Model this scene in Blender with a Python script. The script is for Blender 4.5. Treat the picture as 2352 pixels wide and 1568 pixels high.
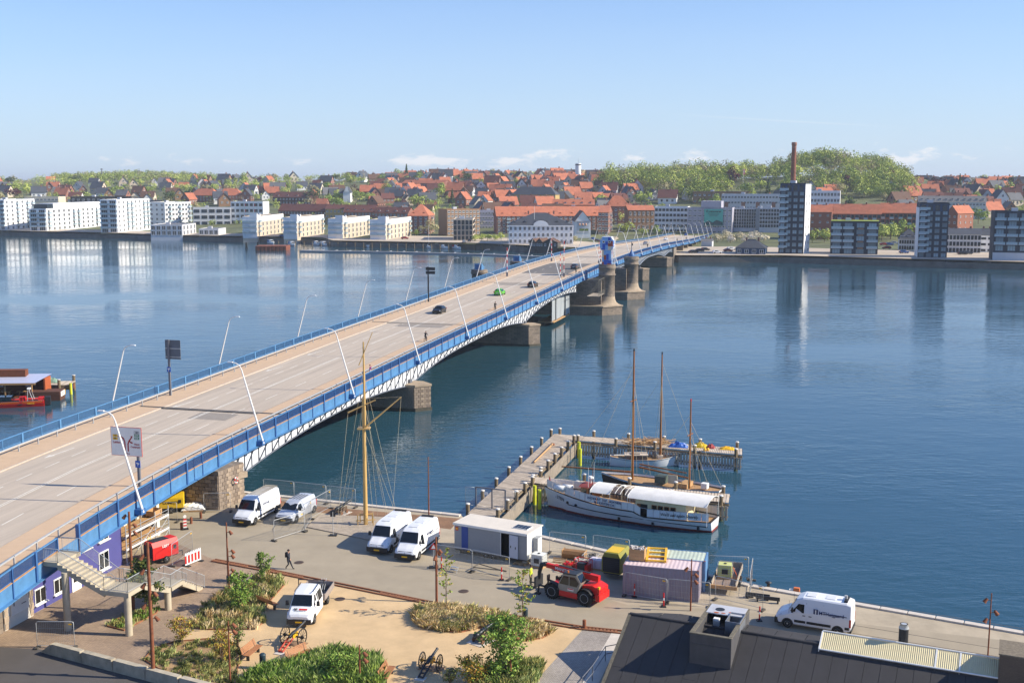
import bpy, math, random
from mathutils import Vector, Matrix
import numpy as np
R = math.radians
rnd = random.Random(7)
for o in list(bpy.data.objects): bpy.data.objects.remove(o)
SC = bpy.context.scene
COL = SC.collection
# ---------------------------------------------------------------- camera, sky, sun, exposure
CAM_H = 35.0
PITCH = math.atan(366/2613)
cam = bpy.data.cameras.new('camera'); cam.lens = 40; cam.sensor_width = 36
cam.clip_start = .5; cam.clip_end = 30000
camo = bpy.data.objects.new('camera', cam); COL.objects.link(camo)
camo.location = (0, 0, CAM_H); camo.rotation_euler = (R(90)-PITCH, 0, 0)
SC.camera = camo
SUN_EL, SUN_AZ = 32.0, -6.0
sunv = Vector((math.cos(R(SUN_EL))*math.cos(R(SUN_AZ)), math.cos(R(SUN_EL))*math.sin(R(SUN_AZ)), math.sin(R(SUN_EL))))
sl = bpy.data.lights.new('sun', 'SUN'); sl.energy = 5.0; sl.angle = R(.5); sl.color = (1, .90, .73)
so = bpy.data.objects.new('sun', sl); COL.objects.link(so)
so.location = (300, 0, 300); so.rotation_euler = sunv.to_track_quat('Z', 'Y').to_euler()
def world():
 w = bpy.data.worlds.new("World"); SC.world = w; w.use_nodes = True
 nt = w.node_tree; N = nt.nodes; L = nt.links; N.clear()
 def nd(t, **k):
  n = N.new(t)
  for a, v in k.items(): setattr(n, a, v)
  return n
 def mth(op, a, b=None, c=None):
  n = nd('ShaderNodeMath', operation=op)
  for i, x in enumerate((a, b, c)):
   if x is None: continue
   if isinstance(x, (int, float)): n.inputs[i].default_value = x
   else: L.new(x, n.inputs[i])
  return n.outputs[0]
 out = nd('ShaderNodeOutputWorld'); bg = nd('ShaderNodeBackground'); bg.inputs[1].default_value = .14
 sky = nd('ShaderNodeTexSky', sky_type='NISHITA', sun_disc=False, sun_elevation=R(SUN_EL), sun_rotation=R(90-SUN_AZ),
    altitude=20, air_density=1.0, dust_density=.0, ozone_density=3.0)
 tc = nd('ShaderNodeTexCoord'); sep = nd('ShaderNodeSeparateXYZ'); L.new(tc.outputs['Generated'], sep.inputs[0])
 X, Y, Z = sep.outputs
 az = mth('ARCTAN2', X, Y)
 cv = nd('ShaderNodeCombineXYZ'); L.new(mth('MULTIPLY', az, 34), cv.inputs[0]); L.new(mth('MULTIPLY', Z, 95), cv.inputs[1])
 cv.inputs[2].default_value = 3.1
 nz = nd('ShaderNodeTexNoise'); nz.inputs['Scale'].default_value = 1.0; nz.inputs['Detail'].default_value = 7; nz.inputs['Roughness'].default_value = .6
 L.new(cv.outputs[0], nz.inputs['Vector'])
 cb = nd('ShaderNodeCombineXYZ'); L.new(mth('MULTIPLY', az, 9), cb.inputs[0]); cb.inputs[1].default_value = 9.3
 nb = nd('ShaderNodeTexNoise'); nb.inputs['Scale'].default_value = 1.0; nb.inputs['Detail'].default_value = 1
 L.new(cb.outputs[0], nb.inputs['Vector'])
 band = mth('MULTIPLY', mth('SMOOTH_MIN', mth('MULTIPLY', mth('SUBTRACT', Z, .006), 160), 1, .1), mth('SUBTRACT', 1, mth('MULTIPLY', mth('ABSOLUTE', mth('SUBTRACT', Z, .019)), 48)))
 band = mth('MAXIMUM', band, 0)
 dens = mth('MULTIPLY', mth('ADD', mth('MULTIPLY', nb.outputs[0], .5), nz.outputs[0]), mth('MULTIPLY_ADD', band, .35, .65))
 cl = mth('MULTIPLY', mth('MULTIPLY', mth('SUBTRACT', dens, .755), 8.0), mth('MINIMUM', mth('MULTIPLY', band, 3), 1)); cl = mth('MINIMUM', mth('MAXIMUM', cl, 0), .85)
 mix = nd('ShaderNodeMix', data_type='RGBA'); L.new(cl, mix.inputs['Factor']);
 hz = nd('ShaderNodeMix', data_type='RGBA'); L.new(mth('MULTIPLY', mth('POWER', mth('MAXIMUM', mth('SUBTRACT', 1, mth('MULTIPLY', mth('ABSOLUTE', Z), 3.6)), 0), 1.6), .92), hz.inputs['Factor']); tn = nd('ShaderNodeMix', data_type='RGBA', blend_type='MULTIPLY'); tn.inputs['Factor'].default_value = 1; L.new(sky.outputs[0], tn.inputs[6]); tn.inputs[7].default_value = (.45, .61, .86, 1); L.new(tn.outputs[2], hz.inputs[6]); hz.inputs[7].default_value = (2.85, 3.5, 4.25, 1)
 L.new(hz.outputs[2], mix.inputs[6]); mix.inputs[7].default_value = (5.0, 4.9, 4.85, 1)
 veil = nd('ShaderNodeTexNoise'); veil.inputs['Scale'].default_value = 2.2; veil.inputs['Detail'].default_value = 3
 mp = nd('ShaderNodeMapping'); mp.inputs['Scale'].default_value = (1, 1, 7); L.new(tc.outputs['Generated'], mp.inputs[0]); L.new(mp.outputs[0], veil.inputs['Vector'])
 ct = mth('ABSOLUTE', mth('SUBTRACT', Z, mth('MULTIPLY_ADD', az, -.068, .0664)))
 cz = mth('MULTIPLY', mth('MAXIMUM', mth('SUBTRACT', 1, mth('MULTIPLY', ct, 900)), 0),
    mth('MULTIPLY', mth('MINIMUM', mth('MAXIMUM', mth('MULTIPLY', mth('SUBTRACT', az, .12), 12), 0), 1), mth('MINIMUM', mth('MAXIMUM', mth('MULTIPLY', mth('SUBTRACT', .335, az), 14), 0), 1)))
 m2 = nd('ShaderNodeMix', data_type='RGBA'); L.new(mth('ADD', mth('MULTIPLY', veil.outputs[0], .10), mth('MULTIPLY', cz, .22)), m2.inputs['Factor'])
 L.new(mix.outputs[2], m2.inputs[6]); m2.inputs[7].default_value = (4.6, 4.65, 4.7, 1)
 L.new(m2.outputs[2], bg.inputs[0]); L.new(bg.outputs[0], out.inputs[0])
world()
SC.view_settings.view_transform = 'Standard'; SC.view_settings.look = 'None'
SC.view_settings.exposure = 0.6; SC.view_settings.gamma = 1.0; SC.view_settings.use_curve_mapping = False
SC.cycles.max_bounces = 6; SC.cycles.transparent_max_bounces = 12; SC.cycles.caustics_reflective = False; SC.cycles.caustics_refractive = False
# ---------------------------------------------------------------- helpers
CP, SP = math.cos(PITCH), math.sin(PITCH)
def ray(px, py):
 u = (px-1176)/2613; v = -(py-784)/2613
 return Vector((u, CP+v*SP, -SP+v*CP))
def G(px, py, z=1.8):
 d = ray(px, py); t = (z-CAM_H)/d.z
 return Vector((d.x*t, d.y*t, z))
def AT(px, dist, z=0.):
 return Vector(((px-1176)/2613*dist*CP*(1+.14*(dist and (CAM_H-z)/dist)), dist, z))
def PROJ(p):
 fy = p[1]*CP-(p[2]-CAM_H)*SP; up = p[1]*SP+(p[2]-CAM_H)*CP
 return (1176+2613*p[0]/fy, 784-2613*up/fy)
def ZAT(x, y, py):
 lo, hi = -5, 150
 for _ in range(40):
  m = (lo+hi)/2
  if PROJ((x, y, m))[1] > py: lo = m
  else: hi = m
 return lo
def srgb(h):
 h = h.lstrip('#'); c = [int(h[i:i+2], 16)/255 for i in (0, 2, 4)]
 return tuple(x/12.92 if x <= .04045 else ((x+.055)/1.055)**2.4 for x in c)
MATS = {}
def M(name, col="#808080", rough=.7, metal=0., var=.12, scale=2., bump=0., bscale=None, rand=0., spec=.5, emit=None, alpha=None, stain=0., stretch=None, trans=0., rot=None):
 """procedural material: base colour broken up by noise, optional relief, per-object random value"""
 if name in MATS: return MATS[name]
 if isinstance(col, str): col = srgb(col)
 m = bpy.data.materials.new(name); m.use_nodes = True
 nt = m.node_tree; N = nt.nodes; L = nt.links
 b = N['Principled BSDF']; b.inputs['Roughness'].default_value = rough; b.inputs['Metallic'].default_value = metal
 b.inputs['Specular IOR Level'].default_value = spec
 b.inputs['Base Color'].default_value = (*col, 1)
 if trans: b.inputs['Transmission Weight'].default_value = trans
 tc = N.new('ShaderNodeTexCoord'); vec = tc.outputs['Object']
 if stretch:
  mp = N.new('ShaderNodeMapping'); mp.inputs['Scale'].default_value = stretch
  if rot is not None: mp.vector_type = 'TEXTURE'; mp.inputs['Rotation'].default_value = (0, 0, rot)
  L.new(vec, mp.inputs[0]); vec = mp.outputs[0]
 if var or rand or stain:
  nz = N.new('ShaderNodeTexNoise'); nz.inputs['Scale'].default_value = scale; nz.inputs['Detail'].default_value = 5; nz.inputs['Roughness'].default_value = .65
  L.new(vec, nz.inputs['Vector'])
  mr = N.new('ShaderNodeMapRange'); mr.inputs[1].default_value = .3; mr.inputs[2].default_value = .7
  mr.inputs[3].default_value = 1-var; mr.inputs[4].default_value = 1+var
  L.new(nz.outputs[0], mr.inputs[0]); val = mr.outputs[0]
  if rand:
   oi = N.new('ShaderNodeObjectInfo'); r2 = N.new('ShaderNodeMapRange'); r2.inputs[3].default_value = 1-rand; r2.inputs[4].default_value = 1+rand
   L.new(oi.outputs['Random'], r2.inputs[0]); mm = N.new('ShaderNodeMath'); mm.operation = 'MULTIPLY'; L.new(val, mm.inputs[0]); L.new(r2.outputs[0], mm.inputs[1]); val = mm.outputs[0]
  vm = N.new('ShaderNodeVectorMath'); vm.operation = 'SCALE'; vm.inputs[0].default_value = col; L.new(val, vm.inputs['Scale'])
  src = vm.outputs[0]
  if stain:
   n2 = N.new('ShaderNodeTexNoise'); n2.inputs['Scale'].default_value = scale*.35; n2.inputs['Detail'].default_value = 8; n2.inputs['Roughness'].default_value = .75
   L.new(vec, n2.inputs['Vector'])
   r3 = N.new('ShaderNodeMapRange'); r3.inputs[1].default_value = .52; r3.inputs[2].default_value = .75; r3.inputs[3].default_value = 0; r3.inputs[4].default_value = stain
   L.new(n2.outputs[0], r3.inputs[0])
   mx = N.new('ShaderNodeMix'); mx.data_type = 'RGBA'; L.new(r3.outputs[0], mx.inputs['Factor']); L.new(src, mx.inputs[6]); mx.inputs[7].default_value = (col[0]*.35, col[1]*.33, col[2]*.3, 1)
   src = mx.outputs[2]
  L.new(src, b.inputs['Base Color'])
 if bump:
  n3 = N.new('ShaderNodeTexNoise'); n3.inputs['Scale'].default_value = bscale or scale*6; n3.inputs['Detail'].default_value = 4
  L.new(vec, n3.inputs['Vector']); bp = N.new('ShaderNodeBump'); bp.inputs['Strength'].default_value = bump; bp.inputs['Distance'].default_value = .05
  L.new(n3.outputs[0], bp.inputs['Height']); L.new(bp.outputs[0], b.inputs['Normal'])
 if emit: b.inputs['Emission Color'].default_value = (*emit[:3], 1); b.inputs['Emission Strength'].default_value = emit[3]
 if alpha is not None: b.inputs['Alpha'].default_value = alpha
 MATS[name] = m
 return m
def brickmat(name, c1, c2, mortar, scale, bw=.5, rh=.25, rough=.85, msize=.02, swap=False, bump=.4):
 """laid units too small to pick apart: brick pattern over box-projected object coordinates"""
 if name in MATS: return MATS[name]
 c1, c2, mortar = [srgb(c) if isinstance(c, str) else c for c in (c1, c2, mortar)]
 m = bpy.data.materials.new(name); m.use_nodes = True; nt = m.node_tree; N = nt.nodes; L = nt.links
 b = N['Principled BSDF']; b.inputs['Roughness'].default_value = rough
 tc = N.new('ShaderNodeTexCoord'); vec = tc.outputs['Object']
 if swap:
  sp = N.new('ShaderNodeSeparateXYZ'); L.new(vec, sp.inputs[0]); a = N.new('ShaderNodeMath'); a.operation = 'ADD'; L.new(sp.outputs[0], a.inputs[0]); L.new(sp.outputs[1], a.inputs[1])
  c = N.new('ShaderNodeCombineXYZ'); L.new(a.outputs[0], c.inputs[0]); L.new(sp.outputs[2], c.inputs[1]); vec = c.outputs[0]
 br = N.new('ShaderNodeTexBrick'); br.inputs['Scale'].default_value = scale; br.inputs['Brick Width'].default_value = bw; br.inputs['Row Height'].default_value = rh
 br.inputs['Mortar Size'].default_value = msize; br.inputs['Color1'].default_value = (*c1, 1); br.inputs['Color2'].default_value = (*c2, 1); br.inputs['Mortar'].default_value = (*mortar, 1)
 L.new(vec, br.inputs['Vector'])
 nz = N.new('ShaderNodeTexNoise'); nz.inputs['Scale'].default_value = .35; nz.inputs['Detail'].default_value = 6; L.new(tc.outputs['Object'], nz.inputs['Vector'])
 mr = N.new('ShaderNodeMapRange'); mr.inputs[1].default_value = .3; mr.inputs[2].default_value = .7; mr.inputs[3].default_value = .78; mr.inputs[4].default_value = 1.18; L.new(nz.outputs[0], mr.inputs[0])
 vm = N.new('ShaderNodeVectorMath'); vm.operation = 'SCALE'; L.new(br.outputs[0], vm.inputs[0]); L.new(mr.outputs[0], vm.inputs['Scale']); L.new(vm.outputs[0], b.inputs['Base Color'])
 if bump:
  bp = N.new('ShaderNodeBump'); bp.inputs['Strength'].default_value = bump; bp.inputs['Distance'].default_value = .02; bp.invert = True; L.new(br.outputs[1], bp.inputs['Height']); L.new(bp.outputs[0], b.inputs['Normal'])
 MATS[name] = m; return m
class MB:
 """collects shapes; build() links them as ONE mesh object"""
 def __init__(s, mat=None): s.v = []; s.f = []; s.mi = []; s.sm = []; s.mats = []; s.cur = mat
 def _m(s, mat):
  mat = mat or s.cur
  if mat not in s.mats: s.mats.append(mat)
  return s.mats.index(mat)
 def add(s, vs, fs, mat=None, X=None, smooth=False):
  o = len(s.v); k = s._m(mat)
  s.v.extend([tuple(X @ Vector(v)) for v in vs] if X is not None else [tuple(v) for v in vs])
  seen = set()
  for f in fs:
   q = frozenset(f)
   if q in seen: continue
   seen.add(q); s.f.append([i+o for i in f]); s.mi.append(k); s.sm.append(smooth)
  return s
 def box(s, c, d, mat=None, rz=0., X=None, taper=1.):
  x, y, z = d[0]/2, d[1]/2, d[2]/2; t = taper
  vs = [(-x, -y, -z), (x, -y, -z), (x, y, -z), (-x, y, -z), (-x*t, -y*t, z), (x*t, -y*t, z), (x*t, y*t, z), (-x*t, y*t, z)]
  T = Matrix.Translation(c) @ Matrix.Rotation(rz, 4, 'Z')
  if X is not None: T = X @ T
  return s.add(vs, [(3, 2, 1, 0), (4, 5, 6, 7), (0, 1, 5, 4), (1, 2, 6, 5), (2, 3, 7, 6), (3, 0, 4, 7)], mat, T)
 def bx(s, x0, x1, y0, y1, z0, z1, mat=None, X=None): return s.box(((x0+x1)/2, (y0+y1)/2, (z0+z1)/2), (x1-x0, y1-y0, z1-z0), mat, X=X)
 def prism(s, poly, z0, z1, mat=None, X=None):
  n = len(poly); vs = [(p[0], p[1], z0) for p in poly]+[(p[0], p[1], z1) for p in poly]
  fs = [tuple(range(n-1, -1, -1)), tuple(range(n, 2*n))]+[(i, (i+1) % n, n+(i+1) % n, n+i) for i in range(n)]
  return s.add(vs, fs, mat, X)
 def quad(s, a, b, c, d, mat=None): return s.add([a, b, c, d], [(0, 1, 2, 3)], mat)
 def tube(s, pts, r, n=6, mat=None, cap=True, smooth=True, r1=None):
  pts = [Vector(p) for p in pts]; k = len(pts); vs = []
  for i, p in enumerate(pts):
   t = (pts[min(i+1, k-1)]-pts[max(i-1, 0)]).normalized()
   u = t.cross(Vector((0, 0, 1)));  u = u.normalized() if u.length > 1e-4 else Vector((1, 0, 0)); w = t.cross(u)
   rr = r if r1 is None else r+(r1-r)*i/(k-1)
   for j in range(n):
    a = 2*math.pi*j/n; vs.append(p+u*math.cos(a)*rr+w*math.sin(a)*rr)
  fs = []
  for i in range(k-1):
   for j in range(n): fs.append((i*n+j, i*n+(j+1) % n, (i+1)*n+(j+1) % n, (i+1)*n+j))
  s.add(vs, fs, mat, None, smooth)
  if cap: s.add([vs[i] for i in range(n)], [tuple(range(n-1, -1, -1))], mat); s.add(vs[-n:], [tuple(range(n))], mat)
  return s
 def cyl(s, c, r, h, n=12, mat=None, r1=None, X=None, smooth=True):
  return s.lathe(c, [(r, 0), (r if r1 is None else r1, h)], n, mat, X, smooth)
 def lathe(s, c, prof, n=12, mat=None, X=None, smooth=True, cap=True):
  vs = []; c = Vector(c)
  for r, z in prof:
   for j in range(n): a = 2*math.pi*j/n; vs.append((c.x+r*math.cos(a), c.y+r*math.sin(a), c.z+z))
  fs = [(i*n+j, i*n+(j+1) % n, (i+1)*n+(j+1) % n, (i+1)*n+j) for i in range(len(prof)-1) for j in range(n)]
  s.add(vs, fs, mat, X, smooth)
  if cap: s.add(vs[:n], [tuple(range(n-1, -1, -1))], mat, X); s.add(vs[-n:], [tuple(range(n))], mat, X)
  return s
 def loft(s, rings, mat=None, X=None, smooth=False, close=True, caps=True):
  n = len(rings[0]); vs = [p for r in rings for p in r]; fs = []
  for i in range(len(rings)-1):
   for j in range(n if close else n-1): fs.append((i*n+j, i*n+(j+1) % n, (i+1)*n+(j+1) % n, (i+1)*n+j))
  s.add(vs, fs, mat, X, smooth)
  if caps: s.add(rings[0], [tuple(range(n-1, -1, -1))], mat, X); s.add(rings[-1], [tuple(range(n))], mat, X)
  return s
 def mesh(s, name):
  me = bpy.data.meshes.new(name); me.from_pydata(s.v, [], s.f)
  for m in s.mats: me.materials.append(m)
  me.polygons.foreach_set('material_index', s.mi); me.polygons.foreach_set('use_smooth', s.sm); me.update()
  return me
 def build(s, name, parent=None, loc=None, rz=0., label=None):
  return put(name, s.mesh(name), parent, loc, rz, label)
def put(name, me, parent=None, loc=None, rz=0., label=None, mw=None):
 o = bpy.data.objects.new(name, me); COL.objects.link(o)
 if parent is not None: o.parent = parent
 if loc is not None: o.location = loc
 if rz: o.rotation_euler = (0, 0, rz)
 if mw is not None: o.matrix_basis = mw
 if label: o['label'] = label
 return o
def tag(o, label, cat, group=None):
 o['label'] = label; o['category'] = cat
 if group: o['group'] = group
 return o
def thing(name, label, cat, loc=(0, 0, 0), rz=0., group=None):
 o = bpy.data.objects.new(name, None); COL.objects.link(o); o.location = loc; o.rotation_euler = (0, 0, rz); o.empty_display_size = .3
 return tag(o, label, cat, group)
def struct(o): o['kind'] = 'structure'; return o
def stuff(o, label=None, cat=None):
 o['kind'] = 'stuff'
 if label: tag(o, label, cat)
 return o
def kids(o): return [c for c in o.children]
def copy_tree(o, loc=None, rz=None, label=None, parent=None, top=True):
 c = o.copy(); COL.objects.link(c)
 if parent is not None: c.parent = parent
 for ch in kids(o): copy_tree(ch, parent=c, top=False)
 if top:
  if loc is not None: c.location = loc
  if rz is not None: c.rotation_euler = (0, 0, rz)
  if label: c['label'] = label
 return c
ORD = ['first', 'second', 'third', 'fourth', 'fifth', 'sixth', 'seventh', 'eighth', 'ninth', 'tenth', 'eleventh', 'twelfth', 'thirteenth', 'fourteenth', 'fifteenth', 'sixteenth', 'seventeenth', 'eighteenth', 'nineteenth', 'twentieth']
def ordw(i): return ORD[i] if i < 20 else '%d%s' % (i+1, {1: 'st', 2: 'nd', 3: 'rd'}.get((i+1) % 10 if (i+1) % 100 not in (11, 12, 13) else 0, 'th'))
def sort_labels(objs, noun):
 """things of one kind that only their place tells apart: say the place, from the left of the view"""
 b = {}
 for o in objs: b.setdefault(o['label'], []).append(o)
 for lab, os_ in b.items():
  if len(os_) == 1: continue
  os_.sort(key=lambda o: PROJ(o.location)[0])
  for i, o in enumerate(os_):
   if len(os_) == 2: w = ('left', 'right')[i]+' one of the two'
   elif i == 0: w = 'leftmost of %d' % len(os_)
   elif i == len(os_)-1: w = 'rightmost of %d' % len(os_)
   else: w = '%s from left of %d' % (ordw(i), len(os_))
   o['label'] = lab+', '+w
def textmesh(txt, size, mat, align='CENTER', bold=0., shear=0.):
 cu = bpy.data.curves.new('t', 'FONT'); cu.body = txt; cu.size = size; cu.align_x = align; cu.align_y = 'CENTER'; cu.offset = bold*size; cu.extrude = .004; cu.resolution_u = 2; cu.shear = shear
 o = bpy.data.objects.new('t', cu); COL.objects.link(o)
 dg = bpy.context.evaluated_depsgraph_get(); me = bpy.data.meshes.new_from_object(o.evaluated_get(dg))
 bpy.data.objects.remove(o); me.materials.clear(); me.materials.append(mat); return me
def frame(o, x, y):
 x = Vector(x).normalized(); z = x.cross(Vector(y)).normalized(); y = z.cross(x)
 m = Matrix((x, y, z)).transposed().to_4x4(); m.translation = Vector(o); return m
def lettering(txt, size, mat, parent, o, x, y, name='lettering', bold=0.01, shear=0.):
 return put(name, textmesh(txt, size, mat, bold=bold, shear=shear), parent, mw=frame(o, x, y))
# ---------------------------------------------------------------- water, land
def water():
 m = bpy.data.materials.new('water'); m.use_nodes = True; nt = m.node_tree; N = nt.nodes; L = nt.links
 b = N['Principled BSDF']; b.inputs['Base Color'].default_value = (.020, .068, .100, 1); b.inputs['Roughness'].default_value = .045; b.inputs['IOR'].default_value = 1.33
 tc = N.new('ShaderNodeTexCoord')
 def wave(scale, sx, sy, rot, det):
  mp = N.new('ShaderNodeMapping'); mp.inputs['Scale'].default_value = (sx, sy, 1); mp.inputs['Rotation'].default_value = (0, 0, R(rot)); L.new(tc.outputs['Object'], mp.inputs[0])
  n = N.new('ShaderNodeTexNoise'); n.inputs['Scale'].default_value = scale; n.inputs['Detail'].default_value = det; n.inputs['Roughness'].default_value = .55; L.new(mp.outputs[0], n.inputs['Vector']); return n.outputs[0]
 a = wave(1.0, .55, 1.2, 12, 3); c = wave(.28, .6, 1.2, -18, 2); g = wave(.012, 1, 1.6, 20, 4)
 mr = N.new('ShaderNodeMapRange'); mr.inputs[1].default_value = .38; mr.inputs[2].default_value = .62; mr.inputs[3].default_value = .3; mr.inputs[4].default_value = 1.25; L.new(g, mr.inputs[0])
 ad = N.new('ShaderNodeMath'); ad.operation = 'MULTIPLY_ADD'; L.new(c, ad.inputs[0]); ad.inputs[1].default_value = 1.6; L.new(a, ad.inputs[2])
 ml = N.new('ShaderNodeMath'); ml.operation = 'MULTIPLY'; L.new(ad.outputs[0], ml.inputs[0]); L.new(mr.outputs[0], ml.inputs[1])
 bp = N.new('ShaderNodeBump'); bp.inputs['Strength'].default_value = 1; bp.inputs['Distance'].default_value = WAVE; L.new(ml.outputs[0], bp.inputs['Height']); L.new(bp.outputs[0], b.inputs['Normal'])
 mb = MB(m); mb.quad((-4000, -300, 0), (4000, -300, 0), (4000, 1200, 0), (-4000, 1200, 0)); o = struct(mb.build('water'))
 bed = MB(M('mud', '#2f3a2c')); bed.quad((-4000, -300, -4), (4000, -300, -4), (4000, 1200, -4), (-4000, 1200, -4)); struct(bed.build('seabed'))
WAVE = .06
water()
QZ = 1.8
m_quay = M('quay_concrete', '#ada08a', .85, var=.16, scale=.5, bump=.15, bscale=12, stain=.25)
m_asph = M('asphalt_quay', '#a0947f', .85, var=.10, scale=.35, bump=.25, bscale=30, stain=.12)
m_asph2 = M('asphalt_street', '#565250', .85, var=.12, scale=.4, bump=.25, bscale=30, stain=.2)
m_gravel = M('gravel_yard', '#cbae84', .95, var=.13, scale=.5, bump=.5, bscale=25, stain=.10)
m_clinker = brickmat('clinker_paving', '#b39a80', '#9b8570', '#7d6c5b', 2.2, .45, .22, msize=.035)
m_clinkro = brickmat('clinker_strip', '#a9805c', '#8f6a4c', '#6c5643', 2.6, .45, .22, msize=.04)
m_cobble = brickmat('cobble_setts', '#b3aaa1', '#9c948c', '#7d756d', 3.2, .5, .42, msize=.06)
m_wall = M('quay_wall_concrete', '#6d665c', .9, var=.25, scale=.7, stain=.5, bump=.2)
m_kerb = M('kerb_granite', '#c9c0b4', .8, var=.12, scale=1.5)
m_soil = M('soil', '#a1845f', .95, var=.2, scale=2, bump=.6, bscale=15)
EDGE = [(-220, 150), (-60, 129), (-30, 120), (-5.1, 111), (-4.2, 108.2), (.8, 105.6), (9.2, 99.4), (20, 90.8), (38.1, 80.9), (70, 64), (240, -30)]
def sheet(name, poly, z, mat, lab=None):
 mb = MB(mat); mb.add([(x, y, z) for x, y in poly], [tuple(range(len(poly)))]); o = mb.build(name); return struct(o)
def near_land():
 poly = [(-220, -60)]+[(240, -60)]+EDGE[::-1]
 mb = MB(m_quay); n = len(poly)
 mb.add([(x, y, QZ) for x, y in poly], [tuple(range(n))])
 mb.add([(x, y, z) for x, y in EDGE for z in (-3, QZ)], [(2*i, 2*i+1, 2*i+3, 2*i+2) for i in range(len(EDGE)-1)], m_wall)
 struct(mb.build('quay_ground'))
 mb = MB(m_kerb); a = MB(m_kerb).box((0, 0, 0), (1.97, .55, .16)).mesh('coping')
 cop = struct(put('coping', None));
 for (p, q) in ((EDGE[2], EDGE[3]), (EDGE[5], EDGE[6]), (EDGE[6], EDGE[7]), (EDGE[7], EDGE[8]), (EDGE[8], EDGE[9])):
  p, q = Vector(p), Vector(q); d = (q-p); L = d.length; d.normalize(); k = int(L/2)
  for i in range(k):
   c = p+d*(i+.5)*L/k+Vector((d.y, -d.x))*.25
   put('coping_stone', a, cop, (c.x, c.y, QZ+.06), math.atan2(d.y, d.x))
 g = lambda x, y: tuple(G(x, y, QZ)[:2])
 sheet('service_road', [g(330, 1180), g(500, 1150), g(640, 1190), g(842, 1215), g(1000, 1245), g(1250, 1330), g(1440, 1388), g(1700, 1400), g(2352, 1475), g(2700, 1530), g(2700, 1700), (8.3, 79), g(1430, 1450), g(1350, 1441), g(1003, 1386), g(620, 1309), g(495, 1286), g(390, 1240)], QZ+.004, m_asph)
 sheet('clinker_strip', [g(545, 1135), g(740, 1163), g(1058, 1190), g(1035, 1215), g(840, 1190), g(700, 1172), g(560, 1150)], QZ+.004, m_clinkro)
 sheet('paved_yard', [(-45, 70), g(60, 1600), (-33.2, 77.9), (-22.6, 72.3), (-17, 70), g(520, 1400), g(560, 1330), g(620, 1309), g(495, 1286), g(390, 1240), (-34.5, 96), (-37, 85), (-45, 80)], QZ+.004, m_clinker)
 sheet('gravel_yard', [g(620, 1310), g(1003, 1387), g(1340, 1442), g(1160, 1640), g(480, 1640), g(330, 1540), g(500, 1400), g(560, 1340)], QZ+.008, m_gravel)
 sheet('sett_path', [g(1340, 1445), g(1440, 1452), g(1330, 1640), g(1160, 1640)], QZ+.012, m_cobble)
 sheet('granite_path_edge', [g(1405, 1452), g(1432, 1452), g(1340, 1640), g(1296, 1640)], QZ+.016, m_kerb)
 sheet('street', [(-60, 81), (-39, 78.5), (-33.1, 77.75), (-22.5, 72.15), (-8, 64), (-8, 40), (-60, 40)], QZ+.012, m_asph2)
 mb = MB(M('corten', '#8a5a3c', .85, var=.25, scale=3)); pts = [(495, 1285), (620, 1308), (1003, 1385), (1340, 1440), (1430, 1449)]
 W = [G(*p, QZ) for p in pts]
 for a, b in zip(W, W[1:]):
  d = (b-a).normalized(); nn = Vector((-d.y, d.x, 0))
  for o_ in (0, .5):
   c = (a+b)/2+nn*(-o_); mb.box(c+Vector((0, 0, .05)), ((b-a).length, .13, .12), rz=math.atan2(d.y, d.x))
  L = (b-a).length
  for k in range(int(L/.28)):
   if (k//14) % 3 == 0: c = a+d*(k*.28)-nn*.25; mb.box(c+Vector((0, 0, .05)), (.2, .3, .08), rz=math.atan2(d.y, d.x)+.4)
 struct(mb.build('yard_edging')); mb = MB(M('joint_dark', '#4d463e', .9)); c7_ = lambda a, b: g((2700+a*.55272)/1.7007, (2100+b*.55272)/1.7007)
 for a, b in (((1140, 615), (2352, 812)), ((1140, 672), (2352, 868)), ((1150, 445), (2352, 640))):
  a, b = Vector((*c7_(*a), QZ+.006)), Vector((*c7_(*b), QZ+.006)); n = Vector((-(b-a).y, (b-a).x, 0)).normalized()*.04; mb.quad(a-n, b-n, b+n, a+n)
 struct(mb.build('pavement_joint'))
near_land()
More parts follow.
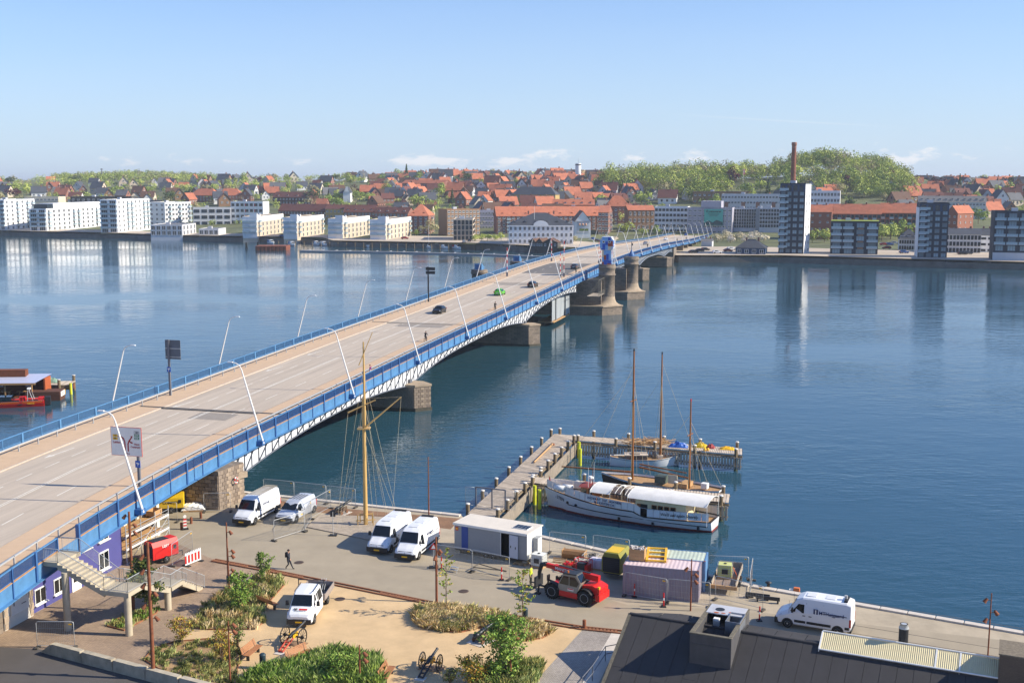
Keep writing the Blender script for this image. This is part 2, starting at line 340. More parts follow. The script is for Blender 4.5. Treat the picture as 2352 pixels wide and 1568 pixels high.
# ---------------------------------------------------------------- far shore and hills (height field in bearing / distance)
SHORE = [(-900, 830), (-338, 753), (-257, 722), (-202, 688), (-151, 672), (-110, 660), (-98, 625), (-20, 600), (30, 560), (60, 515), (73, 499), (117, 499), (206, 457), (330, 410), (900, 250)]
def shore_y(x):
 for (x0, y0), (x1, y1) in zip(SHORE, SHORE[1:]):
  if x <= x1: return y0+(y1-y0)*(x-x0)/(x1-x0)
 return SHORE[-1][1]
PROF = {
 -300: [(0, 2), (830, 3), (1000, 18), (1300, 34), (1600, 36), (2500, 40)],
 0:    [(0, 2), (830, 3), (1000, 16), (1300, 33), (1600, 35), (2500, 38)],
 160:  [(0, 2), (830, 3), (1000, 16), (1300, 33), (1900, 40), (2500, 38)],
 330:  [(0, 2), (830, 3), (1000, 17), (1300, 33), (1900, 44), (2500, 36)],
 520:  [(0, 2), (820, 3), (1000, 19), (1300, 34), (1900, 38), (2500, 34)],
 800:  [(0, 2), (780, 3), (950, 18), (1250, 36), (1500, 37), (2500, 32)],
 1100: [(0, 2), (740, 3), (900, 17), (1150, 36), (1300, 38), (2500, 30)],
 1300: [(0, 2), (720, 3), (850, 15), (1050, 32), (1200, 38), (2500, 30)],
 1450: [(0, 2), (700, 3), (800, 12), (900, 22), (980, 33), (1100, 36), (2500, 30)],
 1650: [(0, 2), (660, 3), (760, 9), (840, 18), (930, 34), (1050, 37), (2500, 30)],
 1760: [(0, 2), (640, 3), (740, 9), (820, 18), (920, 34), (1050, 39), (2500, 30)],
 1880: [(0, 2), (620, 3), (720, 9), (820, 22), (920, 44), (1050, 50), (2500, 30)],
 2000: [(0, 2), (620, 3), (720, 10), (820, 20), (920, 39), (1050, 45), (2500, 30)],
 2100: [(0, 2), (620, 3), (720, 10), (850, 21), (950, 29), (1100, 30), (2500, 28)],
 2300: [(0, 2), (620, 3), (720, 10), (880, 22), (1000, 29), (1100, 29), (2500, 27)],
 2700: [(0, 2), (620, 3), (720, 10), (880, 21), (1000, 27), (1100, 28), (2500, 26)],
}
PK = sorted(PROF)
def lerp(tab, x):
 if x <= tab[0][0]: return tab[0][1]
 for (a, p), (b, q) in zip(tab, tab[1:]):
  if x <= b: f = (x-a)/(b-a); return p+f*(q-p)
 return tab[-1][1]
def ground(x, y):
 c = 1176+2613*x/max(y, 50)*1.005
 if c <= PK[0]: return lerp(PROF[PK[0]], y)
 for a, b in zip(PK, PK[1:]):
  if c <= b:
   f = (c-a)/(b-a); f = f*f*(3-2*f); return lerp(PROF[a], y)*(1-f)+lerp(PROF[b], y)*f
 return lerp(PROF[PK[-1]], y)
def TER(px, dist):
 x = (px-1176)/2613*dist/1.005
 return Vector((x, dist, ground(x, dist)))
m_grass = M('grass', '#7c8a3c', .95, var=.25, scale=.08, bump=.3, bscale=1)
m_pave = M('far_paving', '#b8aa98', .9, var=.12, scale=.1)
m_town = M('town_ground', '#5f6440', .95, var=.35, scale=.06)
def far_land():
 mb = MB(m_town); xs = list(range(-1800, 1801, 40)); ts = [0, .02, .04, .06, .1, .14, .18, .22, .26, .3, .35, .4, .45, .5, .56, .62, .7, .8, .9, 1]
 vs = []; fs = []
 for x in xs:
  y0 = shore_y(x)
  for t in ts:
   y = y0+t*(2600-y0); xx = x*(1+t*(2600/y0-1)*.9); vs.append((xx, y, ground(xx, y)))
 n = len(ts)
 for i in range(len(xs)-1):
  for j in range(n-1): fs.append((i*n+j, (i+1)*n+j, (i+1)*n+j+1, i*n+j+1))
 mb.add(vs, fs, m_town, None, True)
 o = struct(mb.build('terrain'))
 mb = MB(M('far_quay_wall', '#6a6660', .9, var=.3, scale=.3, stain=.5))
 P = SHORE
 mb.add([(x, y-.6, z) for x, y in P for z in (-3, 2.4)]+[(x, y, 2.4) for x, y in P], [(2*i, 2*i+2, 2*i+3, 2*i+1) for i in range(len(P)-1)]+[(2*i+1, 2*i+3, 2*len(P)+i+1, 2*len(P)+i) for i in range(len(P)-1)])
 struct(mb.build('quay_wall'))
 mb = MB(m_pave)
 Q = []
 for (x0, y0), (x1, y1) in zip(P, P[1:]):
  for k in range(6): Q.append((x0+(x1-x0)*k/6, y0+(y1-y0)*k/6))
 Q.append(P[-1])
 vs = []
 for x, y in Q:
  for dy in (0, 6, 14, 22, 30, 45, 65): dy *= 1 if x > -60 else .45; vs.append((x, y+dy, max(2.4, ground(x, y+dy)+.5)))
 mb.add(vs, [(7*i+j, 7*i+7+j, 7*i+8+j, 7*i+j+1) for i in range(len(Q)-1) for j in range(6)])
 struct(mb.build('promenade'))
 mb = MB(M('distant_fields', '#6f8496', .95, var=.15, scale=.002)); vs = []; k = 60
 for i in range(k+1):
  x = -9000+300*i
  for y, h in ((2400, 24), (6000, 34+6*math.sin(i*.5)), (9000, 44+8*math.sin(i*.37+1)+4*math.sin(i*1.3)), (9500, 30), (28000, 0)): vs.append((x*y/6000, y, h))
 mb.add(vs, [(i*5+j, i*5+5+j, i*5+6+j, i*5+j+1) for i in range(k) for j in range(4)], None, None, True); struct(mb.build('distant_hills'))
far_land()
# ---------------------------------------------------------------- the bridge
BO = Vector((-12.5, 172.)); BD = Vector((.2566, .9665)); BN = Vector((.9665, -.2566))
RZ = [(-160, 7.4), (-90, 8.0), (-75, 8.05), (-57, 8.25), (-26, 8.85), (10, 9.62), (53, 10.25), (109, 11.2), (152, 11.9), (200, 11.95), (240, 11.55), (306, 10.3), (406, 7.25), (549, 4.5), (720, 4.0)]
def rz(S):
 return (lerp(RZ, S-8)+2*lerp(RZ, S)+lerp(RZ, S+8))/4
def off(S): return 0 if S > -50 else .0021*(S+50)**2
def B(S, T, z=0.): p = BO+BD*S+BN*(T+off(S)); return Vector((p.x, p.y, z))
BANG = math.atan2(BD.y, BD.x)
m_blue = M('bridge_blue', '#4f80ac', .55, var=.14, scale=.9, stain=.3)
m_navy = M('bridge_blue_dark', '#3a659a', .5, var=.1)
m_white = M('bridge_white', '#d5d8dd', .55, var=.06, scale=.6, stain=.1)
m_galv = M('galvanised', '#b9bcbd', .45, .3, var=.08)
m_grey = M('grey_steel', '#6d7078', .5, .2, var=.1)
m_lampw = M('lamp_white', '#dcdcda', .4, var=.03)
m_road = M('bridge_asphalt', '#b5a898', .9, var=.13, scale=1.1, stain=.14, bump=.3, bscale=18, stretch=(22, .9, 1), rot=math.atan2(.9665, .2566))
m_walk = M('bridge_footway', '#c3a88b', .9, var=.06, scale=.8, bump=.1)
m_dark0 = M('joint_steel', '#4a4845', .6, .3); m_patch = M('asphalt_patch', '#8f877e', .9, var=.1)
m_leaf = M('bascule_asphalt', '#6c6864', .85, var=.12, scale=.3)
m_paint = M('road_paint', '#d6d2c8', .8, var=.12, scale=1.5, stain=.3)
m_ochre = M('deck_edge', '#b88a5c', .85, var=.15)
m_stone = [M('stone_a', '#8f8071', .9, var=.2, scale=1.2, bump=.4), M('stone_b', '#7e7063', .9, var=.2, scale=1.2, bump=.4), M('stone_c', '#a08f7c', .9, var=.2, scale=1.2, bump=.4)]
m_mason = brickmat('masonry', '#8d7f70', '#75695d', '#5d5349', 1.0, .9, .42, msize=.02, swap=True)
m_cap = M('cap_stone', '#a2917c', .9, var=.2, scale=.8)
BR = thing('road_bridge', 'long blue railed road bridge on stone piers running across the fjord', 'bridge', tuple(B(0, -14.3)))
def bp(name, mb, **k):
 o = mb.build(name, **k); o.parent = BR; o.matrix_parent_inverse = Matrix.Translation(-Vector(BR.location)); return o
def bput(name, me, mw):
 o = put(name, me, BR); o.matrix_parent_inverse = Matrix.Translation(-Vector(BR.location)); o.matrix_basis = mw; return o
def strip(S0, S1, T0, T1, dz0, dz1, mat, step=5., mb=None):
 mb = mb or MB(mat); n = max(1, int((S1-S0)/step)); vs = []
 for i in range(n+1):
  S = S0+(S1-S0)*i/n; vs += [B(S, T0, rz(S)+dz0), B(S, T1, rz(S)+dz1)]
 mb.add(vs, [(2*i+1, 2*i+3, 2*i+2, 2*i) if T1 < T0 else (2*i, 2*i+2, 2*i+3, 2*i+1) for i in range(n)], mat); return mb
def dmat(S, T, dz, L=3.35):
 a, b = B(S, T, rz(S)+dz), B(S+L, T, rz(S+L)+dz); x = b-a
 return frame(a, x, Vector((0, 0, 1)).cross(x))
SA, SB_, BAY = -140.8, 545., 3.35
def bridge():
 for a, b, m, nm in ((-150, 137, m_road, 'roadway'), (137, 173, m_leaf, 'bascule_leaf'), (173, 620, m_road, 'roadway')):
  bp(nm, strip(a, b, -21.1, -7.6, -1.22, -1.22, m))
 for T0, T1 in ((-7.6, -2.72), (-26.0, -21.1)):
  mb = strip(-150, 620, T0, T1, -1.1, -1.1, m_walk); bp('footway', mb)
 mb = MB(M('kerb_tan', '#b5a798', .85, var=.12))
 for T in (-7.6, -21.1):
  s = .18 if T == -7.6 else -.18
  strip(-150, 620, T-s, T, -1.09, -1.085, mb.cur, mb=mb) if s > 0 else strip(-150, 620, T, T-s, -1.085, -1.09, mb.cur, mb=mb)
  if s > 0: strip(-150, 620, T-s, T-s-.001, -1.09, -1.24, mb.cur, mb=mb)
  else: strip(-150, 620, T-s, T-s+.001, -1.09, -1.24, mb.cur, mb=mb)
 bp('kerb', mb)
 for S in (-41, 36, 110, 205, 272): bp('expansion_joint', strip(S, S+.5, -24, -4.6, -1.085, -1.085, m_dark0, 1)); bp('repair_patch', strip(S-4, S-.6, -19+S % 5, -9-S % 3, -1.214, -1.214, m_patch, 2))
 mb = MB(m_grey)
 strip(-150, 620, -26.2, -2.6, -1.9, -1.9, m_grey, mb=mb); strip(-150, 620, -24.6, -4.2, -2.5, -2.5, m_grey, mb=mb); bp('deck_underside', mb)
 def line(S0, S1, T, w, nm='lane_marking'): bp(nm, strip(S0, S1, T-w/2, T+w/2, -1.212, -1.212, m_paint, 20))
 line(-150, 137, -14.18, .13, 'centre_line'); line(-150, 137, -14.46, .13, 'centre_line'); line(173, 560, -14.3, .2, 'centre_line')
 S = -138
 while S < 420: line(S, S+3.4, -10.9, .13); S += 8.75
 S = -139
 while S < 420: line(S, S+(2.6 if S < 60 else 3.0), -17.6, .13); S += 4.7 if S < 60 else 9.4
 for S in (-64, -39, 0, -14, 26):
  mb = MB(m_paint); z = -1.212
  def q(*p): mb.add([B(s, t, rz(s)+z) for s, t in p], [tuple(range(len(p)))])
  q((S, -19.9), (S, -19.7), (S+3.4, -19.35), (S+3.4, -19.5)); q((S-1.2, -19.95), (S+.1, -19.5), (S+.1, -20.2)); bp('arrow_marking', mb)
 Lb = BAY
 bars = MB(m_blue)
 for k in range(24): bars.box((Lb*(k+.5)/24, 0, -.52), (.035, .05, .86))
 bars.box((Lb/2, 0, -.93), (Lb, .06, .05)); bars = bars.mesh('railing_bars')
 barsn = MB(m_navy)
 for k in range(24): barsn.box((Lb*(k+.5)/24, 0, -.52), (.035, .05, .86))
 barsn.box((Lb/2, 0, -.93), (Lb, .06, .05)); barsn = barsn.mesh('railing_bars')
 fas = MB(m_blue).box((Lb/2, 0, -1.68), (Lb, .08, 1.24)).box((Lb/2, -.16, -2.26), (Lb, .36, .06)).mesh('fascia_panel')
 edge = MB(m_ochre).box((Lb/2, -.02, -1.03), (Lb, .16, .05)).mesh('deck_edge')
 rail = MB(m_blue).box((Lb/2, 0, -.02), (Lb, .14, .08)).mesh('handrail')
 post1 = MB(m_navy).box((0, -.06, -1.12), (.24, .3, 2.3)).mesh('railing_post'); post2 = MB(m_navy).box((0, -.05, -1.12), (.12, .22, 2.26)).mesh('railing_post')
 postf = MB(m_blue).box((0, 0, -.6), (.3, .2, 1.2)).mesh('railing_post'); postf2 = MB(m_blue).box((0, 0, -.6), (.1, .14, 1.2)).mesh('railing_post')
 guard = MB(m_galv).box((Lb/2, 0, 0), (Lb, .14, .12)).mesh('guard_rail'); gpost = MB(m_galv).box((0, 0, -.38), (.09, .12, .68)).box((0, 0, -.69), (.22, .2, .03)).mesh('guard_post')
 i = 0; S = SA; far_stuff = MB(m_blue)
 while S < SB_:
  gap = -92.5 < S < -90.2
  near = S < 330
  if not gap:
   if S < 170:
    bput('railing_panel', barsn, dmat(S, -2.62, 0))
   else:
    X = dmat(S, -2.62, 0)
    for k in range(12): far_stuff.box((Lb*(k+.5)/12, 0, -.52), (.06, .05, .9), m_navy, X=X)
   bput('handrail', rail, dmat(S, -2.62, 0)); bput('deck_edge', edge, dmat(S, -2.62, 0))
  bput('fascia_panel', fas, dmat(S, -2.62, 0))
  bput('railing_post', post1 if i % 2 == 0 else post2, dmat(S, -2.66, 0))
  bput('guard_rail', guard, dmat(S, -4.4, -.42))
  if near: bput('guard_post', gpost, dmat(S, -4.4, -.42))
  if S < 120: bput('railing_panel', bars, dmat(S, -26.0, 0))
  else:
   X = dmat(S, -26.0, 0)
   for k in range(12): far_stuff.box((Lb*(k+.5)/12, 0, -.52), (.06, .05, .9), m_blue, X=X)
  far_stuff.box((Lb/2, 0, -.02), (Lb, .14, .08), m_blue, X=dmat(S, -26.0, 0))
  far_stuff.box((Lb/2, 0, -1.68), (Lb, .08, 1.24), m_blue, X=dmat(S, -26.05, 0))
  if S < 260: bput('railing_post', postf if i % 2 == 0 else postf2, dmat(S, -26.0, 0))
  if S < 160:
   bput('guard_rail', guard, dmat(S, -24.0, -.42)); bput('guard_post', gpost, dmat(S, -24.0, -.42))
  else:
   far_stuff.box((Lb/2, 0, 0), (Lb, .14, .12), m_galv, X=dmat(S, -24.0, -.42)); far_stuff.box((0, 0, -.38), (.09, .12, .68), m_galv, X=dmat(S, -24.0, -.42))
  S += Lb; i += 1
 o = bp('far_railing', far_stuff); o['kind'] = 'stuff'
 piers = [-57, 1.2, 73.6, 134, 177.5, 240.5, 308.5, 345]
 def wz(S):
  d = min(abs(S-p) for p in piers); f = max(0, 1-d/27.)**2
  return rz(S)-2.35-1.55-1.85*f
 S = -58.6; hb = Lb/2; k = 0
 m_rib = M('rib_steel', '#5a606c', .6, var=.1); m_lat = M('lattice_grey', '#8f99a8', .5, var=.1)
 while S < 336:
  S1 = S+hb
  if 128 < S < 181: S = S1; k += 1; continue
  a, b = wz(S), wz(S1); T = -3.95; open_ = S > 181
  if not open_:
   mb = MB(m_white); p = [B(S, T, a), B(S1, T, b), B(S1, T, rz(S1)-2.25), B(S, T, rz(S)-2.25)]
   q = [v-Vector((BN.x, BN.y, 0))*.05 for v in p]; mb.add(p+q, [(0, 1, 2, 3), (7, 6, 5, 4)]); bp('web_panel', mb)
  mb = MB(m_rib if not open_ else m_lat)
  A_, B_ = B(S, T+.1, a-.05), B(S1, T+.1, b-.05); mb.tube([A_, B_], .11, 4, smooth=False)
  mb.tube([B(S, T+.06, a), B(S, T+.06, rz(S)-2.2)], .055, 4, smooth=False)
  if open_: mb.tube([B(S, T, a), B(S1, T, rz(S1)-2.3)], .07, 4, smooth=False); mb.tube([B(S1, T, b), B(S, T, rz(S)-2.3)], .07, 4, smooth=False)
  elif k % 2 == 0: mb.tube([B(S, T+.1, a+.1), B(S+.25, -2.75, rz(S)-2.28)], .075, 4, smooth=False)
  bp('web_rib', mb); S = S1; k += 1
 mb = MB(m_grey)
 for a, b in ((-58, 128), (181, 336)):
  n = int((b-a)/5)
  for i in range(n):
   s0, s1 = a+(b-a)*i/n, a+(b-a)*(i+1)/n; mb.add([B(s0, -24.7, wz(s0)), B(s1, -24.7, wz(s1)), B(s1, -24.7, rz(s1)-2.2), B(s0, -24.7, rz(s0)-2.2)], [(0, 1, 2, 3)])
   mb.add([B(s0, -24.7, wz(s0)+1.2), B(s1, -24.7, wz(s1)+1.2), B(s1, -4.2, wz(s1)+1.2), B(s0, -4.2, wz(s0)+1.2)], [(3, 2, 1, 0)])
 bp('cross_girders', mb)
bridge()
def stones(parent, o, x, y, W, Hh, bw, bh, lim):
 """separate squared blocks with recessed joints over a masonry core"""
 ms = [MB(m).box((bw/2, bh/2, 0), (bw-.035, bh-.035, .09+.02*j), taper=.97).mesh('stone') for j, m in enumerate(m_stone)]
 F = frame(o, x, y); r = 0; n = 0; z = 0.
 while z+bh <= Hh+.05:
  u = -(bw/2 if r % 2 else 0)
  while u < W-.05:
   u0, u1 = max(u, 0), min(u+bw, W)
   if u1-u0 > .12 and n < lim:
    s = put('stone', ms[(n*7+r*3+int(u*5)) % 3], parent); s.matrix_basis = F @ Matrix.Translation((u0, z, .02)) @ Matrix.Diagonal(((u1-u0)/bw, 1, 1, 1)); n += 1
   u += bw
  z += bh; r += 1
 return n
def piers():
 for s0, top, st in ((-.7, 4.15, 1), (71.9, 4.7, 0), (238.7, 4.6, 0), (306.7, 4.2, 0)):
  w = 3.8
  poly = [(s0, -27), (s0+w/2, -29), (s0+w, -27), (s0+w, -2.45), (s0+w/2, -.4), (s0, -2.45)]
  P3 = [B(s, t) for s, t in poly][::-1]
  if P3: P3 = [(p.x, p.y) for p in P3]
  ar = sum(P3[i][0]*P3[(i+1) % 6][1]-P3[(i+1) % 6][0]*P3[i][1] for i in range(6))
  if ar < 0: P3 = P3[::-1]
  mb = MB(m_mason); mb.prism(P3, -3, top-.35)
  c = sum((Vector(p) for p in P3), Vector((0, 0)))/6
  out = [Vector(p)+(Vector(p)-c).normalized()*.18 for p in P3]; mb.prism([tuple(p) for p in out], top-.35, top, m_cap)
  mb.prism([tuple(Vector(p)+(Vector(p)-c).normalized()*.2) for p in P3], -3, .45, M('wet_stone', '#4a463a', .6, var=.3, scale=1.5))
  pr = bp('pier', mb)
  for sb in (s0+w/2,):
   for t in (-3.95, -24.7): bb = MB(m_grey).bx(-.5, .5, -.4, .4, 0, .55).build('bearing', pr); bb.matrix_basis = Matrix.Translation(B(sb, t, top)) @ Matrix.Rotation(BANG, 4, 'Z')
  if st:
   stones(pr, B(s0, -14.0, .5), BN.to_3d(), (0, 0, 1), 11.5, 3.2, 1.0, .4, 120)
   stones(pr, B(s0, -2.45, .5), (B(s0+w/2, -.4)-B(s0, -2.45)), (0, 0, 1), 2.8, 3.2, .7, .4, 60)
 s0, s1 = -61.8, -57.6
 mb = MB(m_mason); P3 = [B(s0, -27), B(s0, -1.9), B(s1, -1.1), B(s1, -27)]
 mb.prism([(p.x, p.y) for p in P3], -3, 5.9); mb.prism([(p.x, p.y) for p in [B(s0+.1, -2.8), B(s1+.1, -.7), B(s1+.3, -1.4), B(s1+.3, -2.8)]], 4.3, 4.9, m_cap)
 ab = bp('abutment', mb)
 stones(ab, B(s0, -13.5, 1.8), BN.to_3d(), (0, 0, 1), 11.6, 3.7, .75, .4, 170)
 stones(ab, B(s0, -1.9, 1.8), (B(s1, -1.1)-B(s0, -1.9)), (0, 0, 1), 4.25, 4.0, .6, .4, 100)
 for a, b, h in ((336, 346, 0), (372, 374, 1), (392, 394, 1), (412, 414, 1), (432, 434, 1), (455, 520, 0)):
  mb = MB(M('abutment_concrete', '#7b7268', .9, var=.25, scale=.4, stain=.3))
  P3 = [B(a, -25.5), B(a, -3.2), B(b, -3.2), B(b, -25.5)]; mb.prism([(p.x, p.y) for p in P3], -2, rz(a)-2.3); bp('abutment' if not h else 'viaduct_wall', mb)
 for s0 in (131.7, 173.2):
  w = 9.0; c = s0+w/2; mb = MB(m_mason)
  base = [B(s0, -33), B(s0, 2.6), B(c, 7.2), B(s0+w, 2.6), B(s0+w, -33), B(c, -37.5)]; base = [(p.x, p.y) for p in base]
  mb.prism(base, -3, 2.2); cc = B(c, -15)
  cop = [tuple(Vector(p)+(Vector(p)-cc.to_2d()).normalized()*.25) for p in base]; mb.prism(cop, 2.2, 2.5, m_cap)
  for cx, side in ((3.0, 1), (-32.5, -1)):
   n = 24; top_r = 2.1; rings = []
   P0 = B(c, cx)
   for f, z in ((0, 2.5), (.5, 2.8), (.78, 3.3), (.93, 4.0), (1, 4.9)):
    ring = []
    for j in range(n):
     a = 2*math.pi*j/n; d = BD*math.cos(a)+BN*math.sin(a)*side
     big = 4.3/max(abs(math.cos(a))+.0001, .70) if math.sin(a) <= 0.05 else 4.4/(abs(math.cos(a))+abs(math.sin(a))*1.02)
     big = min(big, 4.6); rr = top_r*f+big*(1-f); ring.append((P0.x+d.x*rr, P0.y+d.y*rr, z))
    rings.append(ring if side > 0 else ring[::-1])
   rings = [r_[::-1] for r_ in rings]
   mb.loft(rings, m_cap, None, True, True, False)
   H2 = 13.3 if side > 0 else 11.2
   if s0 > 150: H2 -= .5
   mb.lathe(P0, [(2.12, 2.5), (2.1, 5.6), (2.08, 10.3), (2.3, 10.4), (2.32, 10.7), (2.1, 10.8), (2.12, H2-1.3), (2.3, H2-1.1), (2.3, H2-.5), (2.22, H2-.4), (2.22, H2)], 28, m_mason)
  body = [B(c-3, -31), B(c-3, 2), B(c+3, 2), B(c+3, -31)]; mb.prism([(p.x, p.y) for p in body], 2.4, 9.2)
  bp('bascule_pier', mb)
 mb = MB(m_navy)
 for T in (-3.2, -12, -18, -25):
  for i in range(8):
   a, b = 139+4.3*i, 139+4.3*(i+1); mb.add([B(a, T, rz(a)-3.4), B(b, T, rz(b)-3.4), B(b, T, rz(b)-1.3), B(a, T, rz(a)-1.3)], [(0, 1, 2, 3)])
 bp('leaf_girder', mb)
piers()
def lamps():
 me_p = MB(m_lampw).tube([(0, .2, 0), (0, -2.2, 8.2)], .13, 8, r1=.075).tube([(0, -2.2, 8.2), (0, -2.42, 8.62), (0, -2.8, 8.85), (0, -3.25, 8.95)], .06, 6).mesh('pole')
 me_h = MB(m_lampw).box((0, -3.55, 8.98), (.26, .75, .11), taper=.7).mesh('lamp_head'); me_b = MB(m_navy).box((0, -.15, .1), (.7, .8, .5)).mesh('bracket')
 objs = []
 def lamp(S, side):
  T = -2.1 if side > 0 else -26.5
  o = thing('street_lamp', 'leaning white street lamp on the '+('near' if side > 0 else 'far')+' railing of the bridge', 'street lamp', tuple(B(S, T, rz(S)-2.0)), BANG if side < 0 else BANG+math.pi, 'street lamps along the bridge')
  o.rotation_euler = (0, 0, BANG+(math.pi if side > 0 else 0))
  for nm, me in (('pole', me_p), ('lamp_head', me_h), ('bracket', me_b)): put(nm, me, o)
  objs.append(o)
 for k in range(-4, 22):
  S = .6+25.9*k
  if not (133 < S < 137 or 175 < S < 180): lamp(S, 1)
 for k in range(-4, 22): lamp(8.5+25.9*k, -1)
 for side in ('near', 'far'):
  ls = [o for o in objs if side in o['label']]; ls.sort(key=lambda o: o.location.y)
  for i, o in enumerate(ls): o['label'] = 'leaning white street lamp on the %s bridge railing, %s from this end' % (side, ordw(i))
lamps()
# ---------------------------------------------------------------- builders: vehicles, people, plants, fences
m_vanw = M('van_white', '#e4e6e8', .28, var=.02, spec=.6)
m_glass = M('car_glass', '#10161a', .06, var=0, spec=.8)
m_tyre = M('tyre', '#1b1b1b', .9, var=.15)
m_rim = M('rim', '#a9abad', .35, .6, var=.05)
m_black = M('black_plastic', '#202225', .6, var=.08)
m_hl = M('headlight_glass', '#c9d2d8', .12, var=.05, spec=.8)
m_tl = M('tail_light', '#b3141a', .25, var=0)
m_plate = M('plate_yellow', '#e8b814', .5, var=0); m_platew = M('plate_white', '#d8d8d4', .5, var=0)
m_red = M('signal_red', '#c81e1a', .5, var=.06); m_wht = M('paint_white', '#e3e3df', .5, var=.05)
m_yel = M('paint_yellow', '#e6b21a', .5, var=.08); m_dark = M('dark_steel', '#33363b', .5, .3, var=.15)
m_rust = M('rust_steel', '#7e4a30', .85, var=.3, scale=4); m_wood = M('raw_wood', '#b58f62', .8, var=.2, scale=3, stretch=(1, 1, 6))
m_woodo = M('grey_timber', '#a89b8a', .9, var=.2, scale=2); m_conc = M('concrete', '#b3a892', .85, var=.15, scale=1.2, stain=.3)
m_navyt = M('ink_navy', '#1d2c5c', .6, var=0); m_ink = M('ink_black', '#151515', .6, var=0)
m_interior = M('dark_interior', '#0e0e10', .9, var=0)
def wheel_meshes(r, w):
 ty = MB(m_tyre).lathe((0, 0, 0), [(r*.62, -w/2), (r*.93, -w/2), (r, -w*.3), (r, w*.3), (r*.93, w/2), (r*.62, w/2)], 20, X=Matrix.Rotation(R(-90), 4, 'X'), cap=True).mesh('wheel')
 ri = MB(m_rim).lathe((0, 0, 0), [(r*.62, w*.42), (r*.6, w*.52), (r*.5, w*.46), (r*.2, w*.5), (r*.08, w*.55)], 16, X=Matrix.Rotation(R(-90), 4, 'X'))
 for k in range(6):
  a = k*math.pi/3; ri.box((math.cos(a)*r*.38, w*.49, math.sin(a)*r*.38), (r*.1, .02, r*.1), m_black)
 return ty, ri.mesh('rim')
class Shape:
 def __init__(s, secs): s.s = secs
 def at(s, x):
  S = s.s
  if x >= S[0][0]: return S[0]
  for a, b in zip(S, S[1:]):
   if x >= b[0]: f = (a[0]-x)/(a[0]-b[0]); return tuple(p+f*(q-p) for p, q in zip(a, b))
  return S[-1]
 def y(s, x, z):
  _, zb, wb, zt, wt, zr, wr = s.at(x)
  if z <= zt: return wb+(wt-wb)*max(0, (z-zb)/(zt-zb))
  return wt+(wr-wt)*min(1, (z-zt)/max(.05, zr-.1-zt))
 def body(s, mat):
  rings = []
  for x, zb, wb, zt, wt, zr, wr in s.s:
   h = [(0, zb), (wb*.92, zb), (wb, zb+.1), (wt, zt), (wr, zr-.1), (wr-.10, zr-.01), (0, zr+.02)]
   rings.append([(x, y, z) for y, z in h]+[(x, -y, z) for y, z in h[-2:0:-1]])
  return MB(mat).loft(rings[::-1], smooth=False)
 def side_quad(s, mb, x0, x1, z0, z1, sd, mat=None, off=.012, x0t=None, x1t=None):
  x0t = x0 if x0t is None else x0t; x1t = x1 if x1t is None else x1t
  p = [(x0, (s.y(x0, z0)+off)*sd, z0), (x1, (s.y(x1, z0)+off)*sd, z0), (x1t, (s.y(x1t, z1)+off)*sd, z1), (x0t, (s.y(x0t, z1)+off)*sd, z1)]
  mb.add(p, [(0, 1, 2, 3) if (x1-x0)*sd < 0 else (3, 2, 1, 0)], mat)
def add_wheels(t, shape, xs, r, w, W):
 ty, ri = wheel_meshes(r, w)
 for x in xs:
  for sd in (1, -1):
   o = put('wheel', ty, t, (x, sd*(W/2-w/2+.015), r)); q = put('rim', ri, o)
   if sd < 0: o.rotation_euler = (0, 0, math.pi)
   a = MB(m_black); n = 14; vs = []
   for k in range(n+1):
    an = math.pi*k/n; vs += [(x+math.cos(an)*(r+.09), sd*(shape.y(x, r)+.006), r+math.sin(an)*(r+.09)), (x+math.cos(an)*r*.2, sd*(shape.y(x, r)+.006), r+math.sin(an)*r*.2)]
   a.add(vs, [(2*k, 2*k+1, 2*k+3, 2*k+2) if sd < 0 else (2*k+2, 2*k+3, 2*k+1, 2*k) for k in range(n)]); a.build('wheel_arch', t)
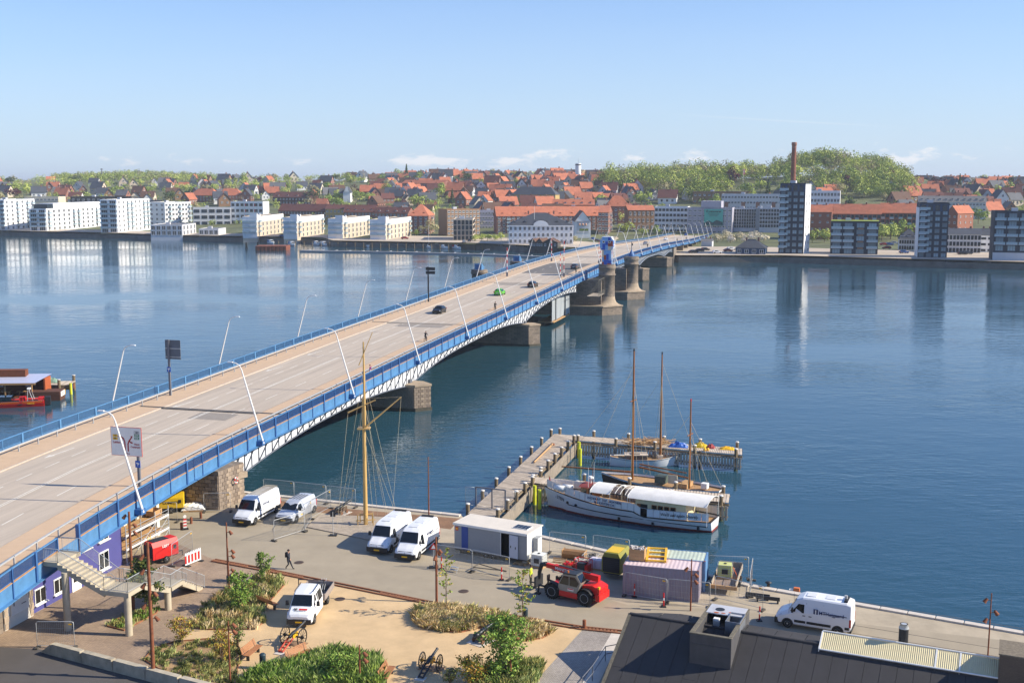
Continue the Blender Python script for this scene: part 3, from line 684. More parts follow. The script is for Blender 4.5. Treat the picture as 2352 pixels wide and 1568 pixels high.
def van(label, loc, head, L=6.2, W=2.04, Hh=2.48, wb=4.33, body=None, bump=None, name='parked_van', letter=(), vents=True, roofribs=False, grp=None, moulding=True):
 body = body or m_vanw; bump = bump or m_black
 t = thing(name, label, 'van', (*loc, QZ+.01), R(head), grp)
 f = wb/2+.95; rr = f-L; w = W/2; low = Hh < 2.1
 zb = .32; hb = 1.06 if not low else .98; hw = 1.36 if not low else 1.2
 tx = 1.55 if not low else 1.75
 S = Shape([(f, .36, w*.72, .62, w*.78, .80, w*.7), (f-.1, .3, w*.9, .70, w*.93, .94, w*.82), (f-.32, .28, w*.97, .85, w*.99, hb+.03, w*.86), (f-.95, zb, w, hw-.28, w, hw, w*.88),
    (f-tx, zb, w, hw-.05, w, Hh-.22, w*.80), (f-tx-.45, zb, w, hw, w, Hh-.04, w*.80), (f-tx-1.2, zb, w, hw, w, Hh, w*.82), (rr+.35, zb, w, hw, w, Hh-.02, w*.82), (rr+.06, zb+.05, w*.98, hw, w*.98, Hh-.1, w*.8), (rr, zb+.1, w*.95, hw, w*.95, Hh-.18, w*.76)])
 S.body(body).build('body', t)
 def wind(x0, z0, w0, x1, z1, w1, nm, mat=m_glass):
  nrm = Vector((z1-z0, 0, x0-x1)).normalized()*.016
  p = [Vector((x0, -w0, z0))+nrm, Vector((x0, w0, z0))+nrm, Vector((x1, w1, z1))+nrm, Vector((x1, -w1, z1))+nrm]; return MB(mat).add(p, [(0, 1, 2, 3)]).build(nm, t)
 wind(f-1.0, hw+.07, w*.84, f-tx+.02, Hh-.25, w*.72, 'windscreen')
 for sd in (1, -1):
  mb = MB(m_glass); S.side_quad(mb, f-1.25, f-2.15, hw-.02, Hh-.52 if not low else Hh-.28, sd, x0t=f-1.72); mb.build('side_window', t)
  mb = MB(m_black); S.side_quad(mb, f-1.12, f-1.28, hw-.02, hw+.25, sd, x0t=f-1.25, x1t=f-1.33); mb.build('quarter_trim', t)
  mb = MB(m_black)
  for xx in (f-1.02, f-2.3, f-3.55): S.side_quad(mb, xx, xx-.018, .5, Hh-.35, sd, off=.006)
  mb.build('door_seam', t)
  mb = MB(m_black); S.side_quad(mb, f-2.05, f-2.25, hw-.25, hw-.19, sd, off=.02); S.side_quad(mb, f-2.5, f-2.72, hw-.25, hw-.19, sd, off=.02); mb.build('door_handle', t)
  if moulding:
   for a, b in ((f-1.45, f-2.28), (f-2.36, -wb/2+.5), (-wb/2-.5, rr+.1)):
    mb = MB(bump); S.side_quad(mb, a, b, .55, .74, sd, off=.022); S.side_quad(mb, a, b, .74, .745, sd, off=.01); mb.build('side_moulding', t)
   mb = MB(bump); S.side_quad(mb, f-3.5, rr+.3, hw+.12, hw+.17, sd, off=.012); mb.build('door_rail', t)
  mm = MB(m_black).box((f-1.32, sd*(w+.2), hw+.18), (.14, .24, .36), taper=.85).box((f-1.3, sd*(w+.06), hw+.02), (.06, .16, .06)); mm.build('mirror', t)
  mb = MB(m_hl); z0 = hb-.22
  mb.add([(f-.07, sd*w*.55, z0-.04), (f-.2, sd*(w*.94), z0), (f-.52, sd*(w*1.005), z0+.20), (f-.26, sd*w*.62, z0+.22)], [(0, 1, 2, 3) if sd > 0 else (3, 2, 1, 0)])
  hl = mb.build('headlight', t)
  mb = MB(m_tl).bx(rr-.015, rr+.12, sd*(w*.95)-.05, sd*(w*.95)+.04, .75, 1.35); mb.build('tail_light', t)
 MB(bump).bx(f-.6, f+.03, -w*.95, w*.95, .28, .70).build('front_bumper', t)
 MB(bump).bx(rr-.05, rr+.25, -w*.95, w*.95, .32, .56).build('rear_bumper', t)
 MB(m_black).add([(f+.02, -w*.56, .66), (f+.02, w*.56, .66), (f-.075, w*.62, .93), (f-.075, -w*.62, .93)], [(0, 1, 2, 3)]).build('grille', t)
 MB(m_rim).add([(f+.03, 0, .72), (f-.0, .07, .80), (f-.03, 0, .89), (f-.0, -.07, .80)], [(0, 1, 2, 3)]).build('badge', t)
 MB(m_plate).bx(f+.03, f+.045, -.26, .26, .40, .52).build('number_plate', t)
 MB(m_black).bx(rr-.012, rr+.05, -.012, .012, .6, Hh-.3).build('rear_door_seam', t)
 if roofribs:
  for k in range(9): MB(m_conc).bx(f-tx-1.3-k*.42, f-tx-1.1-k*.42, -w*.68, w*.68, Hh+.02, Hh+.035).build('roof_rib', t)
 elif vents:
  MB(M('roof_panel', '#d6d8da', .4, var=.03)).bx(f-2.9, f-2.2, -.4, .4, Hh+.005, Hh+.035).bx(f-4.3, f-3.6, -.4, .4, Hh+.005, Hh+.035).build('roof_panel', t)
  MB(m_black).bx(rr+.35, rr+.6, -w*.55, w*.55, Hh-.01, Hh+.12).build('roof_ladder_guard', t)
 add_wheels(t, S, (wb/2, -wb/2), .35, .23, W)
 for txt, size, x, z, mat in letter: lettering(txt, size, mat, t, (x, S.y(x, z)+.018, z), (-1, 0, 0), (0, -(w-S.s[6][6])*.9 if z > hw else 0, 1))
 t['S'] = 0; del t['S']
 return t, S, f
CARC = {}
def car(label, loc, rz, mat, name='car', grp=None, est=False):
 key = (mat.name, est)
 if key in CARC: return copy_tree(CARC[key], loc, rz, label)
 t = thing(name, label, 'car', loc, rz, grp)
 L, W, H2, wb = 4.3, 1.8, 1.5, 2.6; w = W/2; f = L/2
 S = Shape([(f, .3, w*.75, .5, w*.8, .66, w*.7), (f-.2, .24, w*.92, .58, w*.95, .78, w*.8), (f-1.05, .24, w, .86, w, .96, w*.85), (f-1.75, .24, w, .92, w, H2-.06, w*.70), (f-2.3, .24, w, .92, w, H2, w*.70),
    (-f+(.55 if est else .95), .24, w, .94, w, H2-.08, w*.68), (-f+(.2 if est else .3), .26, w*.98, .95, w*.98, 1.06 if not est else 1.1, w*.8), (-f, .34, w*.88, .7, w*.9, .9, w*.75)])
 S.body(mat).build('body', t)
 def pane(x0, z0, w0, x1, z1, w1, s):
  n = Vector((abs(z1-z0), 0, abs(x0-x1))).normalized()*.014; n.x *= s
  p = [Vector((x0, -w0, z0))+n, Vector((x0, w0, z0))+n, Vector((x1, w1, z1))+n, Vector((x1, -w1, z1))+n]
  MB(m_glass).add(p, [(0, 1, 2, 3) if s > 0 else (3, 2, 1, 0)]).build('windscreen' if s > 0 else 'rear_window', t)
 pane(f-1.1, 1.0, w*.82, f-1.72, H2-.1, w*.64, 1)
 pane(-f+(.22 if est else .34), 1.1, w*.74, -f+(.52 if est else .9), H2-.12, w*.6, -1)
 for sd in (1, -1):
  for a, b, at, bt in ((f-1.35, f-2.2, f-1.85, f-2.2), (f-2.27, -f+.62, f-2.27, -f+.95)):
   mb = MB(m_glass); S.side_quad(mb, a, b, .95, H2-.13, sd, x0t=at, x1t=bt); mb.build('side_window', t)
  MB(m_hl).add([(f-.06, sd*w*.5, .60), (f-.16, sd*w*.9, .62), (f-.34, sd*w*.94, .76), (f-.16, sd*w*.55, .74)], [(0, 1, 2, 3) if sd > 0 else (3, 2, 1, 0)]).build('headlight', t)
  MB(m_tl).bx(-f-.01, -f+.16, sd*w*.86-.16, sd*w*.86+.1, .74, .94).build('tail_light', t)
  MB(mat).box((f-1.5, sd*(w+.1), .98), (.12, .18, .12)).build('mirror', t)
 MB(m_platew).bx(-f-.02, -f, -.26, .26, .55, .66).build('number_plate', t)
 MB(m_black).bx(f-.4, f+.02, -w*.8, w*.8, .26, .42).build('front_bumper', t)
 add_wheels(t, S, (wb/2, -wb/2), .31, .2, W)
 CARC[key] = t
 return t
def skin_person(joints, bones, tags, mats, name, parent, scale=1.):
 me = bpy.data.meshes.new('b'); names = list(joints)
 me.from_pydata([Vector(joints[n][0])*scale for n in names], [], [])
 me.from_pydata([], [], []) if False else None
 me.clear_geometry(); me.from_pydata([tuple(Vector(joints[n][0])*scale) for n in names], [(names.index(a), names.index(b)) for a, b in bones], [])
 o = bpy.data.objects.new('b', me); COL.objects.link(o)
 sk = o.modifiers.new('s', 'SKIN'); ss = o.modifiers.new('u', 'SUBSURF'); ss.levels = 1; ss.render_levels = 1
 if not me.skin_vertices: me.attributes
 sv = me.skin_vertices[0].data if me.skin_vertices else None
 if sv is None:
  bpy.context.view_layer.objects.active = o
 for i, n in enumerate(names):
  r = joints[n][1]*scale
  if sv: sv[i].radius = (r, r) if not isinstance(r, tuple) else r; sv[i].use_root = (n == 'pelvis')
 dg = bpy.context.evaluated_depsgraph_get(); out = bpy.data.meshes.new_from_object(o.evaluated_get(dg)); bpy.data.objects.remove(o)
 out.materials.clear(); ml = list(dict.fromkeys(mats.values()))
 for m in ml: out.materials.append(m)
 segs = [(Vector(joints[a][0])*scale, Vector(joints[b][0])*scale, tags[(a, b)]) for a, b in bones]
 for p in out.polygons:
  best = None
  for a, b, tg in segs:
   ab = b-a; tt = max(0, min(1, (p.center-a).dot(ab)/ab.length_squared)); d = (p.center-(a+ab*tt)).length
   if best is None or d < best[0]: best = (d, tg)
  p.material_index = ml.index(mats[best[1]]); p.use_smooth = True
 out.name = name
 return put(name, out, parent)
m_skin = M('skin', '#d2a184', .6, var=.05); m_hair = M('hair_dark', '#2a1d16', .7, var=.2)
def person(label, loc, rz, coat, legs, pose='walk', hair=None, z=None, name='person', grp=None, bag=None):
 """standing, walking, cycling or crouching figure; x is forward"""
 t = thing(name, label, 'person', loc, rz, grp)
 J = {'pelvis': ((0, 0, .95), .13), 'waist': ((0.01, 0, 1.12), .125), 'chest': ((.02, 0, 1.32), .15), 'neck': ((.03, 0, 1.49), .055), 'jaw': ((.06, 0, 1.56), .065), 'head': ((.055, 0, 1.66), .095), 'crown': ((.04, 0, 1.72), .07)}
 B_ = [('pelvis', 'waist'), ('waist', 'chest'), ('chest', 'neck'), ('neck', 'jaw'), ('jaw', 'head'), ('head', 'crown')]
 T = {B_[0]: 'coat', B_[1]: 'coat', B_[2]: 'coat', B_[3]: 'skin', B_[4]: 'skin', B_[5]: 'skin'}
 if pose == 'walk': leg = {1: ((.16, .52), (.36, .09), (.52, .04)), -1: ((.08, .5), (-.22, .13), (-.12, .04))}; arm = {1: ((-.12, 1.18), (-.24, .98)), -1: ((.14, 1.18), (.30, 1.02))}
 elif pose == 'bike': leg = {1: ((.34, .72), (.16, .42), (.30, .36)), -1: ((.30, .55), (.12, .18), (.26, .13))}; arm = {1: ((.32, 1.16), (.52, 1.02)), -1: ((.32, 1.16), (.52, 1.02))}
 elif pose == 'photo': leg = {1: ((.02, .5), (0, .09), (.14, .04)), -1: ((.02, .5), (0, .09), (.14, .04))}; arm = {1: ((.16, 1.25), (.18, 1.55)), -1: ((.16, 1.25), (.18, 1.55))}
 elif pose == 'crouch': leg = {1: ((.40, .86), (.10, .42), (.30, .36)), -1: ((.42, .86), (.12, .42), (.32, .36))}; arm = {1: ((.40, 1.06), (.58, .86)), -1: ((.40, 1.06), (.58, .86))}
 else: leg = {1: ((.02, .5), (-.01, .09), (.13, .04)), -1: ((.03, .5), (0, .09), (.14, .04))}; arm = {1: ((-.02, 1.15), (.06, .9)), -1: ((-.02, 1.15), (.06, .9))}
 lean = {'bike': .22, 'crouch': .25}.get(pose, 0)
 for k in ('waist', 'chest', 'neck', 'jaw', 'head', 'crown'):
  (x, y, zz), r = J[k]; J[k] = ((x+lean*(zz-.95)/.55, y, zz-lean*.25*(zz-.95)), r)
 for s in (1, -1):
  n = 'l' if s > 0 else 'r'; (kx, kz), (ax, az), (tx, tz) = leg[s]; (ex, ez), (hx, hz) = arm[s]
  J[n+'hip'] = ((0, s*.10, .88), .105); J[n+'knee'] = ((kx, s*.11, kz), .07); J[n+'ank'] = ((ax, s*.11, az), .048); J[n+'toe'] = ((tx, s*.13, tz), .042)
  sh = (J['chest'][0][0], s*.19, J['chest'][0][2]+.08); dz = J['chest'][0][2]-1.32
  J[n+'sh'] = (sh, .07); J[n+'elb'] = ((sh[0]+ex, s*.25, ez+dz), .048); J[n+'wri'] = ((sh[0]+hx, s*(.24 if pose != 'photo' else .1), hz+dz), .034)
  J[n+'palm'] = ((sh[0]+hx+.03, s*(.235 if pose != 'photo' else .08), hz+dz-.07 if pose not in ('bike', 'photo') else hz+dz-.01), .03)
  for a, b, tg in (('pelvis', n+'hip', 'legs'), (n+'hip', n+'knee', 'legs'), (n+'knee', n+'ank', 'legs'), (n+'ank', n+'toe', 'shoe'), ('chest', n+'sh', 'coat'), (n+'sh', n+'elb', 'coat'), (n+'elb', n+'wri', 'coat'), (n+'wri', n+'palm', 'skin')):
   B_.append((a, b)); T[(a, b)] = tg
  for q, (dx, dy, ln) in enumerate(((.02, .028, .06), (.03, .01, .075), (.03, -.01, .072), (.02, -.026, .055))):
   pn = J[n+'palm'][0]; fn = n+'f%d' % q
   J[fn] = ((pn[0]+dx+.01, pn[1]+dy, pn[2]-ln), .010); B_.append((n+'palm', fn)); T[(n+'palm', fn)] = 'skin'
  J[n+'th'] = ((J[n+'palm'][0][0]+.055, J[n+'palm'][0][1]-s*.01, J[n+'palm'][0][2]-.02), .011); B_.append((n+'palm', n+'th')); T[(n+'palm', n+'th')] = 'skin'
 skin_person(J, B_, T, {'coat': coat, 'legs': legs, 'skin': m_skin, 'shoe': m_black}, 'body', t)
 hd = Vector(J['head'][0])
 mb = MB(hair or m_hair); rings = []
 for k in range(7):
  a = math.pi*(.0+k/6*.62); rr = math.sin(a)*.115+.002; rings.append([(hd.x-.02+math.cos(2*math.pi*j/12)*rr*(1.05 if math.cos(2*math.pi*j/12) < 0 else .88), hd.y+math.sin(2*math.pi*j/12)*rr, hd.z+.02+math.cos(a)*.115) for j in range(12)])
 mb.loft(rings[::-1], smooth=True); mb.build('hair', t)
 fx = hd.x+.092
 fm = MB(m_skin).add([(fx-.005, -.014, hd.z-.03), (fx-.005, .014, hd.z-.03), (fx+.022, 0, hd.z-.028), (fx-.003, 0, hd.z+.012)], [(0, 2, 3), (2, 1, 3), (0, 1, 2)]); fm.build('nose', t)
 for s in (1, -1):
  MB(m_ink).box((fx-.003, s*.034, hd.z+.012), (.008, .022, .010)).build('eye', t)
  MB(m_skin).box((hd.x-.01, s*.095, hd.z-.005), (.03, .018, .055)).build('ear', t)
 MB(M('lips', '#a5564e', .6, var=0)).box((fx-.008, 0, hd.z-.062), (.008, .045, .010)).build('mouth', t)
 if bag: MB(bag).box((-.18, 0, 1.28), (.16, .28, .42), taper=.85).build('backpack', t)
 return t
def bicycle(label, loc, rz, grp=None):
 t = thing('bicycle', label, 'bicycle', loc, rz, grp); m_f = M('bike_frame', '#26282c', .4, .4, var=.1)
 for x in (.55, -.5):
  w = MB(m_tyre); w.tube([(x+.34*math.cos(2*math.pi*k/18), 0, .34+.34*math.sin(2*math.pi*k/18)) for k in range(19)], .02, 5, cap=False)
  for k in range(6): a = math.pi*k/6; w.tube([(x+.33*math.cos(a), 0, .34+.33*math.sin(a)), (x-.33*math.cos(a), 0, .34-.33*math.sin(a))], .004, 3, m_galv)
  w.build('wheel', t)
 fr = MB(m_f);
 for a, b in (((-.5, 0, .34), (0, 0, .3)), ((-.5, 0, .34), (-.15, 0, .82)), ((0, 0, .3), (-.17, 0, .9)), ((0, 0, .3), (.42, 0, .8)), ((-.15, 0, .82), (.40, 0, .85)), ((.38, 0, .95), (.55, 0, .34))): fr.tube([a, b], .018, 5)
 fr.build('frame', t); MB(m_black).box((-.2, 0, .93), (.26, .14, .06)).build('saddle', t); MB(m_f).tube([(.34, -.28, 1.0), (.38, 0, .98), (.34, .28, 1.0)], .015, 5).build('handlebar', t)
 return t
def leaves(name, n, sampler, size, mats, seed=1, flat=.0, main=0.):
 """many leaf-sized faces spread through a volume"""
 rg = np.random.default_rng(seed); me = bpy.data.meshes.new(name)
 P = np.array([sampler(rg) for _ in range(n)]); s = size*rg.uniform(.6, 1.35, n)
 a = rg.normal(size=(n, 3)); b = rg.normal(size=(n, 3))
 if P.shape[1] > 3: c = P[:, 3:]+rg.normal(0, .27, (n, 3)); c /= np.linalg.norm(c, axis=1)[:, None]; P = P[:, :3]; a -= (a*c).sum(1)[:, None]*c; a /= np.linalg.norm(a, axis=1)[:, None]; b = np.cross(c, a)
 a /= np.linalg.norm(a, axis=1)[:, None]; b -= (b*a).sum(1)[:, None]*a; b /= np.linalg.norm(b, axis=1)[:, None]
 V = np.empty((n, 4, 3)); V[:, 0] = P-a*s[:, None]*.5; V[:, 1] = P-b*s[:, None]*.33; V[:, 2] = P+a*s[:, None]*.5; V[:, 3] = P+b*s[:, None]*.33
 me.vertices.add(n*4); me.vertices.foreach_set('co', V.reshape(-1)); me.loops.add(n*4); me.loops.foreach_set('vertex_index', np.arange(n*4, dtype=np.int32))
 me.polygons.add(n); me.polygons.foreach_set('loop_start', np.arange(0, n*4, 4, dtype=np.int32)); me.polygons.foreach_set('loop_total', np.full(n, 4, dtype=np.int32))
 for m in mats: me.materials.append(m)
 me.polygons.foreach_set('material_index', np.where(rg.random(n) < main, 0, rg.integers(0, len(mats), n)).astype(np.int32)); me.update(); me.validate(); return me
def blades(name, pts, h, w, mats, seed=1, per=14, spread=.18, lean=.5):
 """grass clumps: thin leaning triangles"""
 rg = np.random.default_rng(seed); pts = np.array(pts); n = len(pts)*per
 base = np.repeat(pts, per, 0)+np.c_[rg.normal(0, spread, (n, 2)), np.zeros(n)]
 hh = np.repeat(rg.uniform(.6, 1.25, len(pts)), per)*h*rg.uniform(.6, 1.1, n); an = rg.uniform(0, 2*math.pi, n); ln = rg.uniform(.1, lean, n)*hh
 tip = base+np.c_[np.cos(an)*ln, np.sin(an)*ln, hh]; mid = base+np.c_[np.cos(an)*ln*.3, np.sin(an)*ln*.3, hh*.6]; side = np.c_[-np.sin(an), np.cos(an), np.zeros(n)]*w
 V = np.empty((n, 4, 3)); V[:, 0] = base-side*.5; V[:, 1] = base+side*.5; V[:, 2] = mid+side*.8; V[:, 3] = tip
 me = bpy.data.meshes.new(name); me.vertices.add(n*4); me.vertices.foreach_set('co', V.reshape(-1)); me.loops.add(n*4); me.loops.foreach_set('vertex_index', np.arange(n*4, dtype=np.int32))
 me.polygons.add(n); me.polygons.foreach_set('loop_start', np.arange(0, n*4, 4, dtype=np.int32)); me.polygons.foreach_set('loop_total', np.full(n, 4, dtype=np.int32))
 for m in mats: me.materials.append(m)
 me.polygons.foreach_set('material_index', np.repeat(rg.integers(0, len(mats), len(pts)), per).astype(np.int32)); me.update(); me.validate(); return me
def leafm(n, c, v=.25): return M('leaf_'+n, c, .7, var=v, scale=1.5, spec=.3)
m_lg = [leafm('fresh_a', '#71913a'), leafm('fresh_b', '#8fa549'), leafm('fresh_c', '#58772f')]
m_lo = [leafm('ochre_a', '#b39a3e'), leafm('ochre_b', '#8f8c34'), leafm('ochre_c', '#a8763a')]
m_ld = [leafm('olive_a', '#6b7440'), leafm('olive_b', '#56632f'), leafm('olive_c', '#808448')]
m_dry = [leafm('dry_a', '#cdb788'), leafm('dry_b', '#b59a68'), leafm('dry_c', '#9a9a58'), leafm('dry_d', '#e0cda4')]
m_pine = [leafm('pine_a', '#4b5f2c'), leafm('pine_b', '#37491f'), leafm('pine_c', '#7c7c3a')]
m_gra = [leafm('blade_a', '#8a9d58'), leafm('blade_b', '#a9b270'), leafm('blade_c', '#a5a060'), leafm('blade_d', '#6c823f')]
m_bark = M('bark', '#6b5a44', .9, var=.25, scale=4)
def young_tree(name, label, loc, h, r, mats, nl, size, seed, trunk_h=None, multi=1, cat='tree', grp=None, sparse=False, tr=.045):
 rg = random.Random(seed); t = thing(name, label, cat, loc, 0, grp); tk = MB(m_bark); tips = []
 th = trunk_h if trunk_h is not None else h*.35
 for q in range(multi):
  ox, oy = (rg.uniform(-.12, .12), rg.uniform(-.12, .12)) if multi > 1 else (0, 0); lx, ly = (rg.uniform(-.5, .5)*r, rg.uniform(-.5, .5)*r) if multi > 1 else (rg.uniform(-.05, .05), rg.uniform(-.05, .05))
  P = [Vector((ox+lx*f*f, oy+ly*f*f, h*.96*f)) for f in (0, .25, .5, .75, 1)]; tk.tube(P, tr, 6, r1=tr*.2)
  nb = int(9 if multi > 1 else 26*(1 if not sparse else 1.2))
  for k in range(nb):
   f = (th/h)+(1-th/h)*(k+.5)/nb; i = min(3, int(f*4)); b0 = P[i].lerp(P[i+1], f*4-i); a = rg.uniform(0, 6.28)
   env = math.sin(math.pi*min(1, max(.08, (f-th/h)/(1-th/h)*.85+.12)))**.7
   ln = r*env*rg.uniform(.6, 1.1); e = b0+Vector((math.cos(a)*ln, math.sin(a)*ln, ln*rg.uniform(.15, .7))); m = b0.lerp(e, .5)+Vector((0, 0, -.04*ln)); tk.tube([b0, m, e], tr*.28, 3, r1=.004); tips += [(b0, m, e)]
 tk.build('trunk', t)
 def smp(g):
  b0, m, e = tips[g.integers(len(tips))]; f = g.uniform(.25, 1.08); p = b0.lerp(e, f); s = r*(.10 if not sparse else .05); return (p.x+g.normal(0, s), p.y+g.normal(0, s), max(.05, p.z+g.normal(0, s)))
 put('crown', leaves('crown', nl, smp, size, mats, seed), t); return t
_FM = {}
def fence(label, a, b, hgt=2.0, grp='mesh site fence panels', dense=True):
 a = Vector((a[0], a[1], QZ+.02)); b = Vector((b[0], b[1], QZ+.02)); d = b-a; L = d.length
 t = thing('site_fence', label, 'fence panel', a, math.atan2(d.y, d.x), grp)
 fr = MB(m_galv); rr = .12
 fr.tube([(0, 0, 0), (0, 0, hgt-rr), (rr*.3, 0, hgt-rr*.3), (rr, 0, hgt), (L-rr, 0, hgt), (L-rr*.3, 0, hgt-rr*.3), (L, 0, hgt-rr), (L, 0, 0)], .024, 6); fr.tube([(0, 0, .2), (L, 0, .2)], .02, 5)
 if not dense: fr.tube([(0, 0, .2), (L, 0, hgt-.05)], .012, 4)
 fr.build('frame', t)
 w = MB(M('fence_wire', '#a9adb0', .4, .5, var=0)); n = int(L/.13)
 for k in range(1, n): x = L*k/n; w.box((x, 0, hgt/2+.08), (.008, .008, hgt-.22))
 for z in (.55, 1.0, 1.5): w.box((L/2, 0, z), (L, .008, .012))
 w.build('wire_mesh', t)
 for x in (0, L): MB(M('foot_rubber', '#4d4942', .9, var=.2)).box((x, 0, .05), (.24, .62, .13)).build('foot', t)
 MB(m_yel).box((L-.25, -.02, hgt-.2), (.22, .012, .1)).build('tag_plate', t)
 return t
def ibc(label, loc, rz, z0=QZ, liquid=None, grp=None):
 t = thing('water_tank', label, 'ibc tank', (*loc, z0), rz); b = liquid or M('tank_plastic', '#d9dcd8', .4, var=.05)
 MB(b).box((0, 0, .68), (1.1, .95, 1.0), taper=.97).build('bottle', t); MB(m_black).cyl((0, 0, 1.18), .12, .05, 12).build('lid', t)
 c = MB(m_galv)
 for z in (.2, .42, .66, .9, 1.18):
  for s in (1, -1): c.box((0, s*.5, z), (1.2, .02, .025)); c.box((s*.6, 0, z), (.02, 1.0, .025))
 for k in range(7):
  for s in (1, -1): c.box((-.6+1.2*k/6, s*.5, .68), (.02, .02, 1.0))
 for k in range(6):
  for s in (1, -1): c.box((s*.6, -.5+k/5, .68), (.02, .02, 1.0))
 c.build('cage', t); MB(m_wood).box((0, 0, .08), (1.2, 1.0, .14)).build('pallet', t); MB(m_dark).box((0, -.515, .65), (.5, .012, .4)).build('label_plate', t); return t
def pallet(label, loc, rz, tilt=0, z0=QZ, grp=None):
 t = thing('pallet', label, 'pallet', (*loc, z0+.02), rz); t.rotation_euler = (tilt, 0, rz)
 for k in range(5): MB(m_wood).box((0, -.34+.17*k, .13), (1.2, .1, .022)).build('slat', t)
 for y in (-.34, 0, .34): MB(m_wood).box((0, y, .01), (1.2, .1, .022)).build('slat', t)
 for x in (-.55, 0, .55):
  for y in (-.34, 0, .34): MB(m_wood).box((x, y, .07), (.14, .1, .095)).build('block', t)
 return t
def crate(label, loc, rz, d, z0=QZ, fill=None, name='wooden_crate', mat=None):
 t = thing(name, label, 'crate', (*loc, z0), rz); m = mat or m_wood; L, W, H2 = d
 for s in (1, -1):
  for k in range(3): MB(m).box((0, s*W/2, .14+(H2-.12)*(k+.5)/3), (L, .025, (H2-.12)/3-.012)).build('board', t); MB(m).box((s*L/2, 0, .14+(H2-.12)*(k+.5)/3), (.025, W-.03, (H2-.12)/3-.012)).build('board', t)
 MB(m).box((0, 0, .13), (L, W, .03)).build('floor', t)
 for y in (-W*.4, 0, W*.4): MB(m).box((0, y, .055), (L, .09, .11)).build('runner', t)
 if fill:
  rg = random.Random(int(d[0]*77)); mb = MB(fill)
  for k in range(26): mb.box((rg.uniform(-L*.42, L*.42), rg.uniform(-W*.42, W*.42), H2-.02+rg.uniform(-.08, .14)), (rg.uniform(.12, .3), rg.uniform(.1, .22), rg.uniform(.08, .16)), rz=rg.uniform(0, 3))
  mb.build('rubble', t)
 return t
def marker(label, p):
 t = thing('marker_post', label, 'marker post', (*p, QZ), 0, 'red and white marker posts'); MB(m_black).box((0, 0, .06), (.42, .42, .1), taper=.8).build('base', t)
 for z0, z1, m in ((.11, .55, m_red), (.55, .75, m_wht), (.75, 1.15, m_red)): MB(m).lathe((0, 0, 0), [(.055, z0), (.055, z1)], 10).build('band', t)
 return t
def rusty_lamp(label, p, h, spots, r=.07):
 t = thing('spotlight_mast', label, 'lamp post', (p[0], p[1], QZ), 0, 'rusty spotlight masts')
 MB(m_rust).lathe((0, 0, 0), [(r*1.15, 0), (r, h*.5), (r*.75, h)], 10).build('pole', t)
 for z, a, n in spots:
  d = Vector((math.cos(R(a)), math.sin(R(a)), 0)); s = MB(m_rust); s.tube([(0, 0, z), d*.24+Vector((0, 0, z))], .025, 5)
  ax = (d*.6+Vector((0, 0, -.8))).normalized(); c = d*.30+Vector((0, 0, z+.1)); s.tube([c-ax*.04, c+ax*.12, c+ax*.32], .085, 9, r1=.15); s.build('spotlight', t)
 return t
def bench(label, c, rz):
 t = thing('park_bench', label, 'bench', (c[0], c[1], QZ+.01), rz, 'slatted park benches'); m = M('bench_wood', '#a5714a', .7, var=.15, scale=3)
 for k in range(6): MB(m).box((0, -.2+.085*k, .45), (2.0, .07, .035)).build('seat_slat', t)
 for k in range(5): b = MB(m).box((0, 0, 0), (2.0, .03, .07)).build('back_slat', t, (0, .31+.035*k, .53+.085*k)); b.rotation_euler = (R(-20), 0, 0)
 for x in (-.75, .75): MB(m_dark).bx(x-.04, x+.04, -.1, .12, 0, .43).build('leg', t); MB(m_dark).tube([(x, .25, .42), (x, .46, .9)], .02, 5).build('back_bracket', t)
 return t
def bin_(label, p):
 t = thing('litter_bin', label, 'litter bin', (*p, QZ+.01), 0, 'dark litter bins'); m = M('bin_green', '#2c4048', .5, .2, var=.1)
 MB(m).lathe((0, 0, 0), [(.2, 0), (.22, .06), (.22, .95)], 16).build('body', t); MB(m).lathe((0, 0, .95), [(.23, 0), (.23, .05), (.15, .13), (0.01, .15)], 16).build('lid', t); MB(m_ink).box((-.06, -.215, .8), (.2, .02, .12)).build('opening', t); return t
# ---------------------------------------------------------------- the near quay
def Q(S, T, z=0.): p = BO+BD*S+BN*T; return Vector((p.x, p.y, z))
def g(x, y, z=QZ): return G(x, y, z)
def crop(x0, y0, k): return lambda a, b: ((x0+a*k)/1.7007, (y0+b*k)/1.7007)
c3 = crop(850, 1800, .40391); c4 = crop(850, 2150, .40391); c6 = crop(1700, 2050, .53146); c7 = crop(2700, 2100, .55272); c8 = crop(2350, 2200, .29789); cS = crop(0, 1900, .48913); cL = crop(350, 2150, .32978); cD = crop(350, 1900, .2551)
def grp_of(c, *pts): return [G(*c(*p), QZ) for p in pts]
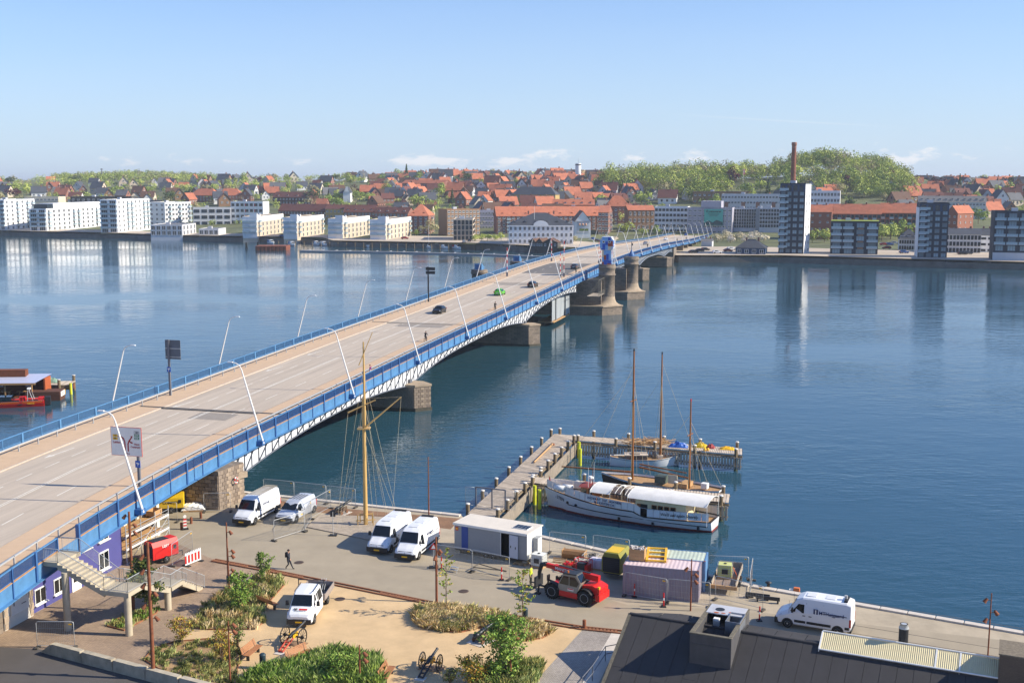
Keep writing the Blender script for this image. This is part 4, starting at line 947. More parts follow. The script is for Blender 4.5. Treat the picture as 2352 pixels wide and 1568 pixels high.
# --- stair from the bridge to the quay
def stair():
 t = thing('stairway', 'concrete stair with grey railings turning down from the bridge to the quay', 'stair', Q(-92, 2.3, QZ))
 def P(name, mb): o = mb.build(name, t); o.matrix_parent_inverse = Matrix.Translation(-Vector(t.location)); return o
 FR = lambda S, T, z: Matrix.Translation(Q(S, T, z)) @ Matrix.Rotation(BANG, 4, 'Z')
 def slab(S0, S1, T0, T1, z, h, nm='landing', m=m_conc): P(nm, MB(m).box((0, 0, 0), (S1-S0, T1-T0, h), X=FR((S0+S1)/2, (T0+T1)/2, z-h/2)))
 Z0, Z1, Z2 = 6.9, 5.15, 3.6
 slab(-92.8, -90.0, .7, 2.5, Z0, .32); slab(-92.9, -90.7, 6.4, 8.5, Z1, .32); slab(-87.2, -85.5, 6.7, 8.55, Z2, .3)
 def flight(a, b, za, zb, w0, w1, axis):
  n = int(round((za-zb)/.175));
  for k in range(n):
   f0, f1 = k/n, (k+1)/n; zt = za-(za-zb)*f1+ (za-zb)/n*.0
   if axis == 'T': slab(w0, w1, a+(b-a)*f0, a+(b-a)*f1+.04, zt+.0, .2, 'step')
   else: slab(a+(b-a)*f0, a+(b-a)*f1+.04, w0, w1, zt, .2, 'step')
  for w in (w0+.1, w1-.1):
   mb = MB(m_conc); A = (lambda u, z: Q(w, u, z)) if axis == 'T' else (lambda u, z: Q(u, w, z)); off_ = (BD.to_3d() if axis == 'T' else BN.to_3d())*.1
   p = [A(a, za-.15), A(b, zb-.15), A(b, zb-.5), A(a, za-.5)]
   mb.add([v-off_ for v in p]+[v+off_ for v in p], [(0, 1, 2, 3), (7, 6, 5, 4), (0, 4, 5, 1), (1, 5, 6, 2), (2, 6, 7, 3), (3, 7, 4, 0)]); P('stringer', mb)
 flight(2.5, 6.4, Z0, Z1, -92.8, -90.8, 'T'); flight(-90.7, -87.2, Z1, Z2, 6.75, 8.45, 'S'); flight(-85.5, -82.2, Z2, QZ, 6.75, 8.45, 'S')
 for S, T, z in ((-92.9, 3.2, 6.3), (-92.6, 8.2, Z1-.3), (-87.3, 8.2, Z2-.3)):
  P('column', MB(m_conc).lathe(Q(S, T, QZ-.3), [(.27, 0), (.26, z-QZ+.3)], 16))
 def rail(pts):
  pts = [Vector(p) for p in pts]
  for a, b in zip(pts, pts[1:]):
   mb = MB(m_galv); up = Vector((0, 0, 1.05)); lo = Vector((0, 0, .1)); mb.tube([a+up, b+up], .028, 6); mb.tube([a+lo, b+lo], .02, 5); mb.tube([a, a+up], .026, 6); mb.tube([b, b+up], .026, 6)
   n = max(1, int((b-a).length/.14))
   for k in range(1, n): c = a.lerp(b, k/n); mb.tube([c+lo, c+up], .009, 4, cap=False)
   P('railing', mb)
 rail([Q(-92.75, .9, Z0), Q(-92.75, 2.5, Z0), Q(-92.8, 6.4, Z1), Q(-92.8, 8.4, Z1), Q(-90.7, 8.45, Z1), Q(-87.2, 8.45, Z2), Q(-85.5, 8.45, Z2), Q(-82.2, 8.45, QZ)])
 rail([Q(-90.05, .95, Z0), Q(-90.05, 2.5, Z0), Q(-90.85, 6.4, Z1), Q(-90.8, 6.75, Z1), Q(-87.2, 6.8, Z2), Q(-85.5, 6.8, Z2), Q(-82.2, 6.8, QZ)])
stair()
# --- buildings under the bridge head
def under_bridge():
 t = thing('bridge_restaurant', 'violet blue plastered restaurant building with white windows under the bridge', 'building', Q(-86, -3, QZ))
 mv = M('violet_plaster', '#4a4a86', .85, var=.08, scale=.8); mw = M('white_plaster', '#d9d4c8', .85, var=.1, scale=.6, stain=.15)
 FR = lambda S, T, z: Matrix.Translation(-Vector(t.location)) @ Matrix.Translation(Q(S, T, z)) @ Matrix.Rotation(BANG, 4, 'Z')
 def P(nm, mb, par=t): return mb.build(nm, par)
 P('wall', MB(mv).box((0, 0, 2.4), (12.2, 8, 4.8), X=FR(-85.0, -5.45, QZ)))
 P('wall', MB(mw).box((0, 0, 2.5), (3.2, 8, 5.0), X=FR(-92.7, -5.2, QZ)))
 for k in range(9):
  for S in (-94.1, -91.25): P('corner_stone', MB(m_stone[2]).box((0, 0, 0), (.5 if k % 2 else .34, .1, .46), X=FR(S, -1.2, QZ+.3+k*.5)))
 def win(S, z, w, h, T=-1.43):
  f = P('window', MB(m_wht).box((0, 0, 0), (w, .1, h), X=FR(S, T, z))); P('pane', MB(m_glass).box((-w*.24, 0, 0), (w*.42, .12, h*.84), X=FR(S, T, z)).box((w*.24, 0, 0), (w*.42, .12, h*.84), X=FR(S, T, z)), f)
  P('sill', MB(m_wht).box((0, 0, 0), (w+.2, .3, .08), X=FR(S, T+.06, z-h/2-.04)), f)
 for S in (-89.9, -87.6): win(S, 3.0, 1.3, 1.25)
 for S in (-90.4, -88.2, -84.0, -81.5): win(S, 5.3, 1.4, 1.0)
 win(-81.6, 3.1, 1.4, 1.6)
 P('door', MB(m_wht).box((0, 0, 0), (1.2, .1, 2.3), X=FR(-85.4, -1.43, QZ+1.15)).box((0, 0, .3), (.8, .12, 1.4), m_glass, X=FR(-85.4, -1.43, QZ+1.15)))
 sb = P('sign_board', MB(m_wht).box((0, 0, 0), (2.0, .06, 2.6), X=FR(-92.6, -1.15, 4.0)))
 M4 = lambda S, z: FR(S, -1.15, z) @ frame((0, -.05, 0), (1, 0, 0), (0, 0, 1))
 for txt, sz, S, z in (('Restaurant', .36, -92.6, 5.0), ('terrasse', .16, -92.2, 3.3)):
  put('lettering', textmesh(txt, sz, m_ink, bold=.012), sb, mw=M4(S, z))
 P('arrow_print', MB(m_ink).tube([Q(-93.3, -1.09, 3.4)-t.location, Q(-93.3, -1.09, 4.4)-t.location, Q(-92.7, -1.09, 4.5)-t.location], .03, 4), sb)
 t2 = thing('bridge_head_wall', 'dark stone wall of the bridge head left of the restaurant sign', 'wall', Q(-103, -4, QZ))
 MB(m_mason).box((0, 0, 2.5), (8, 5, 5.2), X=Matrix.Translation(-Vector(t2.location)) @ Matrix.Translation(Q(-98.6, -3.6, QZ-1)) @ Matrix.Rotation(BANG, 4, 'Z')).build('wall', t2)
 MB(m_cap).box((0, 0, 0), (8.2, 5.2, .3), X=Matrix.Translation(-Vector(t2.location)) @ Matrix.Translation(Q(-98.6, -3.6, 5.9)) @ Matrix.Rotation(BANG, 4, 'Z')).build('cornice', t2)
 t3 = thing('plaster_pavilion', 'pale plastered pavilion under repair behind the scaffold below the bridge', 'building', Q(-74, -5, QZ))
 X3 = Matrix.Translation(-Vector(t3.location)) @ Matrix.Translation(Q(-74.6, -6.8, QZ)) @ Matrix.Rotation(BANG, 4, 'Z')
 MB(mw).box((0, 0, 2.1), (8.0, 7.2, 4.2), X=X3).build('wall', t3); MB(mw).box((0, 0, 4.35), (8.3, 7.5, .3), X=X3).build('cornice', t3)
 for x in (-2.8, 0, 2.8): f = MB(M('pavilion_recess', '#8a8478', .9)).box((x, -3.62, 1.9), (1.5, .08, 2.6), X=X3).build('window', t3); MB(m_interior).box((x, -3.65, 1.9), (1.2, .08, 2.3), X=X3).build('opening', f)
 for x in (-3.9, -1.4, 1.4, 3.9): MB(mw).box((x, -3.7, 2.0), (.45, .25, 4.0), X=X3).build('pilaster', t3)
under_bridge()
def scaffold():
 t = thing('scaffold', 'two storey steel tube scaffold with plank decks beside the blue building', 'scaffold', Q(-75.5, -2, QZ), BANG)
 for x in (-3.4, -1.1, 1.2, 3.4):
  for y in (-1.0, 1.0): MB(m_galv).tube([(x, y, 0), (x, y, 5.6)], .045, 6).build('standard', t); MB(m_galv).box((x, y, .02), (.2, .2, .03)).build('base_plate', t)
  for z in (1.9, 3.9): MB(m_galv).tube([(x, -1, z), (x, 1, z)], .03, 5).build('transom', t)
 for z in (2.0, 4.0):
  for y in (-1, 1):
   for dz in (0, .5, 1.0): MB(m_galv).tube([(-3.4, y, z+dz), (3.4, y, z+dz)], .035, 5).build('ledger', t)
  for k in range(7): MB(m_wood).box((0, -.9+.3*k, z+.06), (6.8, .27, .05)).build('plank', t)
  MB(m_wht).box((0, -1.02, z+.2), (6.8, .04, .25)).build('toe_board', t)
 for x0, x1, z in ((-3.4, -1.1, 0), (1.2, 3.4, 0), (-1.1, 1.2, 2), (1.2, 3.4, 2)): MB(m_galv).tube([(x0, -1.05, z), (x1, -1.05, z+2)], .03, 5).build('brace', t)
 l = MB(m_yel);
 for s in (0, .4): l.tube([(-.6+s, -1.3, 0), (-.2+s, -1.1, 2.6)], .03, 5)
 for k in range(8): l.tube([(-.55+.05*k, -1.28+.025*k, .3*k+.2), (-.15+.05*k, -1.28+.025*k, .3*k+.2)], .018, 4)
 l_ = tag(l.build('ladder', None, t.location, BANG), 'yellow ladder leaning on the scaffold', 'ladder')
 t.scale.z = .62; l_.scale.z = .62
 crate('open wooden crate on the upper scaffold deck', Q(-72.6, -2.2).to_2d(), BANG, (1.3, .9, .55), z0=QZ+2.56)
scaffold()
def wallbar():
 a, b = Vector((-32.6, 77.0, 0)), Vector((-14.0, 67.4, 0)); d = (b-a).normalized(); n = Vector((-d.y, d.x, 0))
 t = thing('retaining_wall', 'low stained concrete wall between the paved yard and the street', 'wall', (*a.xy, QZ), math.atan2(d.y, d.x)); m = M('stained_concrete', '#b0a692', .9, var=.22, scale=1.6, stain=.6)
 L = (b-a).length; k = int(L/3)
 for i in range(k): MB(m).box((3*i+1.5, 0, .36), (2.985, .45, .95), taper=.93).build('segment', t)
 MB(m).add([(-1.2, -.2, -.1), (-1.2, .2, -.1), (0, .22, -.1), (0, -.22, -.1), (0, -.21, .82), (0, .21, .82)], [(3, 2, 1, 0), (0, 3, 4), (1, 5, 2), (0, 4, 5, 1), (2, 5, 4, 3)]).build('end_ramp', t)
wallbar()
# --- bridge furniture
def DK(px, py, dz=-1.2):
 z = 8.
 for _ in range(60):
  p = G(px, py, z); q = Vector((p.x, p.y))-BO; S = q.dot(BD); z = .5*z+.5*(rz(S)+dz)
 return S, q.dot(BN)-off(S)
def signs():
 S, T = -72.5, -4.75; base = B(S, T, rz(S)-1.1); F = Matrix.Translation(base) @ Matrix.Rotation(math.atan2(BN.y, BN.x), 4, 'Z')
 t = thing('direction_sign', 'white direction sign with red lane arrows reading Løkken, Havn and Centrum', 'road sign', base, math.atan2(BN.y, BN.x))
 z0, z1, x0, x1 = base.z, 0, -2.65, .5; b0, b1 = 9.65-base.z+.25, 12.28-base.z+.25
 MB(m_grey).bx(-.12, .12, 0, .2, 0, b1).build('post', t); MB(m_red).bx(x0-.04, x1+.04, -.075, -.03, b0-.04, b1+.04).build('border', t)
 p = MB(m_wht).bx(x0, x1, -.09, -.05, b0, b1).build('panel', t)
 mr = M('sign_red', '#a8222c', .5, var=0); W, H2 = x1-x0, b1-b0
 def pt(u, v): return (x0+u*W, -.10, b1-v*H2)
 a = MB(mr)
 def bar(p_, q_, w=.13):
  p_, q_ = Vector(pt(*p_)), Vector(pt(*q_)); d = (q_-p_).normalized(); n = Vector((d.z, 0, -d.x))*w/2; a.add([p_-n, q_-n, q_+n, p_+n], [(0, 1, 2, 3), (3, 2, 1, 0)])
 bar((.455, .86), (.455, .5)); bar((.455, .52), (.40, .37)); bar((.42, .40), (.33, .33)); bar((.35, .33), (.27, .325))
 bar((.56, .85), (.56, .58)); bar((.55, .60), (.60, .47)); bar((.58, .5), (.70, .32)); bar((.6, .47), (.68, .54))
 for q in (((.22, .33), (.29, .29), (.29, .37)), ((.72, .28), (.64, .30), (.70, .37)), ((.72, .56), (.70, .49), (.64, .55))): a.add([pt(*k) for k in q], [(0, 1, 2), (2, 1, 0)])
 a.build('arrow_print', p)
 def txt(s, u, v, sz, m, bold=.015): put('lettering', textmesh(s, sz, m, bold=bold), p, mw=frame(Vector(pt(u, v))-Vector((0, .012, 0)), (1, 0, 0), (0, 0, 1)))
 mg = M('sign_green', '#1f7a4c', .5, var=0)
 for u0, u1, v0, v1, m, s, tm in ((.06, .22, .26, .345, m_yel, '11', m_ink), (.06, .22, .365, .45, m_yel, '55', m_ink), (.78, .93, .12, .20, m_wht, '180', m_ink), (.78, .94, .22, .305, mg, 'E39', m_wht), (.78, .94, .325, .41, mg, 'E45', m_wht)):
  if s == '180': MB(m_ink).add([pt(u0-.008, v0-.01), pt(u1+.008, v0-.01), pt(u1+.008, v1+.01), pt(u0-.008, v1+.01)], [(3, 2, 1, 0)]).build('plate_frame', p)
  o = MB(m).add([Vector(q)-Vector((0, .004, 0)) for q in (pt(u0, v0), pt(u1, v0), pt(u1, v1), pt(u0, v1))], [(3, 2, 1, 0)]).build('number_plate', p); txt(s, (u0+u1)/2, (v0+v1)/2, .24, tm)
 txt('Løkken', .19, .54, .27, mr); txt('Havn', .85, .58, .27, mr); txt('Centrum', .80, .68, .27, mr); txt('400 m', .52, .93, .22, mr)
 mb_ = M('sign_blue', '#1f57b0', .5, var=0)
 s2 = MB(mb_).bx(-.26, .26, -.05, -.01, b0-1.1, b0-.45).build('small_sign', t); MB(m_wht).add([(-.16, -.056, b0-.72), (-.12, -.056, b0-.6), (.18, -.056, b0-.68), (.14, -.056, b0-.8), (.04, -.056, b0-.78), (.04, -.056, b0-.95), (-.02, -.056, b0-.95), (-.02, -.056, b0-.76)], [(7, 6, 5, 4, 3, 2, 1, 0)]).build('camera_print', s2)
 S, T = -34, -23.9; base = B(S, T, rz(S)-1.1); t = thing('direction_sign', 'grey back of a road sign on a post at the far guard rail', 'road sign', base, math.atan2(BN.y, BN.x))
 MB(m_grey).bx(-.13, .13, -.1, .1, 0, 7.3).build('post', t); MB(M('sign_back', '#5c6470', .5, .2, var=.08)).bx(-.55, 1.65, .1, .16, 4.75, 7.25).build('panel', t); MB(m_galv).bx(-.55, 1.65, .05, .1, 6.1, 6.2).bx(-.55, 1.65, .05, .1, 5.0, 5.08).build('rail', t)
 s2 = MB(mb_).bx(-.28, .28, -.15, -.11, 3.1, 3.75).build('small_sign', t); MB(m_wht).bx(-.16, .16, -.156, -.15, 3.4, 3.6).bx(-.05, .02, -.156, -.15, 3.2, 3.4).build('camera_print', s2)
 S, T = 68.5, -23.9; base = B(S, T, rz(S)-1.1); t = thing('double_sign', 'post with two stacked dark sign boards at the far rail over the water', 'road sign', base, math.atan2(BN.y, BN.x))
 MB(m_dark).bx(-.14, .14, -.1, .1, 0, 7.6).build('post', t); [MB(m_dark).bx(-.5, 1.6, -.16, -.1, z, z+.65).build('board', t) for z in (6.0, 6.8)]
signs()
def traffic():
 cols = {'black': M('car_black', '#15171b', .2, var=0, spec=.6), 'green': M('car_green', '#4fae2c', .25, var=0, spec=.6), 'grey': M('car_grey', '#4b525c', .25, .3, var=0, spec=.6), 'silver': M('car_silver', '#a9adb2', .3, .4, var=0), 'white': M('car_white', '#dfe1e3', .25, var=0, spec=.6), 'blue': M('car_blue', '#2a4f8f', .25, var=0, spec=.6), 'red': M('car_red', '#96201d', .25, var=0, spec=.6)}
 G_ = 'cars crossing the bridge'
 def on(lab, px, py, lane, away, col, est=False):
  S, _ = DK(px, py); T = {1: -9.2, 2: -12.6, 3: -16.0, 4: -19.4}[lane]; p = B(S, T, rz(S)-1.215)
  car(lab, p, BANG if away else BANG+math.pi, cols[col], 'car', G_, est)['group'] = G_
 on('black hatchback driving towards the camera on the bridge', 962, 717, 3, False, 'black'); on('bright green car driving along the bridge', 1146, 677, 2, True, 'green'); on('dark grey estate car beside the green car on the bridge', 1219, 659, 1, True, 'black', True)
 on('dark car crossing the blackened lifting span', 1320, 617, 1, True, 'grey'); on('silver car on the far half of the bridge just past the tower', 1470, 562, 2, True, 'silver')
 on('white estate car on the far half of the bridge', 1513, 552, 3, False, 'white', True); on('dark blue car far along the bridge', 1546, 541, 3, False, 'blue'); on('small red car at the far end of the bridge', 1595, 533, 2, True, 'red')
 S, _ = DK(1568, 536); p = B(S, -16, rz(S)-1.2)
 t = thing('truck', 'blue box truck at the far end of the bridge', 'truck', p, BANG+math.pi, None); MB(cols['blue']).bx(-3.5, 2.2, -1.2, 1.2, .8, 3.5).build('box', t); MB(m_wht).bx(2.3, 4.2, -1.15, 1.15, .5, 2.9).build('cab', t); MB(m_glass).bx(4.2, 4.22, -1, 1, 1.7, 2.6).build('windscreen', t)
 ty, ri = wheel_meshes(.48, .3)
 for x in (3.2, -2.2):
  for s in (1, -1): put('wheel', ty, t, (x, s*1.05, .48))
 navy = M('cloth_navy', '#1f2430', .85, var=.1); mag = M('cloth_magenta', '#9a2f86', .85, var=.1); dk = M('cloth_black', '#191a1d', .85, var=.1); ol = M('cloth_olive', '#4a4a38', .85, var=.1); wt = M('cloth_pale', '#b9bcc4', .85, var=.1)
 for lab, px, py, T in (('cyclist in black riding away along the near bike lane', 957, 785, -6.1), ('cyclist in a dark jacket beyond the first river pier', 1146, 714, -6.0), ('cyclist in olive clothes near the lifting span', 1320, 628, -6.0), ('cyclist passing the second bascule tower', 1462, 570, -6.0), ('cyclist far out on the bridge, nearest of a trio', 1526, 556, -6.1), ('cyclist far out on the bridge, middle of a trio', 1538, 552, -6.1), ('cyclist far out on the bridge, farthest of a trio', 1552, 547, -6.1)):
  S, _ = DK(px, py); p = B(S, T, rz(S)-1.09); pe = person(lab, p, BANG, ol if 'olive' in lab else dk, navy, 'bike', z=0); bicycle(lab.replace('cyclist', 'bicycle of the cyclist').replace(' in a dark jacket', '').replace(' riding away along', ' on'), p, BANG, 'bicycles on the bridge')
 S, _ = DK(851, 866, -1.1); p = B(S, -3.3, rz(S)-1.09); person('person in a magenta jacket standing at the near bridge railing with raised arms', p, BANG-1.2, mag, wt, 'photo', M('hair_auburn', '#6a3a22', .7))
 person('woman in dark clothes walking across the service road', tuple(G(663, 1306, QZ+.006)), math.atan2(-.35, .95), navy, navy, 'walk', bag=dk)
traffic()
def control_tower():
 S, T = 136.2, 3.0; b = Q(S, T, 13.25); t = thing('bridge_control_tower', 'bridge keeper tower faced with blue, white, red and cream panels on a round stone pier', 'tower', b, math.atan2(BN.y, BN.x))
 cm = {'l': M('panel_light_blue', '#7fb0e0', .5, var=.03), 'b': M('panel_blue', '#2557b5', .5, var=.03), 'r': M('panel_rust', '#a5452b', .55, var=.05), 'c': M('panel_cream', '#e3cba8', .55, var=.03), 'w': M('panel_white', '#d9dde2', .5, var=.03)}
 core = M('tower_core', '#c9ccd2', .6)
 MB(core).bx(-1.2, 1.2, -1.2, 1.2, 0, 3.9).build('shaft', t)
 hp = [(-1.5, 3.9), (1.5, 3.9), (1.75, 4.4), (1.75, 6.6), (1.2, 7.4), (-1.2, 7.4), (-1.75, 6.6), (-1.75, 4.4)]
 h = MB(core); h.loft([[(x, y, z) for x, z in hp] for y in (-1.45, 1.45)][::-1]); h = h.build('head', t)
 def pan(x0, x1, z0, z1, k, par, y=-1.46): MB(cm[k]).bx(x0+.012, x1-.012, y-.05, y, z0+.012, z1-.012).build('panel', par)
 for x0, x1, z0, z1, k in ((-1.2, -.7, 2.0, 3.9, 'c'), (-.7, 0, 2.6, 3.9, 'l'), (0, 1.2, 2.9, 3.9, 'l'), (-.7, -.1, 1.3, 2.6, 'r'), (-.1, .6, 1.3, 2.9, 'b'), (.6, 1.2, 1.0, 2.9, 'l'), (-1.2, -.7, .8, 2.0, 'l'), (-.7, .2, .0, 1.3, 'b'), (.2, 1.2, .4, 1.3, 'b'), (-1.2, -.7, 0, .8, 'r'), (.2, 1.2, 0, .4, 'r')): pan(x0, x1, z0, z1, k, t, -1.21)
 for x0, x1, z0, z1, k in ((-1.72, -1.1, 4.5, 6.5, 'l'), (-1.1, -.3, 5.6, 7.35, 'l'), (-.3, .4, 6.2, 7.35, 'l'), (.4, 1.15, 6.3, 7.35, 'b'), (-1.1, -.3, 4.4, 5.6, 'b'), (-.3, .4, 5.2, 6.2, 'b'), (.4, 1.7, 4.9, 6.3, 'r'), (-.3, .4, 4.0, 5.2, 'l'), (.4, 1.2, 4.0, 4.9, 'c'), (-1.4, -.3, 3.95, 4.4, 'b'), (1.15, 1.7, 6.3, 6.6, 'l')): pan(x0, x1, z0, z1, k, h)
 for x in (-.75, .8): w = MB(m_wht).bx(x-.33, x+.33, -1.56, -1.5, 5.75, 6.4).build('window', h); MB(m_glass).bx(x-.2, x+.2, -1.58, -1.5, 5.88, 6.28).build('pane', w)
 X = Matrix.Rotation(R(90), 4, 'Z')
 def pr(y0, y1, z0, z1, k, par, x): MB(cm[k]).bx(x, x+.05, y0+.012, y1-.012, z0+.012, z1-.012).build('panel', par)
 for y0, y1, z0, z1, k in ((-1.2, -.2, 0, 1.6, 'b'), (-.2, 1.2, 0, 1.0, 'l'), (-1.2, -.3, 1.6, 3.9, 'w'), (-.3, .5, 1.0, 2.6, 'w'), (.5, 1.2, 1.0, 3.9, 'b'), (-.3, .5, 2.6, 3.9, 'r')): pr(y0, y1, z0, z1, k, t, 1.2)
 for y0, y1, z0, z1, k in ((-1.4, -.6, 4.5, 6.5, 'b'), (-.6, .5, 4.5, 5.4, 'w'), (-.6, .5, 5.4, 6.5, 'l'), (.5, 1.4, 4.5, 6.5, 'c')): pr(y0, y1, z0, z1, k, h, 1.75)
 MB(cm['r']).add([(-1.75, -.4, 6.0), (-1.75, .9, 6.0), (-2.5, .2, 6.1), (-1.75, .2, 6.9)], [(0, 2, 3), (2, 1, 3), (0, 1, 2)]).build('beak', t)
 MB(cm['c']).add([(1.75, .3, 6.3), (1.75, 1.4, 6.3), (2.9, .9, 6.9), (2.2, .8, 7.5), (1.4, .8, 7.4)], [(0, 2, 3), (2, 1, 3), (0, 1, 2), (0, 3, 4), (3, 1, 4)]).build('crest', t)
 st = MB(m_lampw)
 for x in (1.35, 2.1):
  for y in (-1.0, 0): st.tube([(x, y, 0), (x, y, 6.4)], .04, 5)
 for k in range(8): st.box((1.72, -.5, .4+k*.78), (.8, 1.0, .05)); st.tube([(1.35, -1, .4+k*.78), (2.1, -1, 1.1+k*.78)], .025, 4)
 st.build('stair_cage', t)
 for S, T, h in ((124.5, -7.2, 6.5), (126.5, -22, 7.5), (128, -7.0, 9.5), (178.5, -6.6, 6), (179, -22, 7), (171.5, -5.8, 6.5)):
  p = B(S, T, rz(S)-1.1); o = thing('lifting_barrier', 'raised red and white barrier arm '+{124.5: 'at the near side before the tower', 126.5: 'at the far kerb before the lifting span', 128: 'tallest, by the near tower', 178.5: 'past the second tower on the near side', 179: 'at the far kerb past the lifting span', 171.5: 'at the end of the lifting span'}[S], 'barrier', p, 0, 'raised barrier arms at the lifting span')
  n = 8
  for k in range(n): MB(m_red if k % 2 else m_wht).lathe((0, 0, 0), [(.09, .9+(h-.9)*k/n), (.09, .9+(h-.9)*(k+1)/n)], 8).build('band', o)
  MB(m_grey).box((0, 0, .5), (.5, .5, 1.0)).build('motor_box', o)
 for s0 in (136.2, 177.7):
  p = Q(s0, -32.5, 10.9 if s0 < 150 else 10.4); o = thing('gear_housing', 'blue wedge shaped machine housing on the far round pier '+('nearest the camera' if s0 < 150 else 'behind the first'), 'housing', p, BANG)
  MB(m_blue).loft([[(-1.3, y, 0), (1.3, y, 0), (1.3, y, 1.0), (-.6, y, 2.0), (-1.3, y, 2.0)] for y in (-1, 1)][::-1]).build('cabin', o); MB(m_navy).bx(-1.35, -1.3, -.5, .5, .5, 1.5).build('hatch', o)
 p = Q(177.7, 3.0, 12.8); o = thing('beacon_house', 'small dark cone roofed beacon with a mast on the second round pier', 'beacon', p, 0); MB(m_navy).lathe((0, 0, 0), [(1.0, 0), (1.0, .5), (.2, 1.8), (.15, 2.0)], 12).build('roof', o); MB(m_grey).lathe((0, 0, 2.0), [(.12, 0), (.1, 2.4)], 8).build('mast', o); MB(m_dark).box((.2, 0, 3.6), (.3, .4, .7)).build('signal_head', o)
 p = B(118, -6.0, 1.0); t = thing('sheeted_scaffold', 'scaffold wrapped in white sheeting under the bridge at the big pier', 'scaffold', p, BANG)
 ms = M('sheeting', '#9aa0a4', .5, var=.2, scale=.6, bump=.5, bscale=2, stretch=(1, 1, .3))
 for x0, x1, y, z1 in ((-11, -7, -.6, 5.4), (-7, -2, -.8, 5.8), (-2, 3.6, -.6, 6.2), (3.6, 8, -.9, 5.0)):
  MB(ms).bx(x0+.05, x1-.05, y, y+.08, .2, z1).build('sheet', t); MB(m_galv).tube([(x0, y-.05, -.3), (x0, y-.05, z1+.3)], .07, 6).build('standard', t)
 MB(ms).bx(7.9, 8.0, -.9, 3, .2, 5.0).build('sheet', t); MB(m_wood).bx(-11, 8, -1.1, 3, -.2, 0).build('deck', t); MB(m_galv).tube([(8, -.95, -.3), (8, -.95, 5.3)], .07, 6).build('standard', t)
 p = Q(126, 1.3, 6.0); t = thing('work_platform', 'steel lattice work platform hung beside the first round pier', 'platform', p, BANG); m = M('lattice', '#6a675f', .6, .3)
 for z in (0, 4.2):
  for y in (-2, 1): MB(m).tube([(-4, y, z), (4.5, y, z)], .07, 5).build('beam', t)
  for k in range(6): MB(m).tube([(-4+1.7*k, -2, z), (-4+1.7*k, 1, z)], .05, 4).build('joist', t)
 for k in range(6):
  MB(m).tube([(-4+1.7*k, -2, 0), (-4+1.7*k, -2, 4.2)], .045, 4).build('upright', t); MB(m).tube([(-4+1.7*k, -2, 0), (-2.3+1.7*k, -2, 1.1)], .035, 4).build('brace', t); MB(m).tube([(-4+1.7*k, 1, 0), (-2.5+1.7*k, -2, 4.2)], .035, 4).build('brace', t)
 MB(m).tube([(-4, -2, 1.1), (4.5, -2, 1.1)], .04, 5).tube([(-4, -2, .55), (4.5, -2, .55)], .03, 5).build('guard', t); MB(m_woodo).bx(-4, 4.5, -2, 1, .05, .1).build('planking', t)
control_tower()
